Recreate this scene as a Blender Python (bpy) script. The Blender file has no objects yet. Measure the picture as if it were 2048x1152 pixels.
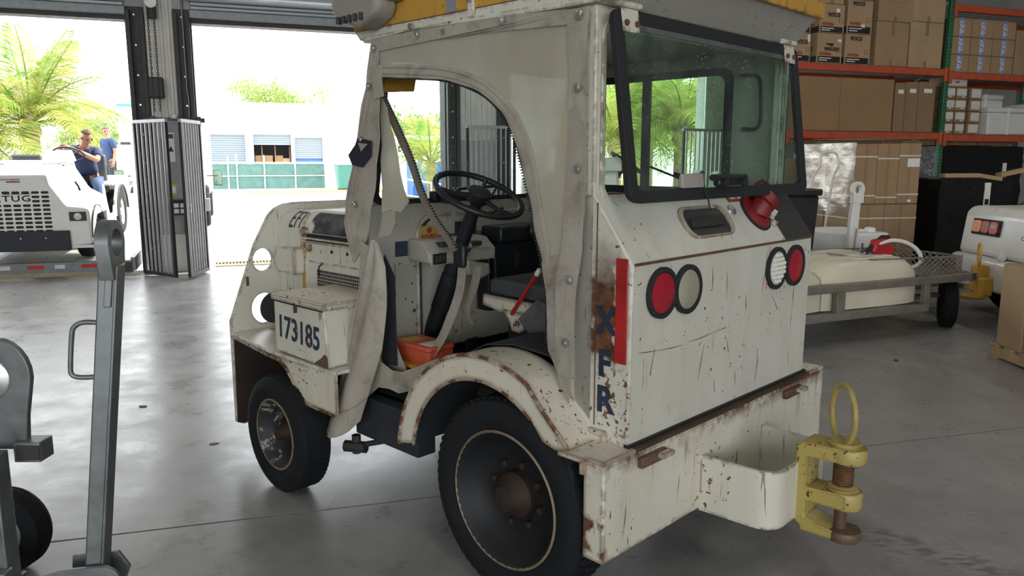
import bpy, bmesh, math, random
from mathutils import Vector, Matrix, Euler
from mathutils.geometry import tessellate_polygon
SC = bpy.context.scene
COL = SC.collection
random.seed(7)
R = math.radians
# ------------------------------------------------------------------ camera, sky, sun, fill lamps, exposure
cam = bpy.data.cameras.new('camera')
cam_o = bpy.data.objects.new('camera', cam); COL.objects.link(cam_o)
cam.sensor_width = 36.0; cam.lens = 36.0 * 1550 / 2048
cam.clip_end = 500
cam_o.location = (0, 0, 1.6); cam_o.rotation_euler = (R(90 - 9.4), 0, 0)
SC.camera = cam_o
world = bpy.data.worlds.new('sky'); SC.world = world
world.use_nodes = True
_wn = world.node_tree.nodes
_bg = _wn['Background']; _bg.inputs[0].default_value = (0.93, 0.97, 1.0, 1); _bg.inputs[1].default_value = 5.0   # bright hazy tropical sky
sun = bpy.data.lights.new('sun', 'SUN'); sun.energy = 9.0; sun.angle = R(1.0); sun.color = (1, .95, .86)
sun_o = bpy.data.objects.new('sun', sun); COL.objects.link(sun_o)
_sd = Vector((.72, .42, .85)).normalized()       # direction towards the sun
sun_o.rotation_euler = _sd.to_track_quat('Z', 'Y').to_euler()
sun_o.location = (10, 20, 30)
SC.view_settings.view_transform = 'Standard'; SC.view_settings.look = 'None'
SC.view_settings.gamma = 1; SC.view_settings.use_curve_mapping = False
SC.view_settings.exposure = 0.15
SC.cycles.use_denoising = True
SC.cycles.max_bounces = 8; SC.cycles.diffuse_bounces = 4; SC.cycles.glossy_bounces = 4
SC.cycles.transmission_bounces = 6; SC.cycles.transparent_max_bounces = 24
SC.cycles.sample_clamp_indirect = 6
SC.cycles.caustics_reflective = False; SC.cycles.caustics_refractive = False
FILL_LAMP_W = 30.0
# ------------------------------------------------------------------ warehouse wall frame: t along the wall, d outwards, z up
WA = Vector((-4.75, 11.2, 0)); Wa = Vector((math.cos(R(20)), math.sin(R(20)), 0)); Wn = Vector((-Wa.y, Wa.x, 0))
def WP(t, d, z=0): return WA + Wa * t + Wn * d + Vector((0, 0, z))
# ------------------------------------------------------------------ tagging and object helpers
def tag(o, label=None, cat=None, group=None, kind=None):
    if label: o['label'] = label
    if cat: o['category'] = cat
    if group: o['group'] = group
    if kind: o['kind'] = kind
    return o
def thing(name, label, cat, loc=(0, 0, 0), rz=0, group=None):
    o = bpy.data.objects.new(name, None); COL.objects.link(o)
    o.empty_display_size = .1
    o.location = loc; o.rotation_euler = (0, 0, rz)
    return tag(o, label, cat, group)
def children(o): return list(o.children)
def copy_tree(o, parent=None):
    kids = list(o.children)
    c = o.copy(); COL.objects.link(c)
    if parent is not None: c.parent = parent
    for k in kids: copy_tree(k, c)
    return c
def link_mesh(name, me, m, parent=None):
    o = bpy.data.objects.new(name, me); COL.objects.link(o)
    if m is not None:
        me.materials.clear(); me.materials.append(m)
    if parent is not None: o.parent = parent
    return o
class MB:
    """collects raw geometry; flip=True turns (u, v, z) into (u, -v, z)"""
    def __init__(s, flip=False): s.v = []; s.f = []; s.flip = flip
    def add(s, vs, fs):
        n = len(s.v)
        for p in vs:
            s.v.append((p[0], -p[1], p[2]) if s.flip else (p[0], p[1], p[2]))
        s.f += [tuple(i + n for i in f) for f in fs]; return s
    def box(s, a0, a1, b0, b1, c0, c1, M=None):
        vs = [(x, y, z) for z in (c0, c1) for y in (b0, b1) for x in (a0, a1)]
        if M is not None: vs = [M @ Vector(p) for p in vs]
        return s.add(vs, [(0, 2, 3, 1), (4, 5, 7, 6), (0, 1, 5, 4), (2, 6, 7, 3), (0, 4, 6, 2), (1, 3, 7, 5)])
    def hexa(s, lo, hi):
        """lo, hi: four corners each"""
        return s.add(list(lo) + list(hi), [(3, 2, 1, 0), (4, 5, 6, 7)] + [(i, (i + 1) % 4, (i + 1) % 4 + 4, i + 4) for i in range(4)])
    def plate(s, outer, fn, w0, w1, holes=()):
        """flat outline (with holes) extruded between w0 and w1; fn(a, b, w) -> point"""
        loops = [list(outer)] + [list(h) for h in holes]
        tri = tessellate_polygon([[Vector((p[0], p[1], 0)) for p in l] for l in loops])
        flat = [p for l in loops for p in l]; n = len(flat)
        vs = [fn(p[0], p[1], w0) for p in flat] + [fn(p[0], p[1], w1) for p in flat]
        fs = []
        for t in tri:
            fs.append(tuple(t)); fs.append(tuple(i + n for i in reversed(t)))
        k = 0
        for l in loops:
            m = len(l)
            for i in range(m):
                a, b = k + i, k + (i + 1) % m
                fs.append((a, b, b + n, a + n))
            k += m
        return s.add(vs, fs)
    def tube(s, pts, r, n=8, closed=False, cap=True, flat=None):
        pts = [Vector(p) for p in pts]; m = len(pts)
        rr = r if isinstance(r, (list, tuple)) else [r] * m
        tan = []
        for i in range(m):
            if closed: t = pts[(i + 1) % m] - pts[i - 1]
            else: t = pts[min(i + 1, m - 1)] - pts[max(i - 1, 0)]
            tan.append(t.normalized() if t.length > 1e-9 else Vector((0, 0, 1)))
        up = Vector((0, 0, 1)) if abs(tan[0].z) < .9 else Vector((1, 0, 0))
        N = (up - tan[0] * up.dot(tan[0])).normalized()
        vs = []; fs = []
        for i in range(m):
            N = (N - tan[i] * N.dot(tan[i]))
            N = N.normalized() if N.length > 1e-6 else tan[i].orthogonal().normalized()
            B = tan[i].cross(N)
            for k in range(n):
                a = 2 * math.pi * k / n
                vs.append(pts[i] + (N * math.cos(a) + B * math.sin(a) * (flat or 1)) * rr[i])
        for i in range(m if closed else m - 1):
            j = (i + 1) % m
            for k in range(n):
                k2 = (k + 1) % n
                fs.append((i * n + k, i * n + k2, j * n + k2, j * n + k))
        if cap and not closed:
            fs.append(tuple(range(n - 1, -1, -1))); fs.append(tuple((m - 1) * n + k for k in range(n)))
        return s.add(vs, fs)
    def lathe(s, prof, c, ax, n=24, cap=True):
        """prof: list of (distance along ax, radius)"""
        c = Vector(c); ax = Vector(ax).normalized(); X = ax.orthogonal().normalized(); Y = ax.cross(X)
        vs = []; fs = []
        for h, r in prof:
            for k in range(n):
                a = 2 * math.pi * k / n
                vs.append(c + ax * h + (X * math.cos(a) + Y * math.sin(a)) * r)
        for i in range(len(prof) - 1):
            for k in range(n):
                k2 = (k + 1) % n
                fs.append((i * n + k, i * n + k2, (i + 1) * n + k2, (i + 1) * n + k))
        if cap:
            fs.append(tuple(range(n - 1, -1, -1))); fs.append(tuple((len(prof) - 1) * n + k for k in range(n)))
        return s.add(vs, fs)
    def sheet(s, rows, th=0.0, off=None):
        """grid of points; th adds thickness along off"""
        m, n = len(rows), len(rows[0]); rows = [[Vector(p) for p in r] for r in rows]
        vs = [p for r in rows for p in r]
        q = [(i * n + j, i * n + j + 1, (i + 1) * n + j + 1, (i + 1) * n + j) for i in range(m - 1) for j in range(n - 1)]
        if not th: return s.add(vs, q)
        o = Vector(off) * th; k = m * n
        vs += [p + o for p in vs]
        fs = q + [tuple(reversed([i + k for i in f])) for f in q]
        bd = [j for j in range(n)] + [i * n + n - 1 for i in range(1, m)] + [(m - 1) * n + j for j in range(n - 2, -1, -1)] + [i * n for i in range(m - 2, 0, -1)]
        for i in range(len(bd)):
            a, b = bd[i], bd[(i + 1) % len(bd)]
            fs.append((b, a, a + k, b + k))
        return s.add(vs, fs)
    def mesh(s, name, smooth=None):
        me = bpy.data.meshes.new(name); me.from_pydata(s.v, [], s.f)
        bm = bmesh.new(); bm.from_mesh(me); bmesh.ops.recalc_face_normals(bm, faces=bm.faces); bm.to_mesh(me); bm.free()
        if smooth:
            me.shade_smooth(); me.set_sharp_from_angle(angle=R(smooth))
        me.update(); return me
    def build(s, name, m, parent=None, smooth=None, bevel=0, seg=2):
        o = link_mesh(name, s.mesh(name, smooth), m, parent)
        if bevel:
            b = o.modifiers.new('bevel', 'BEVEL'); b.width = bevel; b.segments = seg; b.limit_method = 'ANGLE'; b.angle_limit = R(40)
            if not smooth: o.data.shade_smooth(); o.data.set_sharp_from_angle(angle=R(35))
        return o
def rrect(x0, x1, y0, y1, r, n=5):
    out = []
    for cx, cy, a0 in ((x1 - r, y1 - r, 0), (x0 + r, y1 - r, 90), (x0 + r, y0 + r, 180), (x1 - r, y0 + r, 270)):
        for k in range(n + 1):
            a = R(a0 + 90 * k / n); out.append((cx + r * math.cos(a), cy + r * math.sin(a)))
    return out
def circle(cx, cy, r, n=20, ry=None): return [(cx + r * math.cos(2 * math.pi * k / n), cy + (ry or r) * math.sin(2 * math.pi * k / n)) for k in range(n)]
def smooth_path(pts, n=6):
    P = [Vector(p) for p in pts]; out = []
    for i in range(len(P) - 1):
        p0, p1, p2, p3 = P[max(i - 1, 0)], P[i], P[i + 1], P[min(i + 2, len(P) - 1)]
        for k in range(n):
            t = k / n
            out.append(.5 * ((2 * p1) + (p2 - p0) * t + (2 * p0 - 5 * p1 + 4 * p2 - p3) * t * t + (3 * p1 - p0 - 3 * p2 + p3) * t ** 3))
    out.append(P[-1]); return out
def lerp(a, b, t): return a + (b - a) * t
def along(pts, t):
    """point at fraction t of a polyline of tuples"""
    P = [Vector(p) for p in pts]; ln = [(P[i + 1] - P[i]).length for i in range(len(P) - 1)]; T = sum(ln) * t
    for i, l in enumerate(ln):
        if T <= l or i == len(ln) - 1: return P[i].lerp(P[i + 1], min(1, T / l if l else 0))
        T -= l
_text_cache = {}
def text(name, s, size, m, parent, M, bold=0.0, shear=0.0, sx=1.0, align='CENTER', depth=.0012, spacing=1.0):
    """flat lettering; M maps text space (x right, y up, z out) to the parent's space"""
    key = (s, size, bold, shear, sx, align, depth, spacing)
    if key not in _text_cache:
        cu = bpy.data.curves.new(name, 'FONT'); cu.body = s; cu.size = size; cu.offset = bold; cu.shear = shear
        cu.align_x = align; cu.align_y = 'CENTER'; cu.extrude = depth; cu.space_character = spacing; cu.resolution_u = 3
        o = bpy.data.objects.new('tmp', cu); COL.objects.link(o)
        dg = bpy.context.evaluated_depsgraph_get(); me = bpy.data.meshes.new_from_object(o.evaluated_get(dg))
        bpy.data.objects.remove(o); me.name = name
        me.transform(Matrix.Diagonal((sx, 1, 1, 1)))
        _text_cache[key] = me
    me = _text_cache[key].copy(); me.transform(M)
    return link_mesh(name, me, m, parent)
def frame(o, x, y):
    """matrix with origin o, x axis and y axis given"""
    x = Vector(x).normalized(); z = x.cross(Vector(y)).normalized(); y = z.cross(x)
    return Matrix(((x.x, y.x, z.x, o[0]), (x.y, y.y, z.y, o[1]), (x.z, y.z, z.z, o[2]), (0, 0, 0, 1)))
# ------------------------------------------------------------------ materials
class NT:
    def __init__(s, name):
        s.m = bpy.data.materials.new(name); s.m.use_nodes = True; s.t = s.m.node_tree
        s.b = s.t.nodes['Principled BSDF']; s.out = s.t.nodes['Material Output']
        s.tc = s.n('ShaderNodeTexCoord').outputs['Object']
    def n(s, k, **kw):
        nd = s.t.nodes.new(k)
        for a, b in kw.items(): setattr(nd, a, b)
        return nd
    def l(s, a, b): s.t.links.new(a, b)
    def val(s, sock, x):
        if hasattr(x, 'links') or isinstance(x, bpy.types.NodeSocket): s.l(x, sock)
        else:
            sock.default_value = tuple(x) + (1,) if isinstance(x, (tuple, list)) and len(x) == 3 and sock.type == 'RGBA' else x
    def noise(s, scale, detail=4, rough=.55, vec=None, dist=0, stretch=None):
        v = vec or s.tc
        if stretch:
            mp = s.n('ShaderNodeMapping'); mp.inputs['Scale'].default_value = stretch; s.l(v, mp.inputs[0]); v = mp.outputs[0]
        nd = s.n('ShaderNodeTexNoise'); nd.inputs['Scale'].default_value = scale; nd.inputs['Detail'].default_value = detail
        nd.inputs['Roughness'].default_value = rough; nd.inputs['Distortion'].default_value = dist
        s.l(v, nd.inputs['Vector']); return nd.outputs['Fac']
    def ramp(s, f, a, b, lo=0., hi=1.):
        nd = s.n('ShaderNodeMapRange'); nd.inputs[1].default_value = a; nd.inputs[2].default_value = b
        nd.inputs[3].default_value = lo; nd.inputs[4].default_value = hi; s.l(f, nd.inputs[0]); return nd.outputs[0]
    def math(s, op, a, b=0.):
        nd = s.n('ShaderNodeMath', operation=op); s.val(nd.inputs[0], a); s.val(nd.inputs[1], b); nd.use_clamp = False; return nd.outputs[0]
    def mix(s, f, a, b):
        nd = s.n('ShaderNodeMix', data_type='RGBA'); s.val(nd.inputs[0], f); s.val(nd.inputs[6], a); s.val(nd.inputs[7], b); return nd.outputs[2]
    def bump(s, h, d=.01, st=.5):
        nd = s.n('ShaderNodeBump'); nd.inputs['Strength'].default_value = st; nd.inputs['Distance'].default_value = d
        s.l(h, nd.inputs['Height']); s.l(nd.outputs[0], s.b.inputs['Normal'])
    def xyz(s):
        nd = s.n('ShaderNodeSeparateXYZ'); s.l(s.tc, nd.inputs[0]); return nd.outputs
    def set(s, **k):
        for a, x in k.items(): s.val(s.b.inputs[a.replace('_', ' ')], x)
        return s
def mat(name, col, rough=.5, metal=0., var=.12, scale=8., bump=0., spec=.5, emit=None):
    t = NT(name)
    if var:
        f = t.noise(scale, 5); f2 = t.ramp(f, .3, .7, 1 - var, 1 + var)
        nd = t.n('ShaderNodeMix', data_type='RGBA', blend_type='MULTIPLY'); nd.inputs[0].default_value = 1
        nd.inputs[6].default_value = tuple(col) + (1,); t.l(f2, nd.inputs[7]); t.set(Base_Color=nd.outputs[2])
        t.set(Roughness=t.ramp(f, .3, .7, max(0, rough - .08), min(1, rough + .08)))
        if bump: t.bump(t.noise(scale * 6, 3), bump, .6)
    else: t.set(Base_Color=tuple(col), Roughness=rough)
    t.set(Metallic=metal); t.b.inputs['Specular IOR Level'].default_value = spec
    if emit:
        t.b.inputs['Emission Color'].default_value = tuple(col) + (1,); t.b.inputs['Emission Strength'].default_value = emit
    return t.m
def worn_paint(name, base, rust=.5, dirt=.5, edge=.02, extra=None, rough=.42):
    """old paint: dirt clouds, rust freckles, rust along edges, a few scratches"""
    t = NT(name)
    clouds = t.ramp(t.noise(3.2, 6, .65), .35, .75)
    streak = t.ramp(t.noise(9, 4, .6, stretch=(1, 1, .12)), .45, .8)
    c = t.mix(t.math('MULTIPLY', clouds, .5 * dirt), base, (base[0] * .72, base[1] * .66, base[2] * .52))
    c = t.mix(t.math('MULTIPLY', streak, .35 * dirt), c, (.36, .29, .18))
    n1 = t.noise(42, 3, .6); big = t.noise(2.6, 3, .5)
    thr = t.ramp(big, .35, .72, .74 - .02 * rust, .70 - .17 * rust)
    frk = t.math('MULTIPLY', t.math('SUBTRACT', n1, thr), 30); nd = t.n('ShaderNodeClamp'); t.l(frk, nd.inputs[0]); frk = nd.outputs[0]
    bv = t.n('ShaderNodeBevel'); bv.samples = 4; bv.inputs['Radius'].default_value = edge
    ge = t.n('ShaderNodeNewGeometry'); vm = t.n('ShaderNodeVectorMath', operation='DOT_PRODUCT')
    t.l(bv.outputs[0], vm.inputs[0]); t.l(ge.outputs['Normal'], vm.inputs[1])
    e = t.ramp(vm.outputs['Value'], .992, .90)
    en = t.math('MULTIPLY', e, t.ramp(t.noise(16, 4, .65), .56 - .25 * rust, .66 - .25 * rust)); 
    tk = t.math('MULTIPLY', t.ramp(t.noise(24, 2, .5, stretch=(1.6, 1.6, .16), dist=.5), .675, .715), t.ramp(t.noise(3.1, 3), .44, .55))
    m = t.math('MAXIMUM', t.math('MAXIMUM', frk, en), t.math('MULTIPLY', tk, min(1., rust * 1.7)))
    if extra: m = t.math('MAXIMUM', m, extra(t))
    nd = t.n('ShaderNodeClamp'); t.l(m, nd.inputs[0]); m = nd.outputs[0]
    rc = t.mix(t.ramp(t.noise(30, 3), .35, .7), (.055, .026, .015), (.21, .085, .03))
    t.set(Base_Color=t.mix(m, c, rc), Roughness=t.ramp(m, 0, 1, rough, .85))
    t.bump(t.math('SUBTRACT', t.math('MULTIPLY', t.noise(6, 3), .5), t.math('MULTIPLY', m, .25)), .01, .35)
    return t.m
def glass(name, tint, dust=.25, spots=.5, rough=.02, gl=.12):
    t = NT(name)
    tr = t.n('ShaderNodeBsdfTransparent'); tr.inputs[0].default_value = tuple(tint) + (1,)
    gs = t.n('ShaderNodeBsdfGlossy'); gs.inputs['Roughness'].default_value = rough
    df = t.n('ShaderNodeBsdfDiffuse'); df.inputs[0].default_value = (.6, .6, .58, 1)
    lw = t.n('ShaderNodeLayerWeight'); lw.inputs[0].default_value = .25
    m1 = t.n('ShaderNodeMixShader'); t.l(t.math('MULTIPLY', lw.outputs['Fresnel'], gl * 4), m1.inputs[0]); t.l(tr.outputs[0], m1.inputs[1]); t.l(gs.outputs[0], m1.inputs[2])
    d = t.math('MULTIPLY', t.ramp(t.noise(4, 5, .6), .35, .75), dust)
    vo = t.n('ShaderNodeTexVoronoi'); vo.inputs['Scale'].default_value = 55; t.l(t.tc, vo.inputs['Vector'])
    sp = t.math('MULTIPLY', t.ramp(vo.outputs['Distance'], .16, .10), t.ramp(t.noise(7, 4), .45, .62))
    f = t.math('MINIMUM', t.math('ADD', d, t.math('MULTIPLY', sp, spots)), .92)
    m2 = t.n('ShaderNodeMixShader'); t.l(f, m2.inputs[0]); t.l(m1.outputs[0], m2.inputs[1]); t.l(df.outputs[0], m2.inputs[2])
    t.l(m2.outputs[0], t.out.inputs[0]); return t.m
def vinyl(name, col, clear, trans):
    """cloudy flexible sheet: part see-through, part translucent"""
    t = NT(name)
    df = t.n('ShaderNodeBsdfDiffuse'); tl = t.n('ShaderNodeBsdfTranslucent'); gs = t.n('ShaderNodeBsdfGlossy'); tr = t.n('ShaderNodeBsdfTransparent')
    f = t.ramp(t.noise(5, 6, .65, stretch=(1, 1, .5)), .3, .75)
    c = t.mix(f, col, (col[0] * .8, col[1] * .76, col[2] * .66))
    for d in (df, tl): t.l(c, d.inputs[0])
    gs.inputs['Roughness'].default_value = .3
    a = t.n('ShaderNodeMixShader'); a.inputs[0].default_value = trans; t.l(df.outputs[0], a.inputs[1]); t.l(tl.outputs[0], a.inputs[2])
    b = t.n('ShaderNodeMixShader'); b.inputs[0].default_value = .07; t.l(a.outputs[0], b.inputs[1]); t.l(gs.outputs[0], b.inputs[2])
    k = t.n('ShaderNodeMixShader'); t.l(t.math('MULTIPLY', t.ramp(f, 0, 1, 1.2, .5), clear), k.inputs[0]); t.l(b.outputs[0], k.inputs[1]); t.l(tr.outputs[0], k.inputs[2])
    bp = t.n('ShaderNodeBump'); bp.inputs['Distance'].default_value = .02; bp.inputs['Strength'].default_value = .4; t.l(t.noise(7, 3, stretch=(1, 1, .3)), bp.inputs['Height'])
    t.l(bp.outputs[0], df.inputs['Normal']); t.l(bp.outputs[0], gs.inputs['Normal'])
    t.l(k.outputs[0], t.out.inputs[0]); return t.m
def leaf_mat(name, c1, c2):
    t = NT(name)
    df = t.n('ShaderNodeBsdfDiffuse'); tl = t.n('ShaderNodeBsdfTranslucent')
    c = t.mix(t.ramp(t.noise(2.5, 3), .35, .65), c1, c2)
    t.l(c, df.inputs[0]); t.l(c, tl.inputs[0])
    a = t.n('ShaderNodeMixShader'); a.inputs[0].default_value = .45; t.l(df.outputs[0], a.inputs[1]); t.l(tl.outputs[0], a.inputs[2])
    t.l(a.outputs[0], t.out.inputs[0]); return t.m
M = {}
M['black_rubber'] = mat('black_rubber', (.014, .015, .017), .75, bump=.002)
M['black_paint'] = mat('black_paint', (.016, .017, .022), .45)
M['dark_metal'] = mat('dark_metal', (.05, .048, .047), .6, .3)
M['steel'] = mat('steel', (.55, .55, .54), .35, .9)
M['galvanized'] = mat('galvanized', (.20, .215, .22), .45, .7, .22, 14)
M['white_plastic'] = mat('white_plastic', (.80, .79, .75), .45, var=.05)
M['white_paint'] = mat('white_paint', (.82, .82, .80), .32, var=.05)
M['navy'] = mat('navy', (.018, .028, .058), .5)
M['red'] = mat('red', (.42, .02, .02), .35, var=.25)
M['yellow'] = mat('yellow', (.62, .36, .05), .45, var=.15)
M['amber'] = mat('amber', (.75, .25, .02), .25, var=.05)
M['black_ink'] = mat('black_ink', (.012, .011, .012), .6, var=0)
M['red_ink'] = mat('red_ink', (.32, .035, .02), .6, var=0)
M['white_label'] = mat('white_label', (.78, .77, .73), .6, var=.05, scale=30)
M['concrete_wall'] = mat('concrete_wall', (.42, .42, .40), .8, var=.12, scale=2, bump=.003)
# ================================================================== setting: floor, walls, doors, ceiling, fill lamps
def struct(o, label=None): o['kind'] = 'structure'; return o
def concrete(name, base, gloss=(.2, .42), stain=.5):
    t = NT(name)
    a = t.noise(.9, 6, .6); b = t.noise(7, 6, .65); c = t.noise(2.2, 5, .7, dist=1.2)
    col = t.mix(t.ramp(a, .35, .7), base, (base[0] * .78, base[1] * .78, base[2] * .77))
    col = t.mix(t.math('MULTIPLY', t.ramp(b, .45, .75), .3), col, (base[0] * 1.25, base[1] * 1.24, base[2] * 1.2))
    col = t.mix(t.math('MULTIPLY', t.ramp(c, .60, .72), stain), col, (base[0] * .35, base[1] * .34, base[2] * .33))
    sc = t.noise(30, 2, .5, stretch=(1, .06, 1), dist=.8)
    col = t.mix(t.math('MULTIPLY', t.ramp(sc, .66, .72), .35), col, (base[0] * .5, base[1] * .5, base[2] * .5))
    if stain > .4:
        x = t.xyz(); q = t.math('SUBTRACT', t.math('ADD', x[0], t.math('MULTIPLY', x[1], -.28)), .87)   # dark scrub marks left by turning tyres
        line = t.math('ADD', t.math('MULTIPLY', x[0], .62), t.math('MULTIPLY', x[1], .78)); off = t.math('SUBTRACT', line, 3.40)
        b_ = t.math('MULTIPLY', t.ramp(t.math('ABSOLUTE', off), .13, .06), t.math('MULTIPLY', t.ramp(x[0], 1.0, 1.3), t.ramp(x[0], 2.4, 1.9)))
        w_ = t.noise(60, 2, .5, stretch=(.2, .5, 1)); col = t.mix(t.math('MULTIPLY', b_, t.ramp(w_, .45, .62, 0, .6)), col, (.07, .07, .07))
    mott = t.noise(2.6, 9, .72); col = t.mix(t.ramp(mott, .42, .60, .28, 0), col, (base[0] * .45, base[1] * .45, base[2] * .45))
    fl = t.noise(55, 2); col = t.mix(t.ramp(fl, .74, .77, 0, .8), col, (.05, .045, .04))
    t.set(Base_Color=col, Roughness=t.ramp(t.noise(3.2, 6, .65), .3, .72, gloss[0], gloss[1]))
    t.bump(b, .004, .25); return t.m
M['floor'] = concrete('polished_concrete', (.345, .34, .335), (.22, .42))
M['ground'] = concrete('sunlit_concrete', (.5, .49, .46), (.6, .9), .2)
M['groove'] = mat('joint_dark', (.05, .048, .045), .9)
def upto_wall(z0, z1, d=.25):
    P = [Vector((-14.2, -13.2, 0)), Vector((20.2, -13.2, 0)), WP(26.6, d), WP(-10.2, d)]
    return MB().hexa([(p.x, p.y, z0) for p in P], [(p.x, p.y, z1) for p in P])
fl = struct(upto_wall(-.12, -.02).build('floor', M['groove']))
ja = R(15.8); jd = Vector((math.cos(ja), math.sin(ja), 0)); jn = Vector((-jd.y, jd.x, 0)); j0 = Vector((-.46, 3.49, 0))
def slab(n0, n1, d0, d1, clip=False):
    m = MB(); P = [j0 + jd * d + jn * n for d, n in ((d0, n0), (d1, n0), (d1, n1), (d0, n1))]
    m.hexa([(p.x, p.y, -.05) for p in P], [(p.x, p.y, 0) for p in P])
    m.build('floor_slab', M['floor'], fl)
slab(-12, -.006, -16, 7.6); slab(-12, -.006, 7.612, 22)
# far strip ends at the inside face of the wall
m = MB(); P = [j0 + jd * -16 + jn * .006, j0 + jd * 24 + jn * .006, WP(26, .3), WP(-9, .3)]
m.hexa([(p.x, p.y, -.05) for p in P], [(p.x, p.y, 0) for p in P]); m.build('floor_slab', M['floor'], fl)
m = MB(); P = [WP(-70, .3), WP(70, .3), WP(70, 120), WP(-70, 120)]
m.hexa([(p.x, p.y, -.2) for p in P], [(p.x, p.y, -.015) for p in P]); struct(m.build('ground', M['ground']))
def wbox(m, t0, t1, d0, d1, z0, z1):
    P = [WP(t0, d0), WP(t1, d0), WP(t1, d1), WP(t0, d1)]
    return m.hexa([(p.x, p.y, z0) for p in P], [(p.x, p.y, z1) for p in P])
CEIL = 6.0; HD = 3.56
D = [(-4.25, -.56), (.28, 3.92), (5.02, 8.70)]        # three dock openings
wall = thing('wall_back', None, None); wall['kind'] = 'structure'
M['cladding'] = mat('ribbed_cladding', (.62, .60, .55), .55, var=.1, scale=3)
m = MB(); wbox(m, -12, D[0][0], 0, .25, 0, CEIL); wbox(m, D[2][1], 26, 0, .25, 0, CEIL); wbox(m, D[0][0], D[2][1], 0, .25, HD, CEIL)
for a, b in ((D[0][1], D[1][0]), (D[1][1], D[2][0])): wbox(m, a, b, .02, .25, 0, HD)
m.build('wall_face', M['concrete_wall'], wall)
def post(a, b):
    m = MB(); t = a + .25
    while t < b - .3:
        wbox(m, t, t + .035, -.035, .02, 1.9, CEIL - .3); wbox(m, t + .035, t + .09, -.012, .02, 1.9, CEIL - .3); t += .09
    m.build('ribbed_panel', M['cladding'], wall, bevel=.004)
    for e0, e1, s in ((a, a + .24, 1), (b - .24, b, -1)):
        m = MB(); wbox(m, e0, e1, -.015, .3, 0, HD + .1)
        x = e0 + .02 if s > 0 else e1 - .07
        wbox(m, x, x + .05, -.13, -.015, 0, HD + .05); x2 = e1 - .06 if s > 0 else e0
        wbox(m, x2, x2 + .06, -.07, -.015, 0, HD + .05)
        m.build('door_track', M['dark_metal'], wall, bevel=.004)
        mb = MB()
        for k in range(9):
            z = .35 + k * .4; p = WP((e0 + e1) / 2, -.02, z); mb.lathe([(0, .013), (.02, .013)], p, -Wn, 8)
        mb.build('track_bolt', M['steel'], wall)
post(D[0][1], D[1][0]); post(D[1][1], D[2][0])
m = MB(); wbox(m, D[2][1], D[2][1] + .95, -.05, 0, 0, CEIL - .4); m.build('pale_column_face', mat('pale_green_paint', (.6, .66, .56), .5), wall, bevel=.01)
M['shutter_grey'] = mat('shutter_grey', (.42, .45, .48), .4, .3, var=.06)
for i, (a, b) in enumerate(D):
    dr = struct(thing('door_%d' % (i + 1), None, None))
    # rolled-up curtain: slats of the coil, bottom bar, hood, head beam
    m = MB(); wbox(m, a - .1, b + .1, -.55, -.02, HD + .2, HD + .75); m.build('coil_hood', M['shutter_grey'], dr, bevel=.06)
    m = MB(); wbox(m, a - .02, b + .02, -.1, .05, HD - .02, HD + .09); m.build('bottom_bar', M['galvanized'], dr, bevel=.008)
    m = MB(); wbox(m, a - .02, b + .02, -.02, .22, HD - .08, HD); m.build('head_beam', M['dark_metal'], dr)
    for k in range(2):
        m = MB(); wbox(m, a, b, -.07, -.03, HD + .095 + .055 * k, HD + .145 + .055 * k); m.build('curtain_slat', M['shutter_grey'], dr, bevel=.012)
# remaining shell
M['wall_dull'] = mat('wall_dull', (.36, .35, .33), .85, var=.1, scale=1.5)
M['ceiling'] = mat('ceiling_grey', (.42, .42, .42), .9, var=.06, scale=1)
struct(upto_wall(CEIL, CEIL + .2).build('ceiling', M['ceiling']))
m = MB(); m.box(-14.2, -14, -13, 8, 0, CEIL); struct(m.build('wall_left', M['wall_dull']))
m = MB(); m.box(20, 20.2, -13, 22, 0, CEIL); struct(m.build('wall_right', M['wall_dull']))
m = MB(); m.box(-14, -9, -13.2, -13, 0, CEIL); m.box(-9, 12, -13.2, -13, 4.8, CEIL); m.box(12, 20, -13.2, -13, 0, CEIL); struct(m.build('wall_front', M['wall_dull']))
m = MB(); m.box(-9.1, 12.1, -40, -13, -.2, -.02); struct(m.build('loading_apron', M['ground']))
# unseen ceiling lamps, added to brighten the hall
M['fill_lamp_glow'] = mat('fill_lamp_glow', (1, .97, .9), .5, var=0, emit=6)
LL = ('nearest the left dock door', 'hanging over the cab tractor', 'in front of the pallet rack', 'above the galvanised cart', 'over the camera spot', 'above the big carton', 'at the right end of the rack', 'far behind the camera', 'far back on the left', 'far back on the right')
for k, (x, y) in enumerate(((-6, 6), (0, 6), (7, 7.5), (-6, -1), (1, -1.5), (8, .5), (15, 1), (1, -8), (-7, -8), (9, -7))):
    o = thing('fill_lamp', 'unseen fill lamp added under the grey roof, ' + LL[k], 'lamp', (x, y, CEIL - .25), 0, 'added ceiling fill lamps')
    MB().box(-.16, .16, -1.2, 1.2, -.03, .06).build('housing', M['white_paint'], o, bevel=.01)
    MB().box(-.13, .13, -1.15, 1.15, -.045, -.03).build('diffuser', M['fill_lamp_glow'], o)
    for yy in (-.9, .9): MB().box(-.01, .01, yy - .01, yy + .01, .06, .26).build('hanger', M['steel'], o)
    l = bpy.data.lights.new('fill_lamp_light', 'AREA'); l.shape = 'RECTANGLE'; l.size = .26; l.size_y = 2.3; l.energy = FILL_LAMP_W; l.color = (1, .95, .84)
    lo = bpy.data.objects.new('fill_lamp_light', l); COL.objects.link(lo); lo.parent = o; lo.location = (0, 0, -.05)
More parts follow.
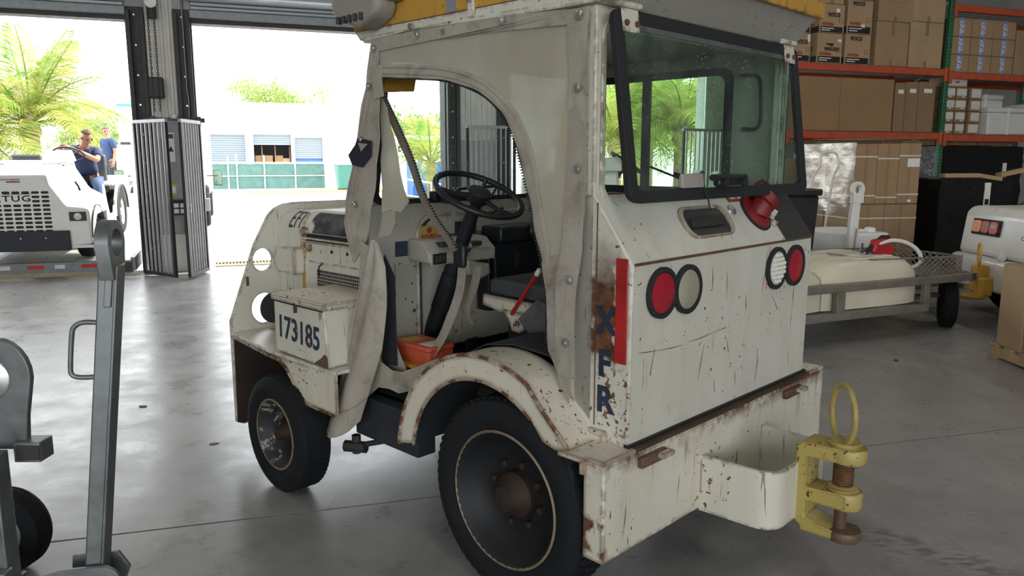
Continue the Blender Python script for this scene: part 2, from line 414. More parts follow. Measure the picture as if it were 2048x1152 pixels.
def portal(t0, t1, z1):
    l = bpy.data.lights.new('door_portal', 'AREA'); l.shape = 'RECTANGLE'; l.size = t1 - t0; l.size_y = z1; l.cycles.is_portal = True
    o = bpy.data.objects.new('door_portal', l); COL.objects.link(o); o.location = WP((t0 + t1) / 2, .27, z1 / 2)
    o.rotation_euler = (-Wn).to_track_quat('-Z', 'Y').to_euler()
for a, b in D: portal(a, b, HD)
l = bpy.data.lights.new('door_portal', 'AREA'); l.shape = 'RECTANGLE'; l.size = 21; l.size_y = 4.8; l.cycles.is_portal = True
o = bpy.data.objects.new('door_portal', l); COL.objects.link(o); o.location = (1.5, -13.1, 2.4); o.rotation_euler = (R(90), 0, R(0))
# ------------------------------------------------------------------ barred gates folded back against the posts
M['gate_grey'] = mat('gate_grey', (.40, .39, .40), .4, .2)
M['gate_black'] = mat('gate_black', (.02, .02, .024), .38, .2)
def gate(p0, p1, z0, z1, nb, label, group='barred gates at the dock posts'):
    v = p1 - p0; L = v.length; rz = math.atan2(v.y, v.x)
    g = thing('barred_gate', label, 'gate', (p0.x, p0.y, 0), rz, group)
    def tube_(name, a0, a1, b0, b1): MB().box(a0, a1, -.02, .02, b0, b1).build(name, M['gate_black'], g, bevel=.004)
    tube_('frame_rail', 0, L, z0, z0 + .045); MB().box(0, L, -.02, .02, z1 - .045, z1).build('frame_rail', M['gate_grey'], g, bevel=.004)
    tube_('frame_stile', 0, .045, z0 + .045, z1 - .045); tube_('frame_stile', L - .045, L, z0 + .045, z1 - .045)
    first = None
    for k in range(nb):
        x = .045 + (L - .09) * (k + .5) / nb
        if first is None: first = MB().box(-.0105, .0105, -.0125, .0125, z0 + .045, z1 - .045).build('bar', M['gate_grey'], g, bevel=.003); first.location.x = x
        else: c = first.copy(); COL.objects.link(c); c.location.x = x
    return g
gate(WP(-.53, -.25), WP(-.075, -.90), .03, 2.13, 7, 'black barred gate leaf folded back on the left side of the dock post')
gate(WP(.085, -.95), WP(.31, -.28), .03, 2.13, 7, 'black barred gate leaf on the right side of the dock post, seen edge-on')
gate(WP(4.15, -.40), WP(5.0, -.32), .03, 2.13, 9, 'black barred gate leaf seen through the cab windscreen')
gate(WP(8.0, -.45), WP(8.95, -.30), .03, 2.13, 9, 'black barred gate leaf seen through the rear cab glass')
# post furniture
def wthing(name, label, cat, t, d, z): return thing(name, label, cat, WP(t, d, z), R(20))
h = wthing('chain_hoist', 'hand chain and pulley hanging on the ribbed post beside the dock door', 'hoist', -.21, -.06, 2.5)
MB().box(-.06, .06, -.09, .0, 1.0, 1.3).build('pulley_bracket', M['dark_metal'], h, bevel=.01)
MB().lathe([(-.03, .02), (-.03, .075), (-.012, .075), (-.008, .06), (.008, .06), (.012, .075), (.03, .075), (.03, .02)], (0, -.13, 1.2), (0, 1, 0), 18).build('pulley', M['white_plastic'], h, 30)
lk = MB()
lk.tube([(.011 * math.cos(a), .0, .026 * math.sin(a)) for a in [2 * math.pi * i / 10 for i in range(10)]], .0045, 5, closed=True)
lkm = lk.mesh('chain_link', 40)
for sx in (-.045, .03):
    for i in range(35):
        o = link_mesh('chain_link', lkm, M['dark_metal'], h); o.location = (sx, -.13, 1.14 - i * .04); o.rotation_euler = (0, 0, R(90) * (i % 2))
MB().box(-.10, .09, -.13, .03, -.06, .22).build('chain_box', M['dark_metal'], h, bevel=.02)
p = wthing('electrical_cabinet', 'grey electrical cabinet with stickers between the two barred gates', 'cabinet', .02, -.03, 1.05)
MB().box(-.19, .19, -.2, .02, 0, 1.08).build('cabinet_body', mat('cabinet_grey', (.26, .28, .29), .5), p, bevel=.01)
MB().box(-.17, .17, -.212, -.2, .02, 1.05).build('cabinet_door', mat('cabinet_grey_door', (.25, .27, .28), .45), p, bevel=.006)
MB().box(-.15, -.05, -.217, -.212, .52, .92).build('warning_sticker', M['white_label'], p)
MB().box(-.14, -.06, -.2185, -.217, .84, .90).build('sticker_heading', M['navy'], p)
MB(). plate([(-.1, .74), (-.135, .66), (-.065, .66)], lambda a, b, w: (a, w, b), -.2185, -.217).build('sticker_symbol', M['black_ink'], p)
MB().box(-.14, -.06, -.217, -.212, .05, .22).build('yellow_sticker', M['yellow'], p)
MB().box(-.125, -.075, -.2185, -.217, .09, .18).build('sticker_print', M['white_label'], p)
s = wthing('switch_box', 'small grey six-button switch box under the electrical cabinet', 'switch', .02, -.03, .82)
MB().box(-.16, .16, -.13, .02, 0, .2).build('switch_case', M['dark_metal'], s, bevel=.008)
for i in range(3):
    for j in range(2): MB().box(-.12 + i * .085, -.055 + i * .085, -.145, -.13, .03 + j * .08, .09 + j * .08).build('push_button', M['white_label'], s, bevel=.006)
s = wthing('junction_box', 'dark junction box low on the dock post', 'box', .1, -.02, .55)
MB().box(-.08, .08, -.1, .02, 0, .17).build('case', M['dark_metal'], s, bevel=.01); MB().box(-.065, .065, -.112, -.1, .02, .15).build('cover', M['black_paint'], s, bevel=.004)
s = wthing('white_kick_board', 'white painted base board of the dock post behind the gates', 'board', -.02, 0, 0)
MB().box(-.3, .28, -.025, .02, 0, .54).build('board', M['cladding'], s, bevel=.005)
for xx in (-.25, .23):
    for zz in (.1, .45): MB().lathe([(0, .012), (.006, .01)], (xx, -.025, zz), (0, -1, 0), 8).build('screw', M['steel'], s)
s = wthing('gate_cross_bar', 'black steel cross bar linking both gate leaves on the post', 'bar', 0, -.03, 2.12)
MB().box(-.42, .38, -.06, .02, 0, .06).build('bar', M['gate_black'], s, bevel=.006)
for xx in (-.3, .3): MB().box(xx - .03, xx + .03, -.09, -.05, -.06, .08).build('hinge_lug', M['gate_black'], s, bevel=.005)
MB().lathe([(0, .04), (.05, .05), (.07, .02)], (-.02, -.05, .05), (0, 0, 1), 12).build('alarm_dome', M['white_plastic'], s, 40)
cd = MB(); cd.tube([WP(.17, -.03, z) + Vector((.02 * math.sin(z * 3) if z < 2.6 else 0, 0, 0)) for z in (2.15, 2.4, 2.6, 3.0, 3.4, 3.8)], .014, 8)
tag(cd.build('conduit', M['galvanized'], None, 40), 'thin grey conduit pipe running up the ribbed dock post', 'pipe')
# trench grate at the second door
g = thing('trench_grate', 'yellowish steel floor grate outside the second dock door', 'grate', WP(.42, .32, -.012), R(20))
gy = mat('rusty_grate', (.38, .28, .12), .6, .3, .2)
bar = None
for i in range(30):
    if bar is None: bar = MB().box(0, .018, 0, .42, 0, .02).build('grate_bar', gy, g)
    else: c = bar.copy(); COL.objects.link(c); c.location.x = i * .05
for y in (-.02, .42): MB().box(-.03, 1.5, y, y + .02, 0, .025).build('grate_edge', gy, g)
# ================================================================== the cab tow tractor in the middle (u forwards, v to its right, z up)
TUGO = Vector((-.0436, 2.6534, 0)); TUGRZ = R(135.5)
tug = thing('tow_tractor', 'worn rusty white cab tow tractor with torn canvas door in the middle of the floor', 'tow tractor', TUGO, TUGRZ)
def B(): return MB(True)
def V(u, v, z): return Vector((u, -v, z))
def SD(v0):     # side-plane mapping: a = u, b = z
    return lambda a, b, w: (a, v0 + w, b)
def RR(u0):     # rear-plane mapping: a = v, b = z
    return lambda a, b, w: (u0 + w, a, b)
def rust_patch(t):
    """the big bare rust patch on the left rear corner panel"""
    x = t.xyz(); n = t.noise(14, 5, .6); w = t.math('MULTIPLY', t.math('SUBTRACT', n, .5), .16)
    w2 = t.math('MULTIPLY', t.math('SUBTRACT', t.noise(5, 3), .5), .12)
    a = t.math('ADD', x[0], w); z = t.math('ADD', t.math('ADD', x[2], w), w2)
    m = t.math('MULTIPLY', t.ramp(a, -.392, -.380), t.ramp(a, -.265, -.285))
    m = t.math('MULTIPLY', m, t.math('MULTIPLY', t.ramp(z, .90, .94), t.ramp(z, 1.36, 1.20)))
    m = t.math('MULTIPLY', m, t.ramp(x[1], -.18, -.17))
    low = t.math('MULTIPLY', t.ramp(x[2], .93, .90), t.math('MULTIPLY', t.ramp(x[2], .60, .72), t.ramp(x[0], -.30, -.32)))
    sp = t.math('MULTIPLY', low, t.ramp(t.noise(60, 3, .6), .545, .585))
    sp = t.math('MULTIPLY', sp, t.ramp(x[1], -.18, -.17))
    return t.math('MAXIMUM', m, sp)
PW = (.66, .645, .57)
M['tug_white'] = worn_paint('worn_white_paint', PW, .42, .5)
M['tug_rear'] = worn_paint('worn_white_rear_panel', (.64, .635, .58), .44, .75, .015, rust_patch)
M['tug_rusty'] = worn_paint('rusty_white_paint', (.68, .645, .55), .8, .8, .03)
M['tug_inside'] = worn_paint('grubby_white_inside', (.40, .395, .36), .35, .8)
M['canvas'] = None
def canvas_mat(name, base, dirt):
    t = NT(name)
    c = t.mix(t.ramp(t.noise(4, 6, .65), .35, .75), base, (base[0] * .72, base[1] * .69, base[2] * .63))
    c = t.mix(t.math('MULTIPLY', t.ramp(t.noise(8, 6, .7, dist=1.), .52, .72), dirt), c, (.13, .11, .09))
    t.set(Base_Color=c, Roughness=.8)
    t.bump(t.noise(9, 4, stretch=(1, 1, .45)), .02, .45); return t.m
M['canvas'] = canvas_mat('grubby_canvas', (.415, .385, .335), .5)
M['canvas_dirty'] = canvas_mat('dirty_canvas', (.33, .30, .255), .8)
M['vinyl'] = vinyl('cloudy_vinyl', (.90, .88, .80), .12, .62)
M['vinyl_clear'] = vinyl('clear_vinyl_strip', (.88, .86, .80), .35, .6)
M['tug_yellow'] = worn_paint('yellow_band_paint', (.55, .31, .05), .25, .4)
M['pintle_yellow'] = worn_paint('chipped_yellow_paint', (.46, .37, .11), .75, .9, .012)
def bumper_dirt(t):
    x = t.xyz(); n = t.noise(7, 5, .65); st = t.noise(26, 3, .6, stretch=(1, 1, .10))
    top = t.math('MULTIPLY', t.ramp(x[2], .575, .635), t.ramp(n, .44, .56))
    run = t.math('MULTIPLY', t.math('MULTIPLY', t.ramp(x[2], .40, .60), t.ramp(st, .60, .68)), t.math('MULTIPLY', t.ramp(n, .40, .6), .75))
    ed = t.math('MULTIPLY', t.ramp(x[1], -.035, -.004), t.ramp(t.noise(11, 4), .52, .60))
    return t.math('MAXIMUM', t.math('MAXIMUM', top, run), ed)
M['tug_bumper'] = worn_paint('rust_streaked_bumper', (.68, .655, .57), .62, .7, .03, bumper_dirt)
M['rust'] = worn_paint('bare_rust', (.10, .055, .035), 1., 1.)
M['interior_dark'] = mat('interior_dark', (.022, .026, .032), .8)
M['seat_vinyl'] = mat('seat_vinyl', (.06, .066, .07), .5)
M['tyre'] = mat('tyre_rubber', (.008, .009, .011), .8, var=.25, bump=.003, spec=.3)
M['rim_dark'] = mat('rim_dark', (.011, .012, .015), .6, .2, .3)
M['nut_rust'] = mat('dark_nut_rust', (.036, .023, .017), .7, .3, .3)
M['rim_edge'] = mat('rim_edge', (.25, .19, .13), .6, .3, .3)
M['rust_edge'] = worn_paint('rusted_paint_edge', (.62, .58, .48), .9, .8, .01, lambda t: t.ramp(t.noise(9, 5, .7), .44, .54))
M['shaded_rust0'] = mat('seam_rust', (.06, .032, .02), .9, var=.5, scale=9)
def P_(name, mb, m, parent=None, **k): return mb.build(name, M[m] if isinstance(m, str) else m, parent or tug, **k)
# ---- chassis, axles
P_('chassis_frame', B().box(-.44, 1.95, .42, .56, .34, .56).box(-.44, 1.95, 1.10, 1.24, .34, .56).box(-.4, .9, .3, 1.36, .40, .47).box(1.0, 1.9, .5, 1.16, .36, .62), 'dark_metal')
P_('axle', B().tube([(0, .12, .37), (0, 1.54, .37)], .06, 12).lathe([(-.16, .08), (-.1, .17), (.1, .17), (.16, .08)], (0, .83, .37), (0, 1, 0), 16), 'dark_metal', smooth=40)
P_('axle', B().tube([(1.45, .02, .285), (1.45, 1.64, .285)], .05, 10), 'dark_metal', smooth=40)
P_('steering_rod', B().tube([(.62, .42, .40), (1.15, .16, .235)], .014, 8).tube([(1.10, .18, .235), (1.2, .13, .23)], .03, 8).tube([(1.15, .16, .20), (1.15, .16, .29)], .022, 8), 'dark_metal', smooth=40)
# ---- wheels
def wheel(u, v, r, w, rimr, face, name, dish, nuts, tread, rim_m):
    """face = -1: outer side towards -v"""
    c = (u, v, r); wh = B()
    hw = w / 2; ax = (0, 1, 0); s = face
    prof = [(-hw * .78, rimr), (-hw * .98, rimr + .035), (-hw, rimr + (r - rimr) * .55), (-hw * .93, r - .035), (-hw * .80, r - .008), (-hw * .6, r), (hw * .6, r), (hw * .8, r - .008), (hw * .93, r - .035), (hw, rimr + (r - rimr) * .55), (hw * .98, rimr + .035), (hw * .78, rimr)]
    wh.lathe(prof, c, ax, 56, cap=False)
    t = P_('tyre', wh, 'tyre', smooth=35)
    ty = t
    tr = B()
    n = 64
    for k in range(n):
        a = 2 * math.pi * k / n
        for i, off in enumerate((-.58, -.2, .2, .58)):
            a2 = a + (math.pi / n if i % 2 else 0)
            co, si = math.cos(a2), math.sin(a2); tx, tz = -si, co
            b0 = v + hw * (off - .13); b1 = v + hw * (off + .13); q = .009
            lo = [(u + co * (r - .01) + tx * d, b, r + si * (r - .01) + tz * d) for d, b in ((-q, b0), (q, b0), (q, b1), (-q, b1))]
            hi = [(u + co * (r + tread) + tx * d, b, r + si * (r + tread) + tz * d) for d, b in ((-q, b0), (q, b0), (q, b1), (-q, b1))]
            tr.hexa(lo, hi)
    tag(P_('tread_blocks', tr, 'tyre', ty), kind='stuff')
    ri = B().lathe([(s * hw * .8, rimr + .004), (s * hw * .86, rimr - .004), (s * hw * .74, rimr - .016), (s * hw * .5, rimr - .03), (s * (hw * .5 - dish * .3), rimr - .045), (s * (hw * .5 - dish), rimr * .62), (s * (hw * .5 - dish), rimr * .35), (s * (hw * .5 - dish * .8), .0)], c, ax, 48, cap=False)
    rim = P_('rim', ri, rim_m, ty, smooth=40)
    P_('rim_lip', B().lathe([(s * hw * .84, rimr - .006), (s * hw * .885, rimr - .002), (s * hw * .84, rimr + .005)], c, ax, 56, cap=False), 'rim_edge', ty, smooth=50)
    y = s * (hw * .5 - dish)
    P_('hub', B().lathe([(y - s * .01, rimr * .36), (y + s * .035, rimr * .34), (y + s * .05, rimr * .27), (y + s * .075, rimr * .2), (y + s * .09, rimr * .18), (y + s * .10, 0.0)], c, ax, 24, cap=False), 'nut_rust', ty, smooth=35)
    for k in range(nuts):
        a = 2 * math.pi * (k + .3) / nuts; q = rimr * .47
        P_('lug_nut', B().lathe([(y, .016), (y + s * .026, .014), (y + s * .03, .008)], (u + q * math.cos(a), v, r + q * math.sin(a)), ax, 6), 'nut_rust', ty)
    return ty
wheel(0, .10, .375, .21, .255, -1, 'rear', .06, 8, .006, 'rim_dark')
wheel(0, 1.56, .375, .21, .255, 1, 'rear', .06, 8, .006, 'rim_dark')
def scuff_rim():
    t = NT('scuffed_rim'); n = t.noise(9, 5, .65, dist=.8)
    t.set(Base_Color=t.mix(t.ramp(n, .55, .62), (.022, .022, .024), (.36, .34, .30)), Roughness=.6); return t.m
M['rim_scuffed'] = scuff_rim()
for v, f in ((-.035, -1), (1.69, 1)): wheel(1.45, v, .285, .17, .172, f, 'front', .075, 5, .003, 'rim_scuffed')
# ---- rear bumper and coupling
bp = P_('rear_bumper', B().box(-.469, -.385, 0, 1.66, .305, .64), 'tug_bumper', bevel=.006)
P_('bumper_top_plate', B().plate([(-.469, 0), (-.469, 1.66), (-.26, 1.66), (-.26, 1.5), (-.3, 1.5), (-.3, .16), (-.29, -.02), (-.305, -.02), (-.40, -.02), (-.40, 0)], lambda a, b, w: (a, b, w), .638, .652), 'tug_rusty', bp, bevel=.003)
P_('bumper_side_lip', B().box(-.40, -.385, -.02, .0, .60, .645), 'tug_rusty', bp)
for v in (.28, 1.34):
    tb = P_('lift_tab', B().box(-.492, -.469, v - .10, v + .05, .585, .622), 'rust', bp, bevel=.006)
    P_('tab_lip', B().box(-.515, -.47, v - .01, v + .06, .60, .618), 'tug_rusty', tb, bevel=.004)
def ribbon(path, z0, z1, th):
    """bent plate standing up, following a plan path in (u, v)"""
    p = [Vector((a, b, 0)) for a, b in path]; m = B(); out = []
    for i in range(len(p)):
        t = (p[min(i + 1, len(p) - 1)] - p[max(i - 1, 0)]).normalized(); n = Vector((-t.y, t.x, 0)) * th
        out.append((p[i], p[i] + n))
    m.sheet([[(a.x, a.y, z0) for a, b in out] , [(a.x, a.y, z1) for a, b in out], [(b.x, b.y, z1) for a, b in out], [(b.x, b.y, z0) for a, b in out], [(a.x, a.y, z0) for a, b in out]])
    for k in (0, -1):
        a, b = out[k]; m.add([(a.x, a.y, z0), (b.x, b.y, z0), (b.x, b.y, z1), (a.x, a.y, z1)], [(0, 1, 2, 3)])
    return m
path = [(-.469, .60), (-.68, .61)] + [(-.68 - .065 * math.sin(R(a)), .675 - .065 * math.cos(R(a))) for a in (15, 30, 45, 60, 75, 90)]
path += [(-.745, .70), (-.745, .96)] + [(-.68 - .065 * math.cos(R(a)), .985 + .065 * math.sin(R(a))) for a in (15, 30, 45, 60, 75, 90)] + [(-.469, 1.06)]
hb = P_('coupling_bracket', ribbon(path, .30, .515, .014), 'tug_white', smooth=50)
P_('weld_bead', B().tube([(-.472, .597, .30), (-.474, .597, .4), (-.472, .597, .515)], .008, 6), 'tug_white', hb, smooth=50)
pt = P_('coupling_jaw', B().plate([(-.745, .30), (-.775, .275), (-.775, .26), (-.90, .262), (-.925, .27), (-.925, .292), (-.84, .30), (-.79, .32), (-.79, .38), (-.92, .38), (-.935, .39), (-.935, .43), (-.92, .44), (-.79, .43), (-.79, .545), (-.92, .55), (-.93, .555), (-.93, .59), (-.91, .60), (-.77, .60), (-.745, .58)], lambda a, b, w: (a, .83 + w, b), -.055, .055), 'pintle_yellow', bevel=.012)
for z0, z1, r in ((.548, .602, .06), (.378, .442, .055), (.258, .296, .06)):
    P_('jaw_end', B().lathe([(0, r - .004), (.006, r), (z1 - z0 - .006, r), (z1 - z0, r - .004)], (-.915, .83, z0), (0, 0, 1), 20), 'pintle_yellow' if z0 > .3 else 'rust', pt, smooth=40)
P_('coupling_pin', B().lathe([(0, .022), (.34, .022)], (-.90, .83, .27), (0, 0, 1), 14), 'rust', pt, smooth=40)
P_('pin_spring', B().tube([(-.90 + .032 * math.cos(a), .83 + .032 * math.sin(a), .445 + .1 * a / (2 * math.pi * 11)) for a in [2 * math.pi * 11 * k / 132 for k in range(133)]], .0045, 5), 'rust', pt, smooth=50)
P_('pin_collar', B().lathe([(0, .05), (.012, .058), (.02, .05), (.02, .0)], (-.90, .83, .60), (0, 0, 1), 20), 'pintle_yellow', pt, smooth=40)
P_('pin_collar', B().lathe([(0, .054), (.01, .054), (.016, .04)], (-.90, .83, .442), (0, 0, 1), 20), 'pintle_yellow', pt, smooth=40)
c = (-.885, .83, .715)
P_('ring_handle', B().tube([(c[0] + .066 * math.cos(a), c[1] + .066 * math.cos(a), c[2] + .105 * math.sin(a)) for a in [2 * math.pi * k / 36 for k in range(36)]], .0105, 8, closed=True), 'pintle_yellow', pt, smooth=50)
# ---- rear body box
PROF = [(-.44, .645), (-.445, 1.265), (-.285, 1.485), (-.20, 1.485), (-.20, .66), (-.30, .645)]
rb = P_('rear_body', B().plate(PROF, SD(.83), -.67, .67), 'tug_rear', bevel=.008)
mk = B()
for p in ([(.206, .971), (.25, .965), (.33, .958), (.40, .953), (.47, .952)], [(.513, .956), (.6, .957), (.68, .964), (.773, .968)], [(.62, .93), (.60, .86), (.585, .80)], [(.655, 1.21), (.662, 1.17), (.66, 1.125)], [(1.08, 1.235), (1.075, 1.16), (1.05, 1.07)], [(1.04, .84), (1.045, .78), (1.03, .70)], [(.78, .93), (.80, .87)], [(.30, .97), (.275, .88)], [(1.14, 1.05), (1.20, .98)], [(.92, 1.08), (.925, 1.02)], [(.70, .78), (.71, .73)]):
    pts = [(-.4455, a, b) for a, b in p]; mk.tube(pts, [.0004 + .0009 * (i % 2) for i in range(len(pts))], 4)
tag(P_('scratch_marks', mk, 'shaded_rust0', rb), kind='stuff')
P_('paint_run', B().tube([(-.4455, 1.10, 1.255), (-.4455, 1.098, 1.17), (-.4455, 1.085, 1.08)], .0022, 4), 'red', rb)
def slant(v, t, off=0.):      # point on the sloped rear deck: t from bottom (0) to top (1)
    a = Vector((-.445, v, 1.265)); b = Vector((-.285, v, 1.485)); n = Vector((-.22, 0, .16)).normalized()
    return a.lerp(b, t) + n * off
def slant_fn(v0, t0, sc=1.):
    L = Vector((.16, 0, .22)); L.normalize()
    return lambda a, b, w: slant(v0 + a, t0, w) + L * b
P_('panel_seam', B().box(-.302, -.298, .1585, .162, .70, 1.46), 'rust', rb)
P_('body_bottom_gap', B().box(-.452, -.43, .155, 1.505, .650, .662), 'black_ink', rb)
P_('rusty_seam', B().plate([(-.471, .17), (-.471, 1.5), (-.44, 1.5), (-.44, .17)], lambda a, b, w: (a, b, w), .640, .6535), 'shaded_rust0', rb)
P_('deck_edge_trim', B().tube([(-.447, .17, 1.266), (-.447, 1.49, 1.266)], .005, 6), 'rust', rb)
P_('deck_top_seam', B().tube([(-.285, .2, 1.487), (-.285, 1.49, 1.487)], .003, 5), 'rust', rb)
P_('body_foot', B().box(-.36, -.27, .135, .17, .645, .69), 'tug_rusty', rb, bevel=.01)
# lamps
def round_lamp(v, z, lens, depth=.004):
    l = P_('tail_lamp', B().lathe([(0, .088), (.012, .088), (.014, .084), (.014, .072), (.004, .068)], (-.445, v, z), (-1, 0, 0), 32, cap=False), 'black_rubber', smooth=30)
    P_('lens', B().lathe([(.004, .071), (.010, .069), (.014, .05), (.016, .0)], (-.445, v, z), (-1, 0, 0), 32, cap=False), lens, l, smooth=40)
    return l
M['lens_red'] = mat('lens_red', (.38, .012, .03), .25, var=.1)
M['lens_grey'] = mat('lens_grey', (.36, .34, .27), .35, var=.15)
M['lens_clear'] = mat('lens_clear', (.6, .58, .48), .25, var=.2)
round_lamp(.325, 1.158, 'lens_red'); round_lamp(.484, 1.152, 'lens_grey')
cl = round_lamp(1.161, 1.159, 'lens_clear'); round_lamp(1.329, 1.155, 'lens_red')
dots = B()
for i in range(-3, 4):
    for j in range(-3, 4):
        if i * i + j * j < 11: dots.lathe([(.012, .008), (.018, .0065), (.02, .0)], (-.445, 1.161 + i * .018, 1.159 + j * .018), (-1, 0, 0), 8, cap=False)
P_('reflector_dots', dots, 'white_label', cl, smooth=50)
# reflective strip and the lettering down the corner
P_('red_reflector', B().box(-.430, -.383, .154, .160, .935, 1.285), 'red', bevel=.002)
def side_text(s, u, z, size, v=.1575, m='navy', **k):
    return text('lettering', s, size, M[m], tug, frame((u, -v, z), (-1, 0, 0), (0, 0, 1)), **k)
side_text('X', -.345, 1.066, .125, bold=.004, sx=.9); side_text('F', -.340, .920, .125, bold=.004, sx=.9); side_text('R', -.345, .795, .125, bold=.004, sx=.95)
# deck fittings
hd = P_('recessed_handle', B().plate(rrect(-.175, .175, -.06, .075, .06, 6), slant_fn(.73, .45), -.002, .008, [rrect(-.145, .145, -.05, .062, .045, 6)]), 'tug_rusty', bevel=.004)
P_('handle_cup', B().plate(rrect(-.15, .15, -.054, .068, .045, 6), slant_fn(.73, .45), -.001, .002), 'black_paint', hd)
P_('handle_bar', B().plate(rrect(-.11, .115, -.016, .02, .01, 3), slant_fn(.73, .45), .001, .010), 'dark_metal', hd, bevel=.003)
P_('round_badge', B().lathe([(0, .024), (.006, .022), (.008, .012), (.006, .0)], slant(.955, .62), (-.22, 0, .16), 18, cap=False), 'steel', smooth=40)
gp = P_('fuel_sign', B().plate(rrect(-.062, .062, -.028, .028, .006, 2), slant_fn(1.03, .86), .0, .004), mat('dull_red_sign', (.30, .035, .035), .5))
L_ = Vector((.16, 0, .22)).normalized()
text('lettering', 'GAS', .052, M['white_label'], gp, frame(V(*slant(1.03, .86, .005)), V(0, 1, 0), V(*L_)), bold=.0015)
fc = P_('fuel_filler', B().lathe([(-.01, .080), (.008, .080), (.015, .06), (.02, .05), (.03, .05)], slant(1.13, .55), (-.22, 0, .16), 24, cap=False), mat('dark_red_cap', (.20, .012, .014), .5, var=.25), smooth=40)
FM = M['fuel_filler'] = fc.data.materials[0]
P_('filler_collar', B().lathe([(-.002, .09), (.006, .09), (.008, .08)], slant(1.13, .55), (-.22, 0, .16), 24), 'black_rubber', fc, smooth=40)
P_('filler_spout', B().tube([slant(1.13, .52, .01), slant(1.135, .56, .03), slant(1.15, .62, .05)], [.050, .048, .046], 16), FM, fc, smooth=40)
cp = P_('filler_cap', B().lathe([(-.02, .05), (-.015, .062), (.02, .062), (.028, .045), (.03, 0)], slant(1.15, .66, .055), (-.10, .16, .19), 16, cap=False), FM, fc, smooth=30)
P_('cap_lever', B().tube([slant(1.15, .72, .085), slant(1.19, .84, .075), slant(1.225, .76, .055)], .015, 8), FM, fc, smooth=40)
P_('cap_lever', B().tube([slant(1.10, .74, .05), slant(1.12, .86, .075), slant(1.15, .88, .085)], .014, 8), FM, fc, smooth=40)
P_('filler_latch', B().tube([slant(1.20, .40, .01), slant(1.215, .48, .04)], .017, 8).tube([slant(1.215, .30, .0), slant(1.22, .33, .02)], .012, 8), 'tug_rusty', fc, smooth=40)
def scratch_pad():
    t = NT('scratched_antislip_pad'); n = t.noise(26, 4, .7, stretch=(1, .12, 1), dist=.4)
    t.set(Base_Color=t.mix(t.ramp(n, .60, .70), (.035, .037, .036), (.32, .32, .29)), Roughness=.85); return t.m
M['abrasive'] = scratch_pad()
ap = P_('antislip_pad', B().sheet([[slant(1.245 + .01 * (i % 2), t, .004) for t in (.0, .25, .5, .75, .98)] if i == 0 else [slant(1.245 + .25 * i / 6, t, .004) for t in (.0, .25, .5, .75, .98)] for i in range(7)], .003, (-.5, 0, .5)), 'abrasive')
# ---- cab shell
CT = 2.09
def win_r(): return rrect(.215, 1.462, 1.478, 2.03, .05)
P_('cab_rear_wall', B().plate([(.16, 1.47), (1.53, 1.47), (1.53, CT), (.16, CT)], RR(-.27), -.012, .025, [win_r()]), 'tug_white', bevel=.006)
P_('window_rim', B().plate(rrect(.185, 1.492, 1.45, 2.06, .07), RR(-.283), -.008, .0, [rrect(.207, 1.47, 1.472, 2.037, .055)]), 'tug_white', bevel=.004)
P_('cab_left_rear_post', B().plate([(-.285, .70), (-.285, 1.49), (-.258, 1.495), (-.258, CT), (-.15, CT), (-.14, 1.3), (-.14, .86), (-.2, .77)], SD(.16), 0, .03), 'tug_white', bevel=.006)
def win_s(): return rrect(.0, .95, 1.455, 2.0, .05)
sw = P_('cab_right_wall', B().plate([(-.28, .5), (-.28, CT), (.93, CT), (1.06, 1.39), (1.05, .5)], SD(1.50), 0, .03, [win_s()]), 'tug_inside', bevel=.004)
P_('side_window_frame', B().plate(rrect(-.03, .98, 1.43, 2.025, .06), SD(1.492), 0, .012, [rrect(.012, .938, 1.467, 1.99, .045)]), 'black_rubber', sw)
P_('sliding_window_bar', B().box(.43, .475, 1.488, 1.512, 1.46, 2.0), 'black_rubber', sw, bevel=.004)
P_('side_glass', B().box(.0, .95, 1.513, 1.517, 1.46, 1.995), glass('side_glass', (.88, .97, .91), .03, .4, gl=.05), sw)
P_('grab_rail', B().tube(smooth_path([(-.08, 1.47, 1.98), (-.16, 1.47, 1.97), (-.18, 1.47, 1.9), (-.18, 1.47, 1.75), (-.1, 1.47, 1.74)], 5), .009, 6), 'black_paint', sw, smooth=40)
# sloping front posts, windscreen
def ws(v, t, off=0.):         # t from sill (0) to head (1)
    return (lerp(1.06, .925, t) + off, v, lerp(1.39, 2.08, t))
def ws_fn(): return lambda a, b, w: ws(a, b, w)
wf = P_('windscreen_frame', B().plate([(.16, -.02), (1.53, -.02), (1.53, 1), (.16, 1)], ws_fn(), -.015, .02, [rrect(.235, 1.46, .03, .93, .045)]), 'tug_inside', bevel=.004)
P_('windscreen_seal', B().plate(rrect(.215, 1.48, .005, .955, .06), ws_fn(), -.022, -.012, [rrect(.245, 1.45, .04, .92, .045)]), 'black_rubber', wf)
P_('windscreen_glass', B().plate(rrect(.22, 1.47, .01, .945, .05), ws_fn(), -.002, .002), glass('windscreen_glass', (.92, .97, .96), .08, .6, gl=.05), wf)
P_('wiper_arm', B().tube([ws(.62, .0, -.05), ws(.70, .10, -.045), ws(.98, .11, -.04)], .008, 6).tube([ws(.98, .11, -.04), ws(.93, .02, -.045)], .006, 6), 'black_paint', wf, smooth=40)
wm = P_('wiper_motor', B().box(1.0, 1.045, .55, .72, 1.40, 1.45).lathe([(-.0, .03), (.05, .03)], (.99, .60, 1.42), (-1, 0, 0), 12), 'black_paint', wf, bevel=.006)
P_('sun_visor', B().plate([(.20, .72), (.37, .74), (.375, .84), (.20, .84)], ws_fn(), -.045, -.035), 'tug_yellow')
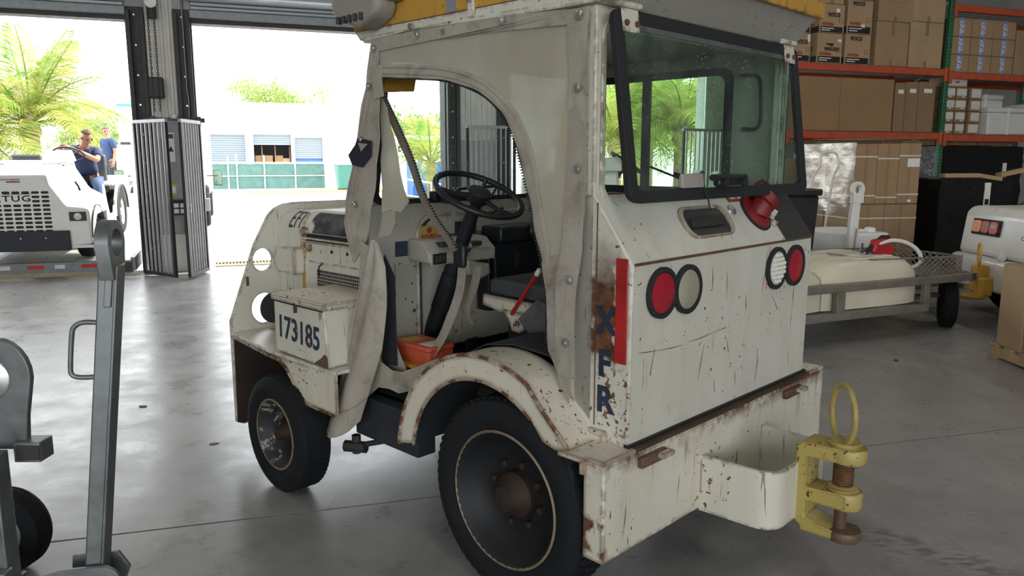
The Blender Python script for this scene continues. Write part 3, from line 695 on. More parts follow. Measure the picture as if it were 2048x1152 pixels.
# firewall with the rounded leg opening
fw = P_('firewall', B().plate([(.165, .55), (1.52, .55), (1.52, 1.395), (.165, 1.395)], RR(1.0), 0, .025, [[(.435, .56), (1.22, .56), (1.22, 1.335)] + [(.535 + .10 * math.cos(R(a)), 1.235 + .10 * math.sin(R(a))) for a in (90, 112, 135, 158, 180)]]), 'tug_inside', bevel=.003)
P_('opening_trim', B().tube([(.995, .432, .56), (.995, .432, 1.235)] + [(.995, .535 + .103 * math.cos(R(a)), 1.235 + .103 * math.sin(R(a))) for a in (165, 150, 135, 120, 105, 90)] + [(.995, 1.22, 1.338)], .012, 6), 'tug_inside', fw, smooth=50)
P_('opening_seal', B().tube([(.99, .447, .56), (.99, .447, 1.23)] + [(.99, .545 + .098 * math.cos(R(a)), 1.225 + .098 * math.sin(R(a))) for a in (165, 150, 135, 120, 105, 90)] + [(.99, 1.21, 1.323)], .005, 6), 'black_rubber', fw, smooth=50)
P_('cab_bolt', B().lathe([(0, .012), (.008, .009)], (.998, .405, .89), (-1, 0, 0), 8), 'steel', fw)
for v, z in ((.42, .82), (.40, 1.02), (.415, 1.1), (.30, .98), (.27, 1.05), (.36, .95), (.33, 1.12), (.40, .93)):
    P_('rivet', B().lathe([(0, .005), (.004, .003)], (.998, v, z), (-1, 0, 0), 6), 'dark_metal', fw)
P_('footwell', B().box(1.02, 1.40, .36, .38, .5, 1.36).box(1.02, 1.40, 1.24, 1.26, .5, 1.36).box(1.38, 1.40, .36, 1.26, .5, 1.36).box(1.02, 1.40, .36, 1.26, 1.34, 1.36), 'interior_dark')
P_('heat_shield', B().box(1.18, 1.2, .5, .8, .62, .98), mat('grey_board', (.13, .13, .125), .8))
# roof
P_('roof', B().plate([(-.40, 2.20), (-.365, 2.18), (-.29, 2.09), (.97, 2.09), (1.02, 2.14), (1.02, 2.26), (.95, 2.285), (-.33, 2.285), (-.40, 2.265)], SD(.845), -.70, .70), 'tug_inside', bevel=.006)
rf = P_('roof_side_band', B().plate([(-.36, 2.10), (.98, 2.10), (1.02, 2.14), (-.40, 2.14)], SD(.135), 0, .02), 'tug_white', bevel=.003)
P_('roof_lip', B().box(-.30, .95, .128, .16, 2.088, 2.112), 'tug_white', rf, bevel=.004)
yb = P_('yellow_roof_band', B().plate([(-.405, 2.142), (1.022, 2.142), (1.022, 2.255), (-.405, 2.255)], SD(.132), 0, .02), 'tug_yellow')
P_('yellow_rear_edge', B().box(-.415, -.395, .132, 1.36, 2.195, 2.262), 'tug_yellow', yb, bevel=.004)
P_('yellow_rear_edge', B().box(-.417, -.39, 1.362, 1.55, 2.195, 2.262), 'tug_yellow', yb, bevel=.004)
P_('grey_tape_patch', B().box(.36, .41, .128, .132, 2.142, 2.25), mat('grey_tape', (.22, .25, .28), .7), yb)
tb = P_('band_bracket', B().box(.255, .285, .12, .133, 2.11, 2.30), 'tug_white', yb, bevel=.003)
P_('bracket_bolt', B().lathe([(0, .013), (.012, .010)], (.27, .12, 2.17), (0, -1, 0), 8), 'steel', tb)
for u, z in ((.62, 2.118), (.42, 2.075)): P_('roof_bolt', B().lathe([(0, .013), (.014, .011)], (u, .13, z), (0, -1, 0), 8), 'steel', rf)
lp = P_('corner_work_lamp', B().plate([(.70, 2.20), (.72, 2.165), (.84, 2.125), (1.0, 2.17), (1.03, 2.23), (1.02, 2.33), (.72, 2.33)], SD(.02), 0, .11), mat('lamp_beige_grey', (.30, .27, .245), .6), bevel=.025, seg=3)
for k in range(5): P_('cooling_fin', B().box(.79 + k * .04, .805 + k * .04, .005, .03, 2.15, 2.18), 'dark_metal', lp, bevel=.004)
P_('lamp_bracket', B().box(.66, .73, .06, .13, 2.22, 2.35), mat('bracket_taupe', (.28, .25, .23), .6), lp, bevel=.008)
P_('lamp_bolt', B().lathe([(0, .016), (.012, .012)], (.78, .02, 2.24), (0, -1, 0), 8), 'dark_metal', lp)
# hinged rear hatch
def hp(v, t, off=0.): return (lerp(-.41, -.325, t) - off, v, lerp(1.46, 2.075, t))
hfn = lambda a, b, w: hp(a, b, w)
ht = P_('rear_hatch_frame', B().plate(rrect(.165, 1.462, 0, 1, .06), hfn, -.004, .018, [rrect(.213, 1.416, .065, .93, .035)]), 'black_rubber', bevel=.005)
P_('hatch_glass', B().plate(rrect(.19, 1.44, .04, .96, .04), hfn, .004, .008), glass('hatch_glass', (.84, .93, .88), .08, .6, gl=.06), ht)
P_('hatch_head_strip', B().plate([(.21, .90), (1.42, .90), (1.42, .935), (.21, .935)], hfn, .008, .016), 'galvanized', ht)
for v in (.245, 1.375):
    hg = P_('hatch_hinge', B().plate([(v - .045, .88), (v + .045, .88), (v + .045, 1.0), (v - .045, 1.0)], hfn, .018, .024), 'tug_white', ht, bevel=.004)
    P_('hinge_barrel', B().tube([hp(v - .06, 1.02, .02), hp(v + .06, 1.02, .02)], .011, 10), 'tug_white', hg, smooth=40)
    for dv in (-.028, .028): P_('hinge_bolt', B().lathe([(0, .011), (.008, .009)], hp(v + dv, .925, .024), (-1, 0, 0), 8), 'rust', hg)
lt = P_('hatch_latch', B().plate([(.67, .075), (.84, .075), (.87, .13), (.67, .13)], hfn, .02, .05), 'black_paint', ht, bevel=.008)
P_('latch_handle', B().tube([hp(.62, .125, .05), hp(.86, .125, .05)], .012, 8), 'black_paint', lt, smooth=40)
for v in (.70, .84): P_('latch_knob', B().lathe([(0, .018), (.012, .018), (.016, .01)], hp(v, .09, .05), (-1, 0, 0), 12), 'black_rubber', lt, smooth=40)
P_('hatch_wiper', B().tube([hp(.30, .19, .012), hp(.50, .11, .014)], .004, 6).tube([hp(.44, .15, .012), hp(.53, .12, .018)], .007, 6), 'black_paint', ht, smooth=40)
P_('wiper_cover', B().plate([(.46, .07), (.60, .07), (.60, .15), (.46, .15)], hfn, .008, .03), mat('beige_cover', (.33, .31, .28), .6), ht, bevel=.006)
P_('hanging_wire', B().tube([hp(.60, .13, .02), hp(.61, .02, .03), hp(.625, -.07, .03)], .003, 5), 'black_paint', ht)
# ---- front shield plate with the lamp holes
FP = [(.0, .17), (.0, .735), (.157, 1.14), (.25, 1.30), (.29, 1.335), (.345, 1.358), (.42, 1.365), (1.24, 1.365), (1.32, 1.358), (1.37, 1.335), (1.41, 1.30), (1.503, 1.14), (1.66, .735), (1.66, .17), (1.62, .15), (1.56, .155), (1.5, .25), (1.4, .35), (.26, .35), (.16, .25), (.10, .155), (.04, .15)]
holes = [circle(.205, 1.055, .058, 24, .063), circle(.20, .785, .075, 26, .085), circle(1.455, 1.055, .058, 24, .063), circle(1.46, .785, .075, 26, .085)]
fp = P_('front_shield', B().plate(FP, RR(2.07), 0, .022, holes), 'tug_white', bevel=.003)
M['shaded_rust'] = mat('shaded_dark_rust', (.035, .022, .018), .9, var=.4, scale=6)
P_('shield_skirt', B().plate([(.004, .17), (.01, .65), (.36, .65), (.36, .36), (.26, .36), (.16, .26), (.10, .165), (.04, .16)], RR(2.060), 0, .009), 'shaded_rust', fp)  # added dark plate; its rust tone also holds the shade under the wing
P_('shield_holes', B().lathe([(0, .014), (.004, .014)], (2.066, .14, .55), (-1, 0, 0), 10).lathe([(0, .013), (.004, .013)], (2.066, .06, .52), (-1, 0, 0), 10), 'white_label', fp)
P_('rust_run', B().box(2.066, 2.07, .10, .115, .92, .97), 'rust', fp)
for v in (.235, 1.43):
    hl = P_('head_lamp', B().lathe([(-.09, .04), (-.08, .07), (.0, .085), (.03, .088)], (1.99, v, .79), (1, 0, 0), 24), 'black_rubber', smooth=40)
    P_('lamp_bracket', B().tube([(1.98, v - .02, .72), (1.97, v - .03, .68), (1.97, v, .672)], .016, 8).box(1.93, 2.0, v - .05, v + .05, .668, .68), 'tug_rusty', hl, smooth=40)
    P_('lens', B().lathe([(.03, .082), (.045, .07), (.05, 0)], (1.99, v, .79), (1, 0, 0), 24, cap=False), 'lens_clear', hl, smooth=40)
# ---- platform / wing over the front wheel
pf = P_('left_wing', B().plate([(2.06, .675), (2.06, .655), (1.47, .645), (1.40, .615), (1.275, .485), (1.22, .475), (.98, .472), (.98, .675)], lambda a, b, w: (a, -.05 * min(1, (2.07 - a) / .5) + w, b), 0, .012), 'tug_rusty', bevel=.002)
P_('wing_top', B().plate([(2.07, -.002), (1.57, -.054), (.98, -.054), (.98, .40), (2.07, .40)], lambda a, b, w: (a, b, w), .66, .676), 'tug_white', pf, bevel=.003)
P_('wing_liner', B().sheet([[(2.05, v, .64), (1.47, v, .635), (1.40, v, .605), (1.275, v, .475), (1.0, v, .462)] for v in (.0, .36)], .006, (0, 0, 1)), 'shaded_rust', pf)
P_('wing_inner_wall', B().box(1.05, 2.06, .36, .372, .40, .67), 'interior_dark', pf)
P_('wing_edge', B().tube([(2.06, -.002, .655), (1.57, -.05, .645), (1.47, -.052, .643), (1.40, -.052, .613), (1.275, -.052, .485), (1.22, -.052, .475), (1.0, -.052, .472)], .008, 6), 'rust_edge', pf, smooth=50)
P_('right_wing', B().box(1.05, 2.07, 1.28, 1.66, .655, .676).box(1.05, 2.07, 1.645, 1.66, .45, .66), 'tug_white', bevel=.003)
# ---- tool box with the fleet number
bx = P_('tool_box', B().plate([(1.04, .678), (1.065, .942), (1.505, .95), (1.51, .69)], SD(-.045), 0, .34), 'tug_white', bevel=.006)
ld = P_('box_lid', B().box(1.05, 1.52, -.055, .315, .938, .970), 'tug_rusty', bx, bevel=.006)
P_('box_lower_rust', B().plate([(1.043, .68), (1.046, .73), (1.07, .74), (1.10, .715), (1.15, .69), (1.155, .682)], SD(-.0475), 0, .003), 'rust', bx)
P_('lid_gap', B().box(1.07, 1.50, -.049, .30, .931, .939), 'black_ink', bx)
text('lettering', '173185', .152, M['navy'], bx, frame(V(1.290, -.0462, .803), (-1, 0, -.045), (0, 0, 1)), sx=.83, bold=.0025)
P_('padlock_hasp', B().box(1.29, 1.30, -.059, -.045, .90, .945), 'dark_metal', bx)
P_('red_dot', B().lathe([(0, .009), (.002, .009)], (1.19, -.0455, .765), (0, -1, 0), 12), 'red', bx)
# ---- bonnet: nose, cover, louvres
def hood_prof(v0, v1, zt, r, zb, n=6):
    p = [(v0, zb)] + [(v0 + r - r * math.cos(R(90 * k / n)), zt - r + r * math.sin(R(90 * k / n))) for k in range(n + 1)]
    return p + [(v0 + v1 - a, b) for a, b in reversed(p)]
def hood(name, u0, u1, prof, m, **k):
    return P_(name, B().plate(prof, RR(u0), 0, u1 - u0), m, **k)
ns = hood('bonnet_nose', 1.815, 2.07, hood_prof(.30, 1.36, 1.325, .12, .66), 'tug_white', bevel=.004)
cv = hood('bonnet_cover', 1.06, 1.80, hood_prof(.305, 1.355, 1.335, .12, .66), 'tug_white', bevel=.004)
P_('bonnet_yellow_strip', B().box(1.785, 1.818, .2985, .303, .66, 1.165), 'tug_yellow', ns)
hood('bonnet_seam', 1.797, 1.818, hood_prof(.312, 1.348, 1.313, .12, .67), 'black_ink', parent=ns)
nose_fn = lambda a, b, w: (a, .30 + .12 - (.12 + w) * math.cos(R(b)), 1.205 + (.12 + w) * math.sin(R(b)))
def nose_strip(a0, a1, b0, b1):
    n = 5; return B().sheet([[nose_fn(lerp(a0, a1, i), lerp(b0, b1, k / n), .001) for k in range(n + 1)] for i in (0, 1)], .001, (0, -.6, .8))
lett = B()
def seg(x0, x1, y0, y1):
    m = nose_strip(1.95 - x1, 1.95 - x0, 15 + y0, 15 + y1); lett.v += [p for p in m.v]; n = len(lett.v) - len(m.v); lett.f.extend(tuple(i + n for i in f) for f in m.f)
for x0, x1, y0, y1 in ((0, .009, 0, 55), (0, .038, 48, 55), (0, .032, 24, 31), (0, .038, 0, 7), (.052, .061, 0, 55), (.052, .088, 48, 55), (.052, .082, 24, 31), (.10, .109, 0, 55)): seg(x0, x1, y0, y1)
P_('lettering', lett, 'navy', ns)
# worn black top of the cover, lip, latches, louvre holes
cov_fn = lambda a, b, w: (a, .305 + .12 - (.12 + w) * math.cos(R(b)), 1.215 + (.12 + w) * math.sin(R(b)))
def scuffed_black():
    t = NT('scuffed_black_patch'); x = t.xyz()
    n = t.noise(10, 5, .65)
    c = t.mix(t.ramp(n, .4, .62), (.028, .029, .033), (.10, .10, .105))
    c = t.mix(t.ramp(t.math('ADD', x[0], t.math('MULTIPLY', t.math('SUBTRACT', n, .5), .3)), 1.70, 1.73), c, PW)
    t.set(Base_Color=c, Roughness=.6); return t.m
P_('scuffed_black_patch', B().sheet([[cov_fn(1.06 + .68 * i / 4, lerp(2, 62, k / 6), .0015) for k in range(7)] for i in range(5)], .001, (0, -.6, .8)), scuffed_black(), cv, smooth=60)
lp_ = P_('bonnet_lip', B().plate([(1.06, 1.178), (1.765, 1.178), (1.765, 1.215), (1.06, 1.215)], SD(.292), 0, .014), 'black_ink', cv)
P_('lip_flange', B().box(1.06, 1.765, .268, .296, 1.190, 1.197), 'tug_white', lp_)
P_('side_panel', B().plate([(1.06, .67), (1.06, 1.172), (1.77, 1.172), (1.77, 1.10), (1.79, 1.06), (1.79, .67)], SD(.298), 0, .008), 'tug_white', cv, bevel=.003)
P_('panel_fold', B().box(1.06, 1.74, .292, .298, 1.066, 1.074), 'tug_white', cv, bevel=.002)
hg = P_('bonnet_hinge', B().lathe([(-.02, .018), (.02, .018)], (1.765, .29, 1.225), (0, 1, 0), 12).box(1.75, 1.785, .288, .30, 1.17, 1.25), 'tug_rusty', cv, smooth=40)
P_('bonnet_latch', B().tube([(1.77, .285, 1.16), (1.75, .27, 1.14), (1.72, .275, 1.13), (1.70, .285, 1.15)], .007, 6).box(1.71, 1.73, .284, .298, 1.12, 1.16), 'tug_rusty', cv, smooth=40)
gv = B()
def hole(u, z): gv.box(u - .0055, u + .0055, .2962, .2985, z - .007, z + .007)
for j in range(6):
    for i in range(28): hole(1.662 - i * .0165, 1.024 - j * .0175)
for j in range(6, 9):
    for i in range(7, 12): hole(1.662 - i * .0165, 1.024 - j * .0175)
tag(P_('louvre_holes', gv, 'black_ink', cv), kind='stuff')
P_('hanging_wire', B().tube([(1.60, .293, 1.07), (1.63, .285, 1.05), (1.635, .288, 1.0)], .004, 5), 'black_ink', cv)
P_('chipped_slot', B().box(1.36, 1.52, .294, .299, .83, .86), 'rust', cv)
for u in (1.52, 1.38): P_('panel_screw', B().lathe([(0, .009), (.004, .009)], (u, .298, 1.135), (0, -1, 0), 8), 'black_ink', cv)
bk = P_('side_bracket_plate', B().plate([(1.80, 1.0), (1.80, 1.135), (1.985, 1.13), (2.03, 1.09), (2.03, 1.05), (1.99, .99)], SD(.255), 0, .008), 'tug_white', bevel=.003)
P_('bracket_flange', B().box(1.785, 1.81, .235, .30, .995, 1.14), 'tug_rusty', bk, bevel=.003)
# ---- rear mudguards
def arc(r, a0, a1, n): return [(.10 + r * math.cos(R(lerp(a0, a1, k / n))), .40 + r * math.sin(R(lerp(a0, a1, k / n)))) for k in range(n + 1)]
OUT = [(.597, .44)] + arc(.497, 8, 118, 20) + [(-.20, .765), (-.285, .69), (-.318, .655)]
INN = [(-.318, .648), (-.26, .640), (-.205, .655)] + list(reversed(arc(.405, 8, 128, 20))) + [(.508, .46)]
for v0, s in ((.0, 1), (1.66, -1)):
    lab = 'left' if s > 0 else 'right'
    mg = P_('rear_mudguard', B().plate(OUT + INN, lambda a, b, w: (a, v0 + s * w, b), 0, .012), 'tug_rusty', bevel=.003)
    P_('mudguard_top', B().sheet([[(a, v0 + s * v, b) for a, b in OUT] for v in (.0, .09, .19)], .006, (0, 0, -1)), 'tug_rusty', mg, smooth=40)
    P_('mudguard_rim', B().tube([(a, v0, b) for a, b in OUT], .0075, 6), 'rust_edge', mg, smooth=50)
    P_('mudguard_inner_rim', B().tube([(a, v0, b) for a, b in arc(.405, 8, 128, 20)], .006, 6), 'rust_edge', mg, smooth=50)
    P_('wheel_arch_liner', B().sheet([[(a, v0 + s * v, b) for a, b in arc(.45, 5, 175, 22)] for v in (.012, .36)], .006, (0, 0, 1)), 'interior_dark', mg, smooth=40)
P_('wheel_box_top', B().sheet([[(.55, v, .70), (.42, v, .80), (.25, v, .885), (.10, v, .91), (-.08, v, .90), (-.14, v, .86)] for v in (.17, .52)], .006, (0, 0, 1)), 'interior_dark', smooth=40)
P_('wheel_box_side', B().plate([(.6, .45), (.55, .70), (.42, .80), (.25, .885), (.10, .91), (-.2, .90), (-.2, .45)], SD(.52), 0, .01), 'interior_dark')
# ---- cab floor, step, inside fittings
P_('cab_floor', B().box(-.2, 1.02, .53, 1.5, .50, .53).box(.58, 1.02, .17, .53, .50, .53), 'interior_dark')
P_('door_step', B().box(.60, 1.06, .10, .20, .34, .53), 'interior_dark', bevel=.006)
P_('rear_bulkhead', B().box(-.20, -.18, .2, 1.5, .53, 1.47), 'tug_inside')
st = P_('seat', B().box(.24, .60, .52, .92, 1.0, 1.075), 'seat_vinyl', bevel=.022, seg=3)
P_('seat_base', B().box(.25, .60, .52, .92, .955, 1.0), 'black_paint', st, bevel=.01)
sf = P_('seat_frame', B().plate([(.615, .955), (.615, 1.005), (.25, .995), (.25, .95), (.36, .945), (.50, .935)], SD(.498), 0, .02), 'tug_rusty', st, bevel=.004)
P_('frame_bracket', B().plate([(.47, .955), (.34, .95), (.33, .89), (.36, .865), (.41, .87), (.43, .92)], SD(.475), 0, .02, [circle(.375, .905, .012, 10)]), 'tug_rusty', st, bevel=.003)
P_('seat_lever', B().tube([(.40, .468, .945), (.30, .462, 1.07), (.235, .46, 1.15)], .009, 8), 'red', st, smooth=40)
P_('lever_tip', B().tube([(.25, .46, 1.132), (.232, .46, 1.156)], .0105, 8), 'white_label', st, smooth=40)
P_('slide_box', B().plate([(.36, .93), (.25, 1.03), (.16, 1.0), (.16, .90), (.27, .85)], SD(.46), .0, .05), 'galvanized', st, bevel=.006)
P_('seat_post', B().box(.24, .30, .52, .60, .88, .96), 'tug_rusty', st, bevel=.006)
P_('seat_box', B().box(.0, .2, .50, .62, .9, .99), 'white_plastic', st, bevel=.01)
P_('seat_pedestal', B().box(.2, .55, .60, .92, .53, .95), 'interior_dark', st)
P_('seat_back', B().box(.0, .08, .55, .95, 1.08, 1.30), 'seat_vinyl', bevel=.03, seg=3)
# steering wheel
wc = Vector((.70, .56, 1.445)); th = R(27); wax = Vector((-math.sin(th), 0, math.cos(th))); wX = Vector((math.cos(th), 0, math.sin(th))); wY = Vector((0, 1, 0))
def wp(r, a, h=0.): return wc + (wX * math.cos(a) + wY * math.sin(a)) * r + wax * h
sr = P_('steering_wheel', B().tube([wp(.205, 2 * math.pi * k / 72) for k in range(72)], [.0135 + (.0022 if k % 2 else 0) for k in range(72)], 9, closed=True), 'black_paint', smooth=60)
for k in range(3):
    a = R(-70 + 120 * k); P_('spoke', B().tube([wp(.03, a, -.01), wp(.12, a, -.014), wp(.20, a, 0)], [.012, .011, .010], 8), 'black_paint', sr, smooth=50)
P_('wheel_hub', B().lathe([(-.05, .03), (-.03, .052), (.012, .058), (.022, .05), (.024, 0)], wc, wax, 24, cap=False), 'black_paint', sr, smooth=40)
clm = P_('steering_column', B().tube([wc - wax * .03, wc - wax * .30, wc - wax * .34], [.030, .034, .034], 14).tube([wc - wax * .30, wc - wax * .95], .042, 14), 'black_paint', smooth=40)
P_('column_clamp', B().lathe([(-.012, .05), (.012, .05)], wc - wax * .27, wax, 16), 'steel', clm, smooth=40)
P_('turn_lever', B().tube([wc - wax * .12, wc - wax * .10 + wY * .14, wc - wax * .08 + wY * .19], .007, 6), 'black_paint', clm, smooth=40)
P_('column_guard', B().sheet([[wc - wax * h + wY * (.055 * math.cos(R(a))) - wX * (.055 * math.sin(R(a))) for a in range(-10, 191, 20)] for h in (.42, .62)], .004, (-1, 0, 0)), 'black_paint', clm, smooth=50)
# dash console
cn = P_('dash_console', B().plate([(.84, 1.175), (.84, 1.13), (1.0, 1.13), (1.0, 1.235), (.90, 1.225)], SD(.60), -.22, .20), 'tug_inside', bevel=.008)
P_('console_face', B().box(.832, .84, .385, .79, 1.12, 1.178), 'tug_inside', cn, bevel=.003)
sp = P_('switch_plate', B().plate([(.39, 1.125), (.47, 1.125), (.47, 1.175), (.39, 1.175)], RR(.826), 0, .005), 'black_paint', cn, bevel=.002)
for v in (.41, .43, .45): P_('rocker_switch', B().box(.818, .826, v - .007, v + .007, 1.135, 1.165), 'dark_metal', sp, bevel=.002)
for a, b in (((.88, .46, 1.208), .11), ((.87, .62, 1.20), .09)): P_('console_dial', B().box(a[0] - .03, a[0] + .04, a[1], a[1] + b, a[2] - .01, a[2] + .012), 'dark_metal', cn, bevel=.003)
P_('knee_bracket', B().plate([(.60, 1.06), (.60, 1.13), (.74, 1.10), (.75, 1.05), (.68, 1.03)], RR(.82), 0, .02), 'tug_inside', cn, bevel=.006)
P_('dash_panel', B().plate([(.42, 1.24), (1.23, 1.24), (1.23, 1.335), (.53, 1.335)], RR(.985), 0, .012), 'tug_inside', bevel=.003)
sg = P_('yellow_sign', B().plate([(.44, 1.225), (.55, 1.225), (.55, 1.29), (.44, 1.29)], RR(.978), 0, .005), mat('faded_yellow_sign', (.36, .25, .06), .6))
text('lettering', 'REQUIRED', .026, M['red_ink'], sg, frame(V(.9775, .495, 1.24), (0, -1, 0), (0, 0, 1)), sx=.8, bold=.0006)
P_('sign_icon', B().plate(circle(.495, 1.268, .014, 12), RR(.9765), 0, .002), 'red_ink', sg)
P_('dark_sign', B().plate([(.66, 1.20), (.80, 1.20), (.80, 1.30), (.66, 1.30)], RR(.978), 0, .005), 'navy')
bt = P_('black_side_box', B().box(.90, .99, .81, 1.20, .84, 1.185), 'black_paint', bevel=.008)
P_('box_label', B().box(.897, .90, 1.0, 1.03, 1.05, 1.12), 'dark_metal', bt); P_('box_knob', B().lathe([(0, .014), (.02, .01)], (.90, 1.15, 1.0), (-1, 0, 0), 10), 'steel', bt, smooth=40)
P_('box_handle', B().tube([(.89, .84, 1.16), (.88, .84, 1.0), (.89, .84, .9)], .008, 6), 'dark_metal', bt, smooth=40)
hb2 = P_('heater_unit', B().box(.84, .99, .84, 1.15, 1.19, 1.27).lathe([(0, .05), (.03, .05)], (.84, 1.08, 1.24), (-1, 0, 0), 16), 'black_paint', bevel=.012)
P_('right_inner_panel', B().box(.30, .99, 1.46, 1.49, .55, 1.42), 'interior_dark')
P_('gear_lever', B().tube([(.80, .85, .55), (.74, .83, .8), (.72, .82, .92)], .008, 6).lathe([(0, .02), (.03, .02)], (.72, .82, .92), (0, 0, 1), 10), 'steel', smooth=40)
P_('pedal', B().box(.90, .915, .50, .58, .60, .72), 'black_rubber', bevel=.006); P_('pedal', B().box(.90, .915, .66, .74, .60, .72), 'black_rubber', bevel=.006)
# orange box on its yellow tray, on the step side
ob = P_('yellow_tray', B().box(.62, .985, .20, .42, .685, .70), 'yellow', bevel=.003)
M['orange_box'] = mat('orange_red_box', (.62, .11, .055), .45, var=.15)
oc = P_('orange_control_box', B().plate(rrect(.68, .93, .235, .385, .015, 3), lambda a, b, w: (a, b, w), .70, .765), 'orange_box', ob, bevel=.006)
P_('control_box_cover', B().plate(rrect(.675, .935, .23, .39, .02, 3), lambda a, b, w: (a, b, w), .767, .785), 'orange_box', oc, bevel=.004)
P_('white_sticker', B().box(.70, .78, .26, .35, .7855, .7865), 'white_label', oc); P_('yellow_sticker', B().box(.85, .92, .25, .35, .7855, .7865), 'yellow', oc)
P_('box_plug', B().tube([(.93, .28, .74), (.98, .28, .76), (1.0, .27, .74)], .016, 8), 'galvanized', oc, smooth=40)
# ---- canvas door: everything hangs on the left side
ARCH_OUT = [(.847, 1.99), (.614, 1.972), (.424, 1.948), (.283, 1.913), (.185, 1.873), (.104, 1.819), (.049, 1.773), (.006, 1.719), (-.033, 1.643), (-.057, 1.548), (-.076, 1.463), (-.115, 1.292), (-.123, 1.251)]
ARCH_IN = [(.818, 1.937), (.597, 1.917), (.399, 1.894), (.22, 1.84), (.117, 1.771), (.052, 1.686), (.025, 1.616), (-.019, 1.495), (-.054, 1.357), (-.088, 1.248), (-.107, 1.151), (-.116, 1.045), (-.114, .937), (-.167, .838), (-.223, .768)]
AO = [tuple(p) for p in smooth_path([(a, b, 0) for a, b in ARCH_OUT], 4)]; AI = [tuple(p) for p in smooth_path([(a, b, 0) for a, b in ARCH_IN], 4)]
def cloth(name, outline, m, v0=.128, th=.004, parent=None, wav=.004, cuts=2):
    """flat panel, subdivided and slightly rippled"""
    mb = B().plate(outline, SD(v0), 0, th); me = mb.mesh(name)
    bm = bmesh.new(); bm.from_mesh(me)
    bmesh.ops.subdivide_edges(bm, edges=[e for e in bm.edges if e.calc_length() > .09], cuts=cuts, use_grid_fill=True)
    bmesh.ops.triangulate(bm, faces=[f for f in bm.faces if len(f.verts) > 4])
    for p in bm.verts:
        x, z = p.co.x, p.co.z; p.co.y += wav * (math.sin(x * 23 + z * 9) + .7 * math.sin(z * 31 - x * 11) + .5 * math.sin(x * 47))
    bm.to_mesh(me); bm.free(); me.shade_smooth(); me.set_sharp_from_angle(angle=R(45))
    return link_mesh(name, me, M[m], parent or tug)
cd = cloth('canvas_door', [(.877, 2.097), (.569, 2.103), (.103, 2.093), (-.278, 2.073), (-.196, 2.029), (.1, 2.043), (.5, 2.05), (.844, 2.042)], 'canvas', .122)
REAR = [(-.278, 2.073), (-.27, 1.944), (-.268, 1.631), (-.274, 1.437), (-.262, 1.304), (-.237, 1.132), (-.229, .957), (-.223, .768)]
cloth('rear_canvas_strip', REAR + [(-.167, .838), (-.15, .95), (-.15, 1.15), (-.17, 1.26), (-.196, 1.467), (-.2, 1.793), (-.196, 2.03)], 'canvas', .121, parent=cd)
cloth('rear_canvas_lower', [(-.223, .768), (-.167, .838), (-.114, .937), (-.116, 1.045), (-.107, 1.151), (-.088, 1.248), (-.12, 1.27), (-.19, 1.28), (-.21, 1.15), (-.2, .957)], 'canvas_dirty', .124, parent=cd)
cloth('vinyl_window', [(.844, 2.045), (.5, 2.053), (.1, 2.046), (-.2, 2.032), (-.204, 1.793), (-.2, 1.467), (-.19, 1.272), (-.115, 1.262)] + [(lerp(along([tuple(p) for p in AO], k / 24).x, along([p2 for p2 in AI if p2[1] > 1.19], k / 24).x, .35), lerp(along([tuple(p) for p in AO], k / 24).y, along([p2 for p2 in AI if p2[1] > 1.19], k / 24).y, .35)) for k in range(24, -1, -1)], 'vinyl', .130, .002, cd, .0)
bandn = 40
rows = []
for k in range(bandn + 1):
    t = k / bandn; p = along(AO, t); q = along([p2 for p2 in AI if p2[1] > 1.19], t)
    rows.append([(p.x, .122 + .003 * math.sin(k * .9), p.y), (lerp(p.x, q.x, .5), .119 + .002 * math.sin(k * 1.7), lerp(p.y, q.y, .5)), (q.x, .122 + .003 * math.sin(k * 1.2), q.y)])
P_('zip_band', B().sheet(rows, .005, (0, 1, 0)), 'canvas', cd, smooth=50)
for f in (.25, .72):
    P_('band_seam', B().tube([(lerp(r[0][0], r[2][0], f), min(r[0][1], r[1][1]) - .001, lerp(r[0][2], r[2][2], f)) for r in rows], .0014, 4), 'canvas_dirty', cd)
zt = B()
L0 = [p for p in AI if p[1] > .95]
for k in range(150):
    p = along(L0, (k + .5) / 150); q = along(L0, (k + .8) / 150); d = Vector((q.x - p.x, q.y - p.y)).normalized(); nx, nz = -d.y, d.x
    if nx * -1 + nz * -.3 < 0 and False: pass
    c = (p.x + .004, .123, p.y - .002); zt.box(c[0] - .003, c[0] + .006, .119, .127, c[2] - .003, c[2] + .0022)
tag(P_('zip_teeth', zt, 'black_ink', cd), kind='stuff')
P_('zip_tape', B().tube([(p[0] + .002, .124, p[1] - .001) for p in L0], .003, 5), 'black_ink', cd)
PIL = [(.877, 2.097), (.93, 1.904), (1.005, 1.691), (1.077, 1.499), (1.102, 1.42), (1.128, 1.317), (1.088, 1.181), (1.071, 1.136), (.965, 1.227), (.953, 1.25), (.916, 1.386), (.876, 1.52), (.843, 1.697), (.842, 1.868), (.836, 1.993), (.832, 2.092)]
cloth('front_canvas_strip', PIL, 'canvas', .120, .006, cd, .005)
for off in (.018, .05):
    P_('strip_seam', B().tube([(u - off, .1125, z) for u, z in PIL[1:7]], .0015, 4), 'canvas_dirty', cd)
cloth('keeper_tab', [(.858, 1.985), (.80, 1.985), (.81, 1.93), (.80, 1.86), (.87, 1.85), (.875, 1.92)], 'canvas', .114, .004, cd, .002)
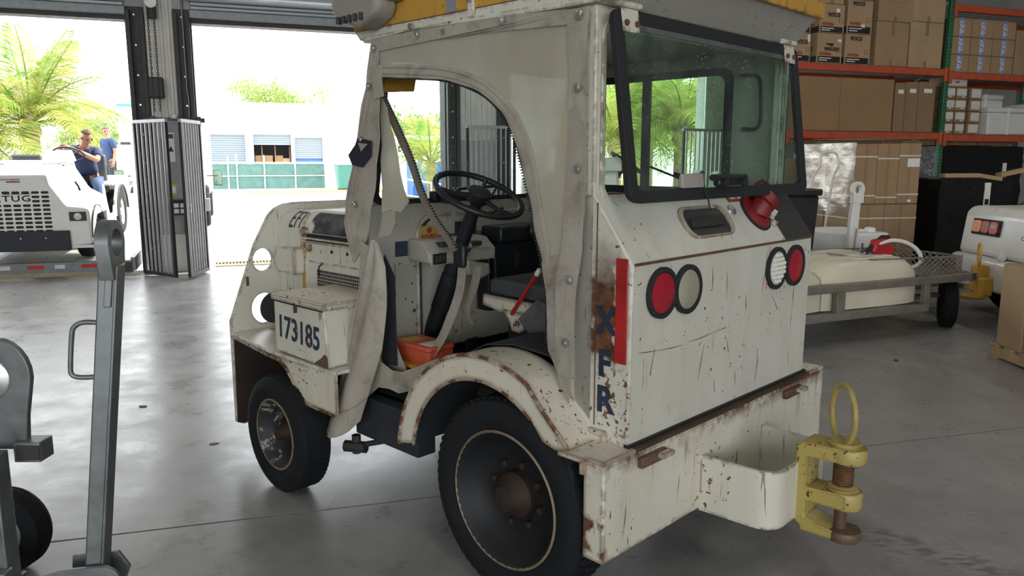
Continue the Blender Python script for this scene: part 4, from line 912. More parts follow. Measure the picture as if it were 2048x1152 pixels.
# lower canvas with the torn gap, the folded flap hanging outside, the loose strips
LOW = [(.961, 1.25), (.878, 1.206), (.832, 1.141), (.832, 1.082), (.852, .995), (.862, .873), (.864, .786), (.837, .722), (.777, .693), (.695, .705), (.592, .746), (.503, .789), (.45, .81), (.45, .79), (.533, .73), (.60, .655), (.66, .625), (.732, .60), (.80, .605), (.87, .60), (.94, .545), (1.0, .50), (1.03, .8)]
cloth('lower_canvas', LOW, 'canvas', .10, .005, cd, .006)
flap_l = [(.885, 1.262), (.916, 1.189), (1.034, .822), (1.12, .57), (1.208, .338)]; flap_r = [(.855, 1.25), (.80, 1.16), (.785, 1.0), (.80, .78), (.855, .60), (.905, .455)]
rows = []
for k in range(15):
    t = k / 14; a = along([(u, z) + (0,) for u, z in flap_l], t); b = along([(u, z) + (0,) for u, z in flap_r], t); r = []
    for j in range(9):
        s = j / 8; fold = -.035 * math.sin(s * math.pi) * (.3 + t) - .012 * math.sin(s * 9 + t * 5)
        zz = lerp(a.y, b.y, s) - (.05 * math.sin(s * math.pi) * t)
        r.append((lerp(a.x, b.x, s), lerp(.105, .03, t) + fold, zz))
    rows.append(r)
P_('folded_flap', B().sheet(rows, .005, (0, 1, 0)), 'canvas', cd, smooth=60)
P_('flap_seam', B().tube([Vector(p) + Vector((0, -.004, 0)) for p in (Vector(rows[12][j]) for j in range(9))], .0016, 4), 'canvas_dirty', cd)
P_('flap_seam', B().tube([Vector(rows[k][1]) + Vector((0, -.004, 0)) for k in range(15)], .0016, 4), 'canvas_dirty', cd)
cloth('inner_flap', [(.881, 1.029), (.858, .874), (.76, .684), (.841, .666), (.906, .7), (.934, .765), (.913, .889)], 'canvas', .165, .004, cd, .006)
P_('dark_lining', B().plate([(.87, 1.19), (.80, 1.10), (.80, .70), (.90, .70), (.90, 1.1)], SD(.150), 0, .004), 'interior_dark', cd)
cloth('loose_vinyl', [(.877, 1.861), (.833, 1.817), (.785, 1.702), (.756, 1.578), (.732, 1.474), (.7, 1.427), (.764, 1.379), (.816, 1.387), (.877, 1.373), (.881, 1.535), (.89, 1.726)], 'vinyl', .155, .002, cd, .006)
cloth('loose_vinyl_tail', [(.877, 1.373), (.798, 1.388), (.80, 1.33), (.838, 1.278), (.923, 1.261)], 'vinyl_clear', .158, .002, cd, .004)
ST = smooth_path([(.914, .16, 1.938), (.885, .18, 1.853), (.803, .2, 1.704), (.722, .2, 1.578), (.66, .2, 1.454), (.581, .2, 1.354), (.504, .2, 1.287), (.459, .2, 1.235)], 4)
rows = [[(p.x - w, p.y, p.z + w * .6), (p.x + w, p.y - .006, p.z - w * .6)] for i, p in enumerate(ST) for w in (.019 - .006 * i / len(ST),)]
M['strap_brown'] = canvas_mat('brown_strap', (.17, .15, .125), .7)
P_('hanging_zip_strap', B().sheet(rows, .004, (0, 1, 0)), 'strap_brown', cd, smooth=60)
zb = B()
for i in range(60):
    p = along([tuple(q) for q in ST], (i + .5) / 60); zb.box(p.x - .020, p.x - .012, p.y - .007, p.y + .002, p.z + .008, p.z + .013)
tag(P_('strap_zip_teeth', zb, 'black_ink', cd), kind='stuff')
def strap(name, pts, w, m):
    S = smooth_path(pts, 5); return P_(name, B().sheet([[(p.x - w, p.y, p.z - .1 * w), (p.x + w, p.y + .01, p.z + .1 * w)] for p in S], .004, (0, 1, 0)), m, cd, smooth=60)
strap('hanging_webbing', [(.591, .35, 1.155), (.60, .35, 1.08), (.617, .34, .995), (.67, .30, .829), (.735, .24, .69)], .030, 'canvas')
strap('hanging_webbing', [(.545, .40, 1.146), (.57, .40, 1.057), (.63, .40, .939), (.60, .40, .885)], .028, 'canvas_dirty')
P_('webbing_buckle', B().box(.56, .63, .335, .36, 1.14, 1.24), 'black_paint', cd, bevel=.01)
M['dark_navy'] = mat('dark_navy_cloth', (.012, .014, .028), .8)
cloth('navy_patch', [(.983, 1.693), (.891, 1.679), (.891, 1.616), (.956, 1.567), (1.031, 1.577), (1.052, 1.62), (1.0, 1.663)], 'dark_navy', .106, .005, cd, .003)
P_('patch_window', B().plate([(.975, 1.672), (.905, 1.666), (.955, 1.635)], SD(.103), 0, .003), 'canvas_dirty', cd)
for u, z in ((-.248, 2.053), (-.245, 1.828), (-.250, 1.57), (.103, 2.078), (.569, 2.08), (.90, 1.906), (.965, 1.685), (1.03, 1.405), (.858, 2.056), (-.22, 1.20), (-.205, .98)):
    P_('snap_fastener', B().lathe([(0, .016), (.004, .016), (.006, .009), (.010, .007)], (u, .114, z), (0, -1, 0), 14), 'steel', cd, smooth=40)
P_('dark_gap_patch', B().plate([(.305, 1.155), (.375, 1.155), (.375, 1.225), (.305, 1.225)], RR(.993), 0, .004), 'navy', fw)
# ================================================================== pallet rack and everything on it
RO = Vector((6.32, 11.6, 0)); RZ = R(20)
def RP(t, d, z=0): return RO + Wa * t + Wn * d + Vector((0, 0, z))
M['orange_beam'] = mat('orange_beam', (.50, .085, .035), .4, var=.15)
M['green_upright'] = mat('green_upright', (.035, .16, .075), .45, var=.15)
def kraft(name, c): return mat(name, c, .8, var=.10, scale=3)
KR = [kraft('kraft_card', (.34, .225, .125)), kraft('kraft_card_pale', (.40, .275, .16)), kraft('kraft_card_dark', (.26, .165, .088)), kraft('kraft_card_red', (.30, .18, .09))]
M['tape'] = mat('brown_tape', (.25, .165, .09), .3, var=.05)
M['wire_grey'] = mat('wire_grey', (.20, .19, .18), .6, .2)
rack = thing('pallet_rack', 'tall pallet rack with orange beams and green perforated uprights', 'rack', RO, RZ)
hole_me = MB().box(-.006, .006, -.002, .002, -.011, .011).mesh('upright_hole')
for t in (-2.82, 0, 2.86):
    for d in (0, 1.02):
        up = MB().box(t - .04, t + .04, d, d + .06, 0, 5.0).build('upright', M['green_upright'], rack, bevel=.006)
        if d == 0:
            hb_ = MB()
            for k in range(98):
                for sx in (-.02, .02): hb_.box(t + sx - .006, t + sx + .006, -.0015, .001, .05 + k * .05 - .011, .05 + k * .05 + .011)
                hb_.box(t - .0415, t - .039, .018, .03, .05 + k * .05 - .011, .05 + k * .05 + .011)
            tag(hb_.build('upright_slots', M['black_ink'], up), kind='stuff')
    for k in range(5):
        z = .3 + k * .9; br = MB().tube([(t, .05, z), (t, 1.03, z + .45)], .018, 6).tube([(t, 1.03, z + .45), (t, .05, z + .9)], .018, 6)
        br.build('upright_brace', M['green_upright'], rack, 40)
    MB().box(t - .06, t + .06, -.02, .12, 0, .01).build('foot_plate', M['green_upright'], rack)
def beams(t0, t1, z):
    for d in (-.01, 1.03):
        b = MB().box(t0 + .042, t1 - .042, d, d + .05, z - .095, z).build('beam', M['orange_beam'], rack, bevel=.006)
        for tt in (t0 + .042, t1 - .042): MB().box(tt - .03, tt + .03, d - .012, d + .002, z - .17, z + .02).build('beam_connector', M['orange_beam'], b, bevel=.004)
    wd = MB(); n = int((t1 - t0) / .055)
    for i in range(n): wd.box(t0 + .06 + i * .055, t0 + .065 + i * .055, -.012, 1.06, z, z + .006); wd.box(t0 + .06 + i * .055, t0 + .065 + i * .055, -.014, -.008, z - .03, z + .006)
    for j in range(8): wd.box(t0 + .05, t1 - .05, .05 + j * .13, .055 + j * .13, z - .006, z)
    tag(wd.build('wire_deck', M['wire_grey'], rack), kind='stuff')
beams(-2.82, 0, 1.985); beams(-2.82, 0, 2.89); beams(0, 2.86, 1.965); beams(0, 2.86, 2.86); beams(0, 2.86, 3.80); beams(-2.82, 0, 4.75)
def carton(label, t0, t1, z0, z1, dep=.45, d=.04, k=0, group=None, tape=True, yaw=0, name='carton', org=None, rz=None, cat='carton'):
    """cardboard box: body, two top flaps, tape; local x along the shelf, y into it"""
    w, h = t1 - t0, z1 - z0
    o = thing(name, label, cat, RP((t0 + t1) / 2, d + dep / 2, z0 + .001) if org is None else org, (RZ if rz is None else rz) + R(yaw), group)
    body = MB().box(-w / 2, w / 2, -dep / 2, dep / 2, 0, h - .008).build('carton_body', KR[k % 4], o, bevel=.006)
    for s in (-1, 1): MB().box(-w / 2 + .001, w / 2 - .001, .002 if s > 0 else -dep / 2 + .001, dep / 2 - .001 if s > 0 else -.002, h - .008, h - .003).build('flap', KR[k % 4], o)
    if tape:
        MB().box(-.028, .028, -dep / 2 - .002, -dep / 2, h * .70, h - .002).build('tape', M['tape'], o)
        MB().box(-.028, .028, -dep / 2 - .002, -dep / 2, 0.002, h * .14).build('tape', M['tape'], o)
    o['w'] = w; o['h'] = h; o['dep'] = dep
    return o
def on_front(o, x0, x1, z0, z1, m, name, th=.002):
    return MB().box(x0, x1, -o['dep'] / 2 - th, -o['dep'] / 2 + .0005, z0, z1).build(name, m, o)
def on_left(o, y0, y1, z0, z1, m, name, th=.002):
    return MB().box(-o['w'] / 2 - th, -o['w'] / 2 + .0005, y0, y1, z0, z1).build(name, m, o)
def ftext(o, s, x, z, size, m, **k):
    return text('lettering', s, size, m, o, frame((x, -o['dep'] / 2 - .0015, z), (1, 0, 0), (0, 0, 1)), depth=.0006, **k)
def ltext(o, s, y, z, size, m, **k):
    return text('lettering', s, size, m, o, frame((-o['w'] / 2 - .0015, y, z), (0, -1, 0), (0, 0, 1)), depth=.0006, **k)
def printed(label, t0, t1, z0, z1, model, mx=0., mz=.82, grp='printed pump cartons on the rack', yaw=0, icon=False):
    o = carton(label, t0, t1, z0, z1, .42, .04, 1, grp, False, yaw); w, h, dp = o['w'], o['h'], o['dep']
    on_front(o, -w * .46, w * .44, h * .02, h * .22, M['black_ink'], 'print_band'); on_left(o, -dp * .46, dp * .46, h * .02, h * .22, M['black_ink'], 'print_band')
    for i, q in enumerate((.155, .085)):
        on_front(o, -w * .42, -w * (.08 - .16 * (i == 0)), h * q - .006, h * q + .006, M['white_label'], 'band_print', .003)
    ftext(o, model, mx * w, mz * h, .075 if icon is False else .062, M['black_ink'], bold=.004)
    ftext(o, 'HONDA', -w * .17, h * .30, .052, M['red_ink'], bold=.003); ltext(o, 'HONDA', 0, h * .30, .052, M['red_ink'], bold=.003)
    ltext(o, model, .02, mz * h, .07, M['black_ink'], bold=.004)
    for i in range(2):
        for j in range(2): on_front(o, w * (.26 + .12 * i), w * (.26 + .12 * i) + .022, h * (.34 + .09 * j), h * (.34 + .09 * j) + .03, KR[2], 'handling_mark')
    if icon: on_front(o, -.06, .06, h * .60, h * .66, M['black_ink'], 'print_icon'); on_front(o, .0, .05, h * .56, h * .60, M['black_ink'], 'print_icon')
    return o
h3 = printed('printed pump carton bearing a small pump picture, second from left on the middle orange beam', -2.33, -1.91, 2.90, 3.29, 'WH15XT', .08, .46, icon=True)
on_front(h3, .13, .19, .28, .315, M['white_label'], 'shipping_label')
h1 = printed('printed pump carton with a torn white label, stacked above the pump picture carton', -2.31, -1.90, 3.292, 3.67, 'WX15', .06, .62)
on_left(h1, -.17, -.08, .24, .34, M['white_label'], 'shipping_label'); on_front(h1, .06, .12, .27, .32, M['white_label'], 'torn_label')
h4 = printed('printed pump carton standing on the middle beam beside the tall plain cartons', -1.86, -1.42, 2.90, 3.30, 'WX15', -.08, .84)
h2 = printed('printed pump carton with a tilted white sticker, upper one beside the tall plain cartons', -1.85, -1.42, 3.302, 3.75, 'WX15', -.08, .88)
on_front(h2, .02, .09, .08, .13, M['white_label'], 'tilted_sticker')
h5 = printed('printed pump carton at the far left of the middle beam beside the cab', -2.78, -2.44, 2.90, 3.27, 'WX15', .05, .68)
on_front(h5, .11, .15, .26, .35, M['white_label'], 'shipping_label')
printed('printed pump carton topmost at the far left, cut by the frame edge', -2.78, -2.46, 3.272, 3.62, 'WX15', 0, .8)
carton('plain carton topmost in the column of the torn label carton', -2.33, -1.93, 3.672, 4.02, .42, k=1)
carton('small carton topmost in the column of the tilted sticker carton', -1.85, -1.45, 3.752, 4.05, .42, k=0)
t3 = carton('tall plain carton standing on the middle beam right of the printed cartons', -1.33, -.745, 2.90, 3.50, .6, k=0)
on_left(t3, -.12, .0, .46, .56, M['white_label'], 'shipping_label'); on_left(t3, -.12, .0, .33, .36, M['white_label'], 'shipping_label')
carton('tall plain carton on the middle beam next to the green upright', -.72, -.10, 2.90, 3.53, .6, k=1)
t1 = carton('large carton with lines of faint print, stacked at the top left of the upright', -1.32, -.70, 3.502, 4.05, .6, k=0)
for i in range(4): on_front(t1, -.16 + .03 * i, .18 - .02 * i, .26 + .045 * i, .27 + .045 * i, KR[2], 'faint_print')
carton('large carton stacked topmost against the green upright', -.70, -.10, 3.532, 4.05, .6, k=1)
b1 = carton('wide flat brown carton at the left end of the lower orange beam', -2.74, -1.885, 1.995, 2.72, .5, k=3, tape=False)
b2 = carton('wide flat brown carton in the middle of the lower orange beam', -1.88, -.94, 1.995, 2.72, .5, k=3, tape=False)
for i, (a, b, h, wd) in enumerate(((-.91, -.72, 2.68, 'leftmost'), (-.71, -.48, 2.70, 'middle'), (-.47, -.16, 2.71, 'rightmost'))):
    o = carton('narrow upright carton with a white label, %s of the three beside the wide cartons' % wd, a, b, 1.995, h, .5, k=2, group='narrow cartons on the lower beam', tape=False)
    w = b - a; on_front(o, -w * .2, w * .3, (h - 1.995) * .78, (h - 1.995) * .86, M['white_label'], 'shipping_label')
def blue_tape():
    t = NT('blue_printed_tape'); n = t.noise(26, 3, .6, dist=1.5)
    t.set(Base_Color=t.mix(t.ramp(n, .46, .52), (.62, .64, .74), (.10, .11, .38)), Roughness=.35); return t.m
BT = blue_tape()
rowsz = ((2.87, 3.118, 'bottom'), (3.12, 3.368, 'middle'), (3.37, 3.63, 'top')); cols = ((.055, .435, 'left'), (.445, .875, 'centre'), (.885, 1.33, 'right'))
for z0, z1, rn in rowsz:
    for a, b, cn_ in cols:
        o = carton('carton with blue printed tape, %s row, %s column of the taped stack' % (rn, cn_), a + random.uniform(0, .01), b, z0, z1, .42, k=0, group='blue taped cartons', tape=False)
        on_front(o, -.045, .045, .003, z1 - z0 - .004, BT, 'blue_tape'); MB().box(-.045, .045, -.2, .2, z1 - z0 - .004, z1 - z0 - .001).build('blue_tape', BT, o)
carton('tall carton to the right of the blue taped stack', 1.36, 1.85, 2.87, 3.52, .5, k=0)
carton('tall carton at the far right of the middle shelf', 1.87, 2.5, 2.87, 3.5, .5, k=2)
MW = mat('printed_white_paper', (.62, .60, .55), .7, var=.12, scale=40)
cx = ((.06, .255, 'left'), (.28, .49, 'middle'), (.55, .80, 'right')); rz_ = ('lowest', 'second lowest', 'second highest', 'highest')
for i, (a, b, cn_) in enumerate(cx):
    for r_ in range(4):
        z0 = 1.975 + r_ * .171
        o = carton('small white-labelled carton, %s in the %s column of the labelled stack' % (rz_[r_], cn_), a, b, z0, z0 + .169, .3, .06, 2, 'small labelled cartons', False, random.uniform(-4, 4))
        q = .14 + .05 * random.random(); on_front(o, -.088, .092, .045 - .02 * (i == 2), .145, MW, 'big_white_label'); on_front(o, -.02 + .03 * i, .03 + .03 * i, .02, .04, MW, 'small_sticker')
o = carton('long whitish carton lying across the top of the labelled stack', .07, .50, 2.66, 2.80, .3, .08, 1, None, False); on_front(o, -.19, .20, .02, .12, MW, 'white_print'); on_front(o, -.02, .05, .055, .085, mat('green_print', (.1, .22, .12), .7), 'green_mark')
M['foam'] = mat('white_foam', (.66, .65, .62), .85, var=.06, scale=12)
def foam(label, t0, t1, z0, z1, d, dep, yaw=0):
    o = thing('foam_box', label, 'foam box', RP((t0 + t1) / 2, d + dep / 2, z0), RZ + R(yaw), 'foam boxes on the rack'); w = t1 - t0; h = z1 - z0
    MB().box(-w / 2, w / 2, -dep / 2, dep / 2, 0, h - .08).build('foam_body', M['foam'], o, bevel=.02); MB().box(-w / 2 - .006, w / 2 + .006, -dep / 2 - .006, dep / 2 + .006, h - .078, h).build('foam_lid', M['foam'], o, bevel=.02)
    MB().box(-.03, .03, -dep / 2 - .008, -dep / 2 - .004, 0, h).build('clear_tape', M['white_label'], o)
foam('taller white foam box at the back of the lower shelf', .84, 1.62, 1.975, 2.60, .36, .45); foam('squat white foam box in front on the lower shelf', .90, 1.75, 1.975, 2.38, .03, .30, 2)
foam('far right white foam box on the lower shelf', 1.8, 2.4, 1.975, 2.45, .1, .5)
g_ = carton('dark grey carton lying behind the labelled stack', .55, 1.6, 1.975, 2.72, .2, .84, 2, None, False); g_.children[0].data.materials[0] = mat('grey_card', (.16, .17, .16), .7)
# ------------------------------------------------------------------ wooden pallets
M['pallet_wood'] = mat('pallet_wood', (.42, .29, .16), .8, var=.2, scale=6)
board_me = {}
def pallet(label, loc, rz, w, l, h=.13, group='wooden pallets'):
    o = thing('wooden_pallet', label, 'pallet', loc, rz, group)
    n = 6
    def board(nm, a0, a1, b0, b1, c0, c1): MB().box(a0, a1, b0, b1, c0, c1).build(nm, M['pallet_wood'], o, bevel=.003)
    for i in range(n):
        y = -l / 2 + l * i / (n - 1) * (1 - .09 / l); board('deck_board', -w / 2, w / 2, y, y + .09, h - .02, h)
    for x in (-w / 2, -.02, w / 2 - .04): board('stringer', x, x + .04, -l / 2, l / 2, .02, h - .02)
    for y in (-l / 2, -.045, l / 2 - .09): board('bottom_board', -w / 2, w / 2, y, y + .09, 0, .02)
    return o
# ------------------------------------------------------------------ strapped carton stack under stretch film
so = Vector((4.07, 9.30, 0)); srz = R(10); sx_, sy_ = Vector((math.cos(srz), math.sin(srz), 0)), Vector((-math.sin(srz), math.cos(srz), 0))
def SP(x, y, z): return so + sx_ * x + sy_ * y + Vector((0, 0, z))
pallet('wooden pallet under the strapped carton stack', SP(.43, .6, 0), srz, .88, 1.2)
M['strap_white'] = mat('white_strap', (.7, .68, .62), .4, var=.05)
def stacked(label, x0, x1, y0, y1, z0, z1, k, straps, grp='cartons of the strapped stack'):
    w, dp = x1 - x0, y1 - y0
    o = carton(label, 0, w, 0, z1 - z0, dp, org=SP((x0 + x1) / 2, (y0 + y1) / 2, z0), rz=srz, k=k, group=grp, tape=False)
    on_front(o, -.02, .02, 0.004, (z1 - z0) - .01, KR[(k + 3) % 4], 'front_seam', .0015)
    for z in straps:
        s = MB().box(-w / 2 - .002, w / 2 + .002, -dp / 2 - .003, -dp / 2, z - .007, z + .007).box(-w / 2 - .003, -w / 2, -dp / 2, dp / 2, z - .007, z + .007); s.build('strap', M['strap_white'], o)
    return o
nm3 = ('left', 'middle', 'right')
for j, (y0, y1, fb) in enumerate(((0, .59, 'front'), (.61, 1.2, 'back'))):
    for i in range(3):
        dz = (.0, -.022, .012)[i]
        o = stacked('tall strapped carton, %s one of the %s upper row in the wrapped stack' % (nm3[i], fb), .288 * i, .288 * i + .284, y0, y1, 1.075, 1.79 + .004 * i, 0, (.56 + dz, .10 + dz))
        if i == 2 and j == 0: on_front(o, -.03, .13, .44, .54, M['white_label'], 'shipping_label'); on_front(o, .0, .05, .02, .05, M['white_label'], 'small_sticker')
    for i in range(2):
        for r_, (z0, z1) in enumerate(((.135, .60), (.603, 1.072))):
            stacked('wide strapped carton, %s, %s tier, %s row of the wrapped stack' % (('left', 'right')[i], ('bottom', 'second')[r_], fb), .433 * i, .433 * i + .428, y0, y1, z0, z1, 2 if r_ == 0 else 0, (.30,) if r_ else ())
fs = thing('flattened_card', 'loose flattened cardboard sheets lying on top of the wrapped stack', 'cardboard', SP(.45, .5, 1.803), srz)
for i, (dx, dy, rr_, tilt) in enumerate(((0, 0, 3, 2), (.05, .1, -5, 4), (-.06, -.05, 6, 7))):
    o = MB().box(-.40, .44, -.45, .45, 0, .006).build('card_sheet', KR[i], fs); o.location = (dx, dy, .004 + .022 * i); o.rotation_euler = (R(tilt * .3), R(-tilt * .25), R(rr_))
def film():
    t = NT('stretch_film'); tr = t.n('ShaderNodeBsdfTransparent'); gs = t.n('ShaderNodeBsdfGlossy'); gs.inputs['Roughness'].default_value = .2
    df = t.n('ShaderNodeBsdfDiffuse'); df.inputs[0].default_value = (.8, .78, .75, 1)
    bp = t.n('ShaderNodeBump'); bp.inputs['Distance'].default_value = .03; bp.inputs['Strength'].default_value = .25; t.l(t.noise(3, 3, stretch=(1, 1, 2.5), dist=.6), bp.inputs['Height']); t.l(bp.outputs[0], gs.inputs['Normal'])
    a = t.n('ShaderNodeMixShader'); a.inputs[0].default_value = .25; t.l(gs.outputs[0], a.inputs[1]); t.l(df.outputs[0], a.inputs[2])
    b = t.n('ShaderNodeMixShader'); t.l(t.ramp(t.noise(4, 5, stretch=(1, 1, 3)), .38, .72, .05, .30), b.inputs[0]); t.l(tr.outputs[0], b.inputs[1]); t.l(a.outputs[0], b.inputs[2]); t.l(b.outputs[0], t.out.inputs[0]); return t.m
fm = MB(); rows = []
for k in range(13):
    z = lerp(.95, 1.80, k / 12); r_ = []
    for j in range(14):
        y = lerp(1.215, -.006, j / 13); p = SP(-.012 - .006 * math.sin(k * 1.9 + j) - .004 * math.sin(j * 2.3), y, z - (.05 * (j / 13) if k == 0 else 0)); r_.append(p)
    rows.append(r_)
fm.sheet(rows, .001, -sx_); tag(fm.build('stretch_film', film(), None, 60), 'shiny clear stretch film wrapped around the side of the strapped stack', 'film')
# ------------------------------------------------------------------ black wrapped loads
def black_film():
    t = NT('black_film'); t.set(Base_Color=(.008, .009, .010), Roughness=.16)
    t.bump(t.math('ADD', t.noise(6, 5, .6, stretch=(1, 1, 2.2), dist=.8), t.math('MULTIPLY', t.noise(28, 3, .6, dist=1), .3)), .03, .7); return t.m
BF = black_film()
def black_load(label, loc, rz, w, dp, h):
    o = thing('wrapped_load', label, 'load', loc, rz, 'loads in black film')
    mb = MB().box(-w / 2, w / 2, -dp / 2, dp / 2, .13, h); me = mb.mesh('black_wrap'); bm = bmesh.new(); bm.from_mesh(me)
    bmesh.ops.subdivide_edges(bm, edges=bm.edges[:], cuts=9, use_grid_fill=True)
    for p in bm.verts:
        x, y, z = p.co; k = .012; p.co += Vector((math.sin(z * 17 + y * 9), math.sin(z * 13 + x * 11), .6 * math.sin(x * 9 + y * 7))) * k
    bm.to_mesh(me); bm.free(); me.shade_smooth(); me.set_sharp_from_angle(angle=R(60))
    link_mesh('black_wrap', me, BF, o)
    for s in (-1, 0, 1): MB().box(s * w * .45 - .05, s * w * .45 + .05, -dp / 2, dp / 2, 0.0, .13).build('pallet_runner', M['pallet_wood'], o, bevel=.004)
    return o
p = Vector((5.62, 10.05, 0))
bl = black_load('lower black wrapped load with bent card strips on top beside the strapped stack', p, R(14), 1.1, .9, 1.37)
MB().box(.10, .19, -.462, -.455, 1.02, 1.32).build('white_label_sheet', M['white_label'], bl); MB().box(.115, .175, -.4635, -.462, 1.05, 1.12).build('label_print', M['black_ink'], bl)
for i, (x0, x1, rr_) in enumerate(((-.0, .34, 8), (.34, .72, -10), (-.5, 0, 0))):
    o = MB().box(0, x1 - x0, -.01, .09, 0, .05).build('card_edge_strip', KR[1], bl, bevel=.004); o.location = (x0, -.45, 1.385 + (.0 if i else 0)); o.rotation_euler = (0, R(rr_), R(-3))
b2_ = black_load('taller black wrapped load on the rack floor behind the lower one', RP(.95, .55, 0), RZ, 1.7, .95, 1.80)
MB().box(.42, .50, -.49, -.483, 1.25, 1.55).build('white_label_sheet', M['white_label'], b2_); MB().box(.43, .49, -.4915, -.49, 1.28, 1.36).build('label_print', M['black_ink'], b2_)
carton('small plain carton on top at the right side of the strapped stack', 0, .3, 0, .30, .3, org=Vector((5.35, 10.75, 1.50)), rz=RZ, k=1)
o = carton('carton under the upper labelled one, right side of the strapped stack', 0, .3, 0, .30, .3, org=Vector((5.35, 10.75, 1.19)), rz=RZ, k=0); on_front(o, -.1, .02, .1, .22, M['white_label'], 'shipping_label')
o = carton('big low carton carrying the two small labelled cartons', 0, .7, 0, 1.18, .5, org=Vector((5.40, 10.85, 0.0)), rz=RZ, k=3)
for i, (t0, t1, h, wd) in enumerate(((.15, 1.0, .35, 'left'), (1.02, 1.7, .37, 'right'))):
    carton('flat carton on top of the taller black load, %s one' % wd, 0, t1 - t0, 0, .09, .6, org=RP((t0 + t1) / 2, .55, 1.815), rz=RZ, k=2)
for i, (x, y, w, h, wd) in enumerate(((-2.35, .5, .75, 1.62, 'left'), (-1.5, .5, .8, 1.7, 'right'))):
    carton('tall carton on the rack floor behind the strapped stack, %s one' % wd, 0, w, 0, h, .8, org=RP(x, y, 0), rz=RZ, k=1 + i)
# ------------------------------------------------------------------ hand truck, black bin
ht_ = thing('hand_truck', 'tall aluminium hand truck in front of the strapped carton stack', 'hand truck', (3.72, 9.30, 0), R(14))
al = M['alu'] = mat('aluminium', (.78, .78, .76), .4, .0, .05)
for x in (-.13, .13):
    pts = smooth_path([(x * 1.0, .25, .2), (x * 1.0, .12, .8), (x * 1.0, .06, 1.2), (x * 1.05, .03, 1.40), (x * .95, -.06, 1.52), (x * .9, -.06, 1.6)], 5)
    MB().tube(pts, .014, 8).build('side_rail', al, ht_, 50)
MB().tube(smooth_path([(-.117, -.06, 1.6), (-.105, -.05, 1.66), (-.05, -.05, 1.685), (.05, -.05, 1.685), (.105, -.05, 1.66), (.117, -.06, 1.6)], 5), .014, 8).build('top_loop', al, ht_, 50)
for z, y in ((.4, .21), (.75, .13), (1.15, .07)): MB().tube([(-.13, y, z), (.13, y, z)], .012, 8).build('cross_bar', al, ht_, 50)
MB().tube([(-.075, .2, .3), (-.075, .05, 1.25)], .011, 8).build('centre_rail', al, ht_, 50)
MB().box(-.2, .2, -.05, .25, .02, .03).build('toe_plate', al, ht_, bevel=.004)
for x in (-.22, .22): MB().lathe([(-.03, .03), (-.03, .10), (-.015, .125), (.015, .125), (.03, .10), (.03, .03)], (x, .3, .125), (1, 0, 0), 20).build('wheel', M['black_rubber'], ht_, 40)
MB().tube([(-.22, .3, .125), (.22, .3, .125)], .012, 8).build('wheel_axle', al, ht_, 40)
bn = thing('black_bin', 'black plastic bin with a lid standing left of the hand truck', 'bin', (2.74, 8.1, 0), R(14))
MB().hexa([(-.26, -.26, .06), (.26, -.26, .06), (.26, .26, .06), (-.26, .26, .06)], [(-.31, -.30, 1.24), (.31, -.30, 1.24), (.31, .30, 1.24), (-.31, .30, 1.24)]).build('bin_body', M['black_paint'], bn, bevel=.02)
MB().box(-.33, .33, -.33, .33, 1.24, 1.31).build('bin_lid', M['black_paint'], bn, bevel=.02)
for x in (-.2, .2): MB().lathe([(-.02, .06), (.02, .06)], (x, .24, .06), (1, 0, 0), 14).build('bin_wheel', M['black_rubber'], bn, 40)
MB().tube([(-.28, .34, 1.2), (.28, .34, 1.2)], .014, 8).build('bin_handle', M['black_paint'], bn, 40)
# ================================================================== outside: trailer, tractors, people, trucks, palms, far building
M['deck_plank'] = mat('aluminium_plank', (.55, .54, .51), .45, .3, .15)
M['tractor_white'] = mat('tractor_white', (.80, .79, .76), .3, var=.012, scale=2)
M['tape_red'] = mat('tape_red', (.5, .03, .03), .35, var=.1); M['tape_silver'] = mat('tape_silver', (.62, .62, .6), .3, .3, .1)
SLOPE = R(5.5); TRZ = R(16)
td = Vector((-math.sin(TRZ), math.cos(TRZ), 0)); ta = Vector((math.cos(TRZ), math.sin(TRZ), 0))
tr0 = WP(-2.0, -.12)
fl_ = thing('flatbed_trailer', 'sloping aluminium flatbed trailer with red and white tail tape in the left door', 'trailer', tr0, TRZ)
TM = Matrix.Rotation(SLOPE, 4, 'X')
def trp(name, m, mat_, parent=None, **k):
    m.v = [tuple(TM @ Vector(p) + Vector((0, 0, .20))) for p in m.v]; return m.build(name, mat_, parent or fl_, **k)
for i in range(11):
    x = -1.30 + i * .235; trp('deck_plank', MB().box(x, x + .225, .06, 7.0, -.04, 0), M['deck_plank'], bevel=.004)
tb_ = trp('tail_beam', MB().box(-1.33, 1.32, 0, .06, -.165, .012), M['galvanized'], bevel=.006)
for i in range(7): trp('tail_tape', MB().box(-1.30 + i * .33, -1.30 + i * .33 + (.20 if i % 2 == 0 else .125), -.003, 0, -.075, -.02), M['tape_red'] if i % 2 == 0 else M['tape_silver'], tb_)
trp('tail_bumper', MB().box(-1.33, 1.15, -.01, .05, -.19, -.13), mat('dirty_bumper', (.36, .30, .2), .7), tb_, bevel=.006)
trp('tail_light_box', MB().box(1.15, 1.31, -.012, .05, -.15, -.01), M['dark_metal'], tb_, bevel=.006)
for s in (-1, 1):
    rl = trp('side_rail', MB().box(1.30 if s > 0 else -1.36, 1.36 if s > 0 else -1.30, .02, 7.0, -.14, .05), M['galvanized'], bevel=.006)
    for k in range(8): trp('rail_tape', MB().box(1.36 if s > 0 else -1.363, 1.363 if s > 0 else -1.36, .12 + k * .8, .42 + k * .8, -.09, -.03), M['tape_red'], rl)
    for k in range(2): trp('trailer_wheel', MB().lathe([(-.1, .2), (-.1, .33), (-.07, .36), (.07, .36), (.1, .33), (.1, .2)], (s * 1.05, 4.6 + .85 * k, -.30), (1, 0, 0), 20), M['black_rubber'], smooth=40)
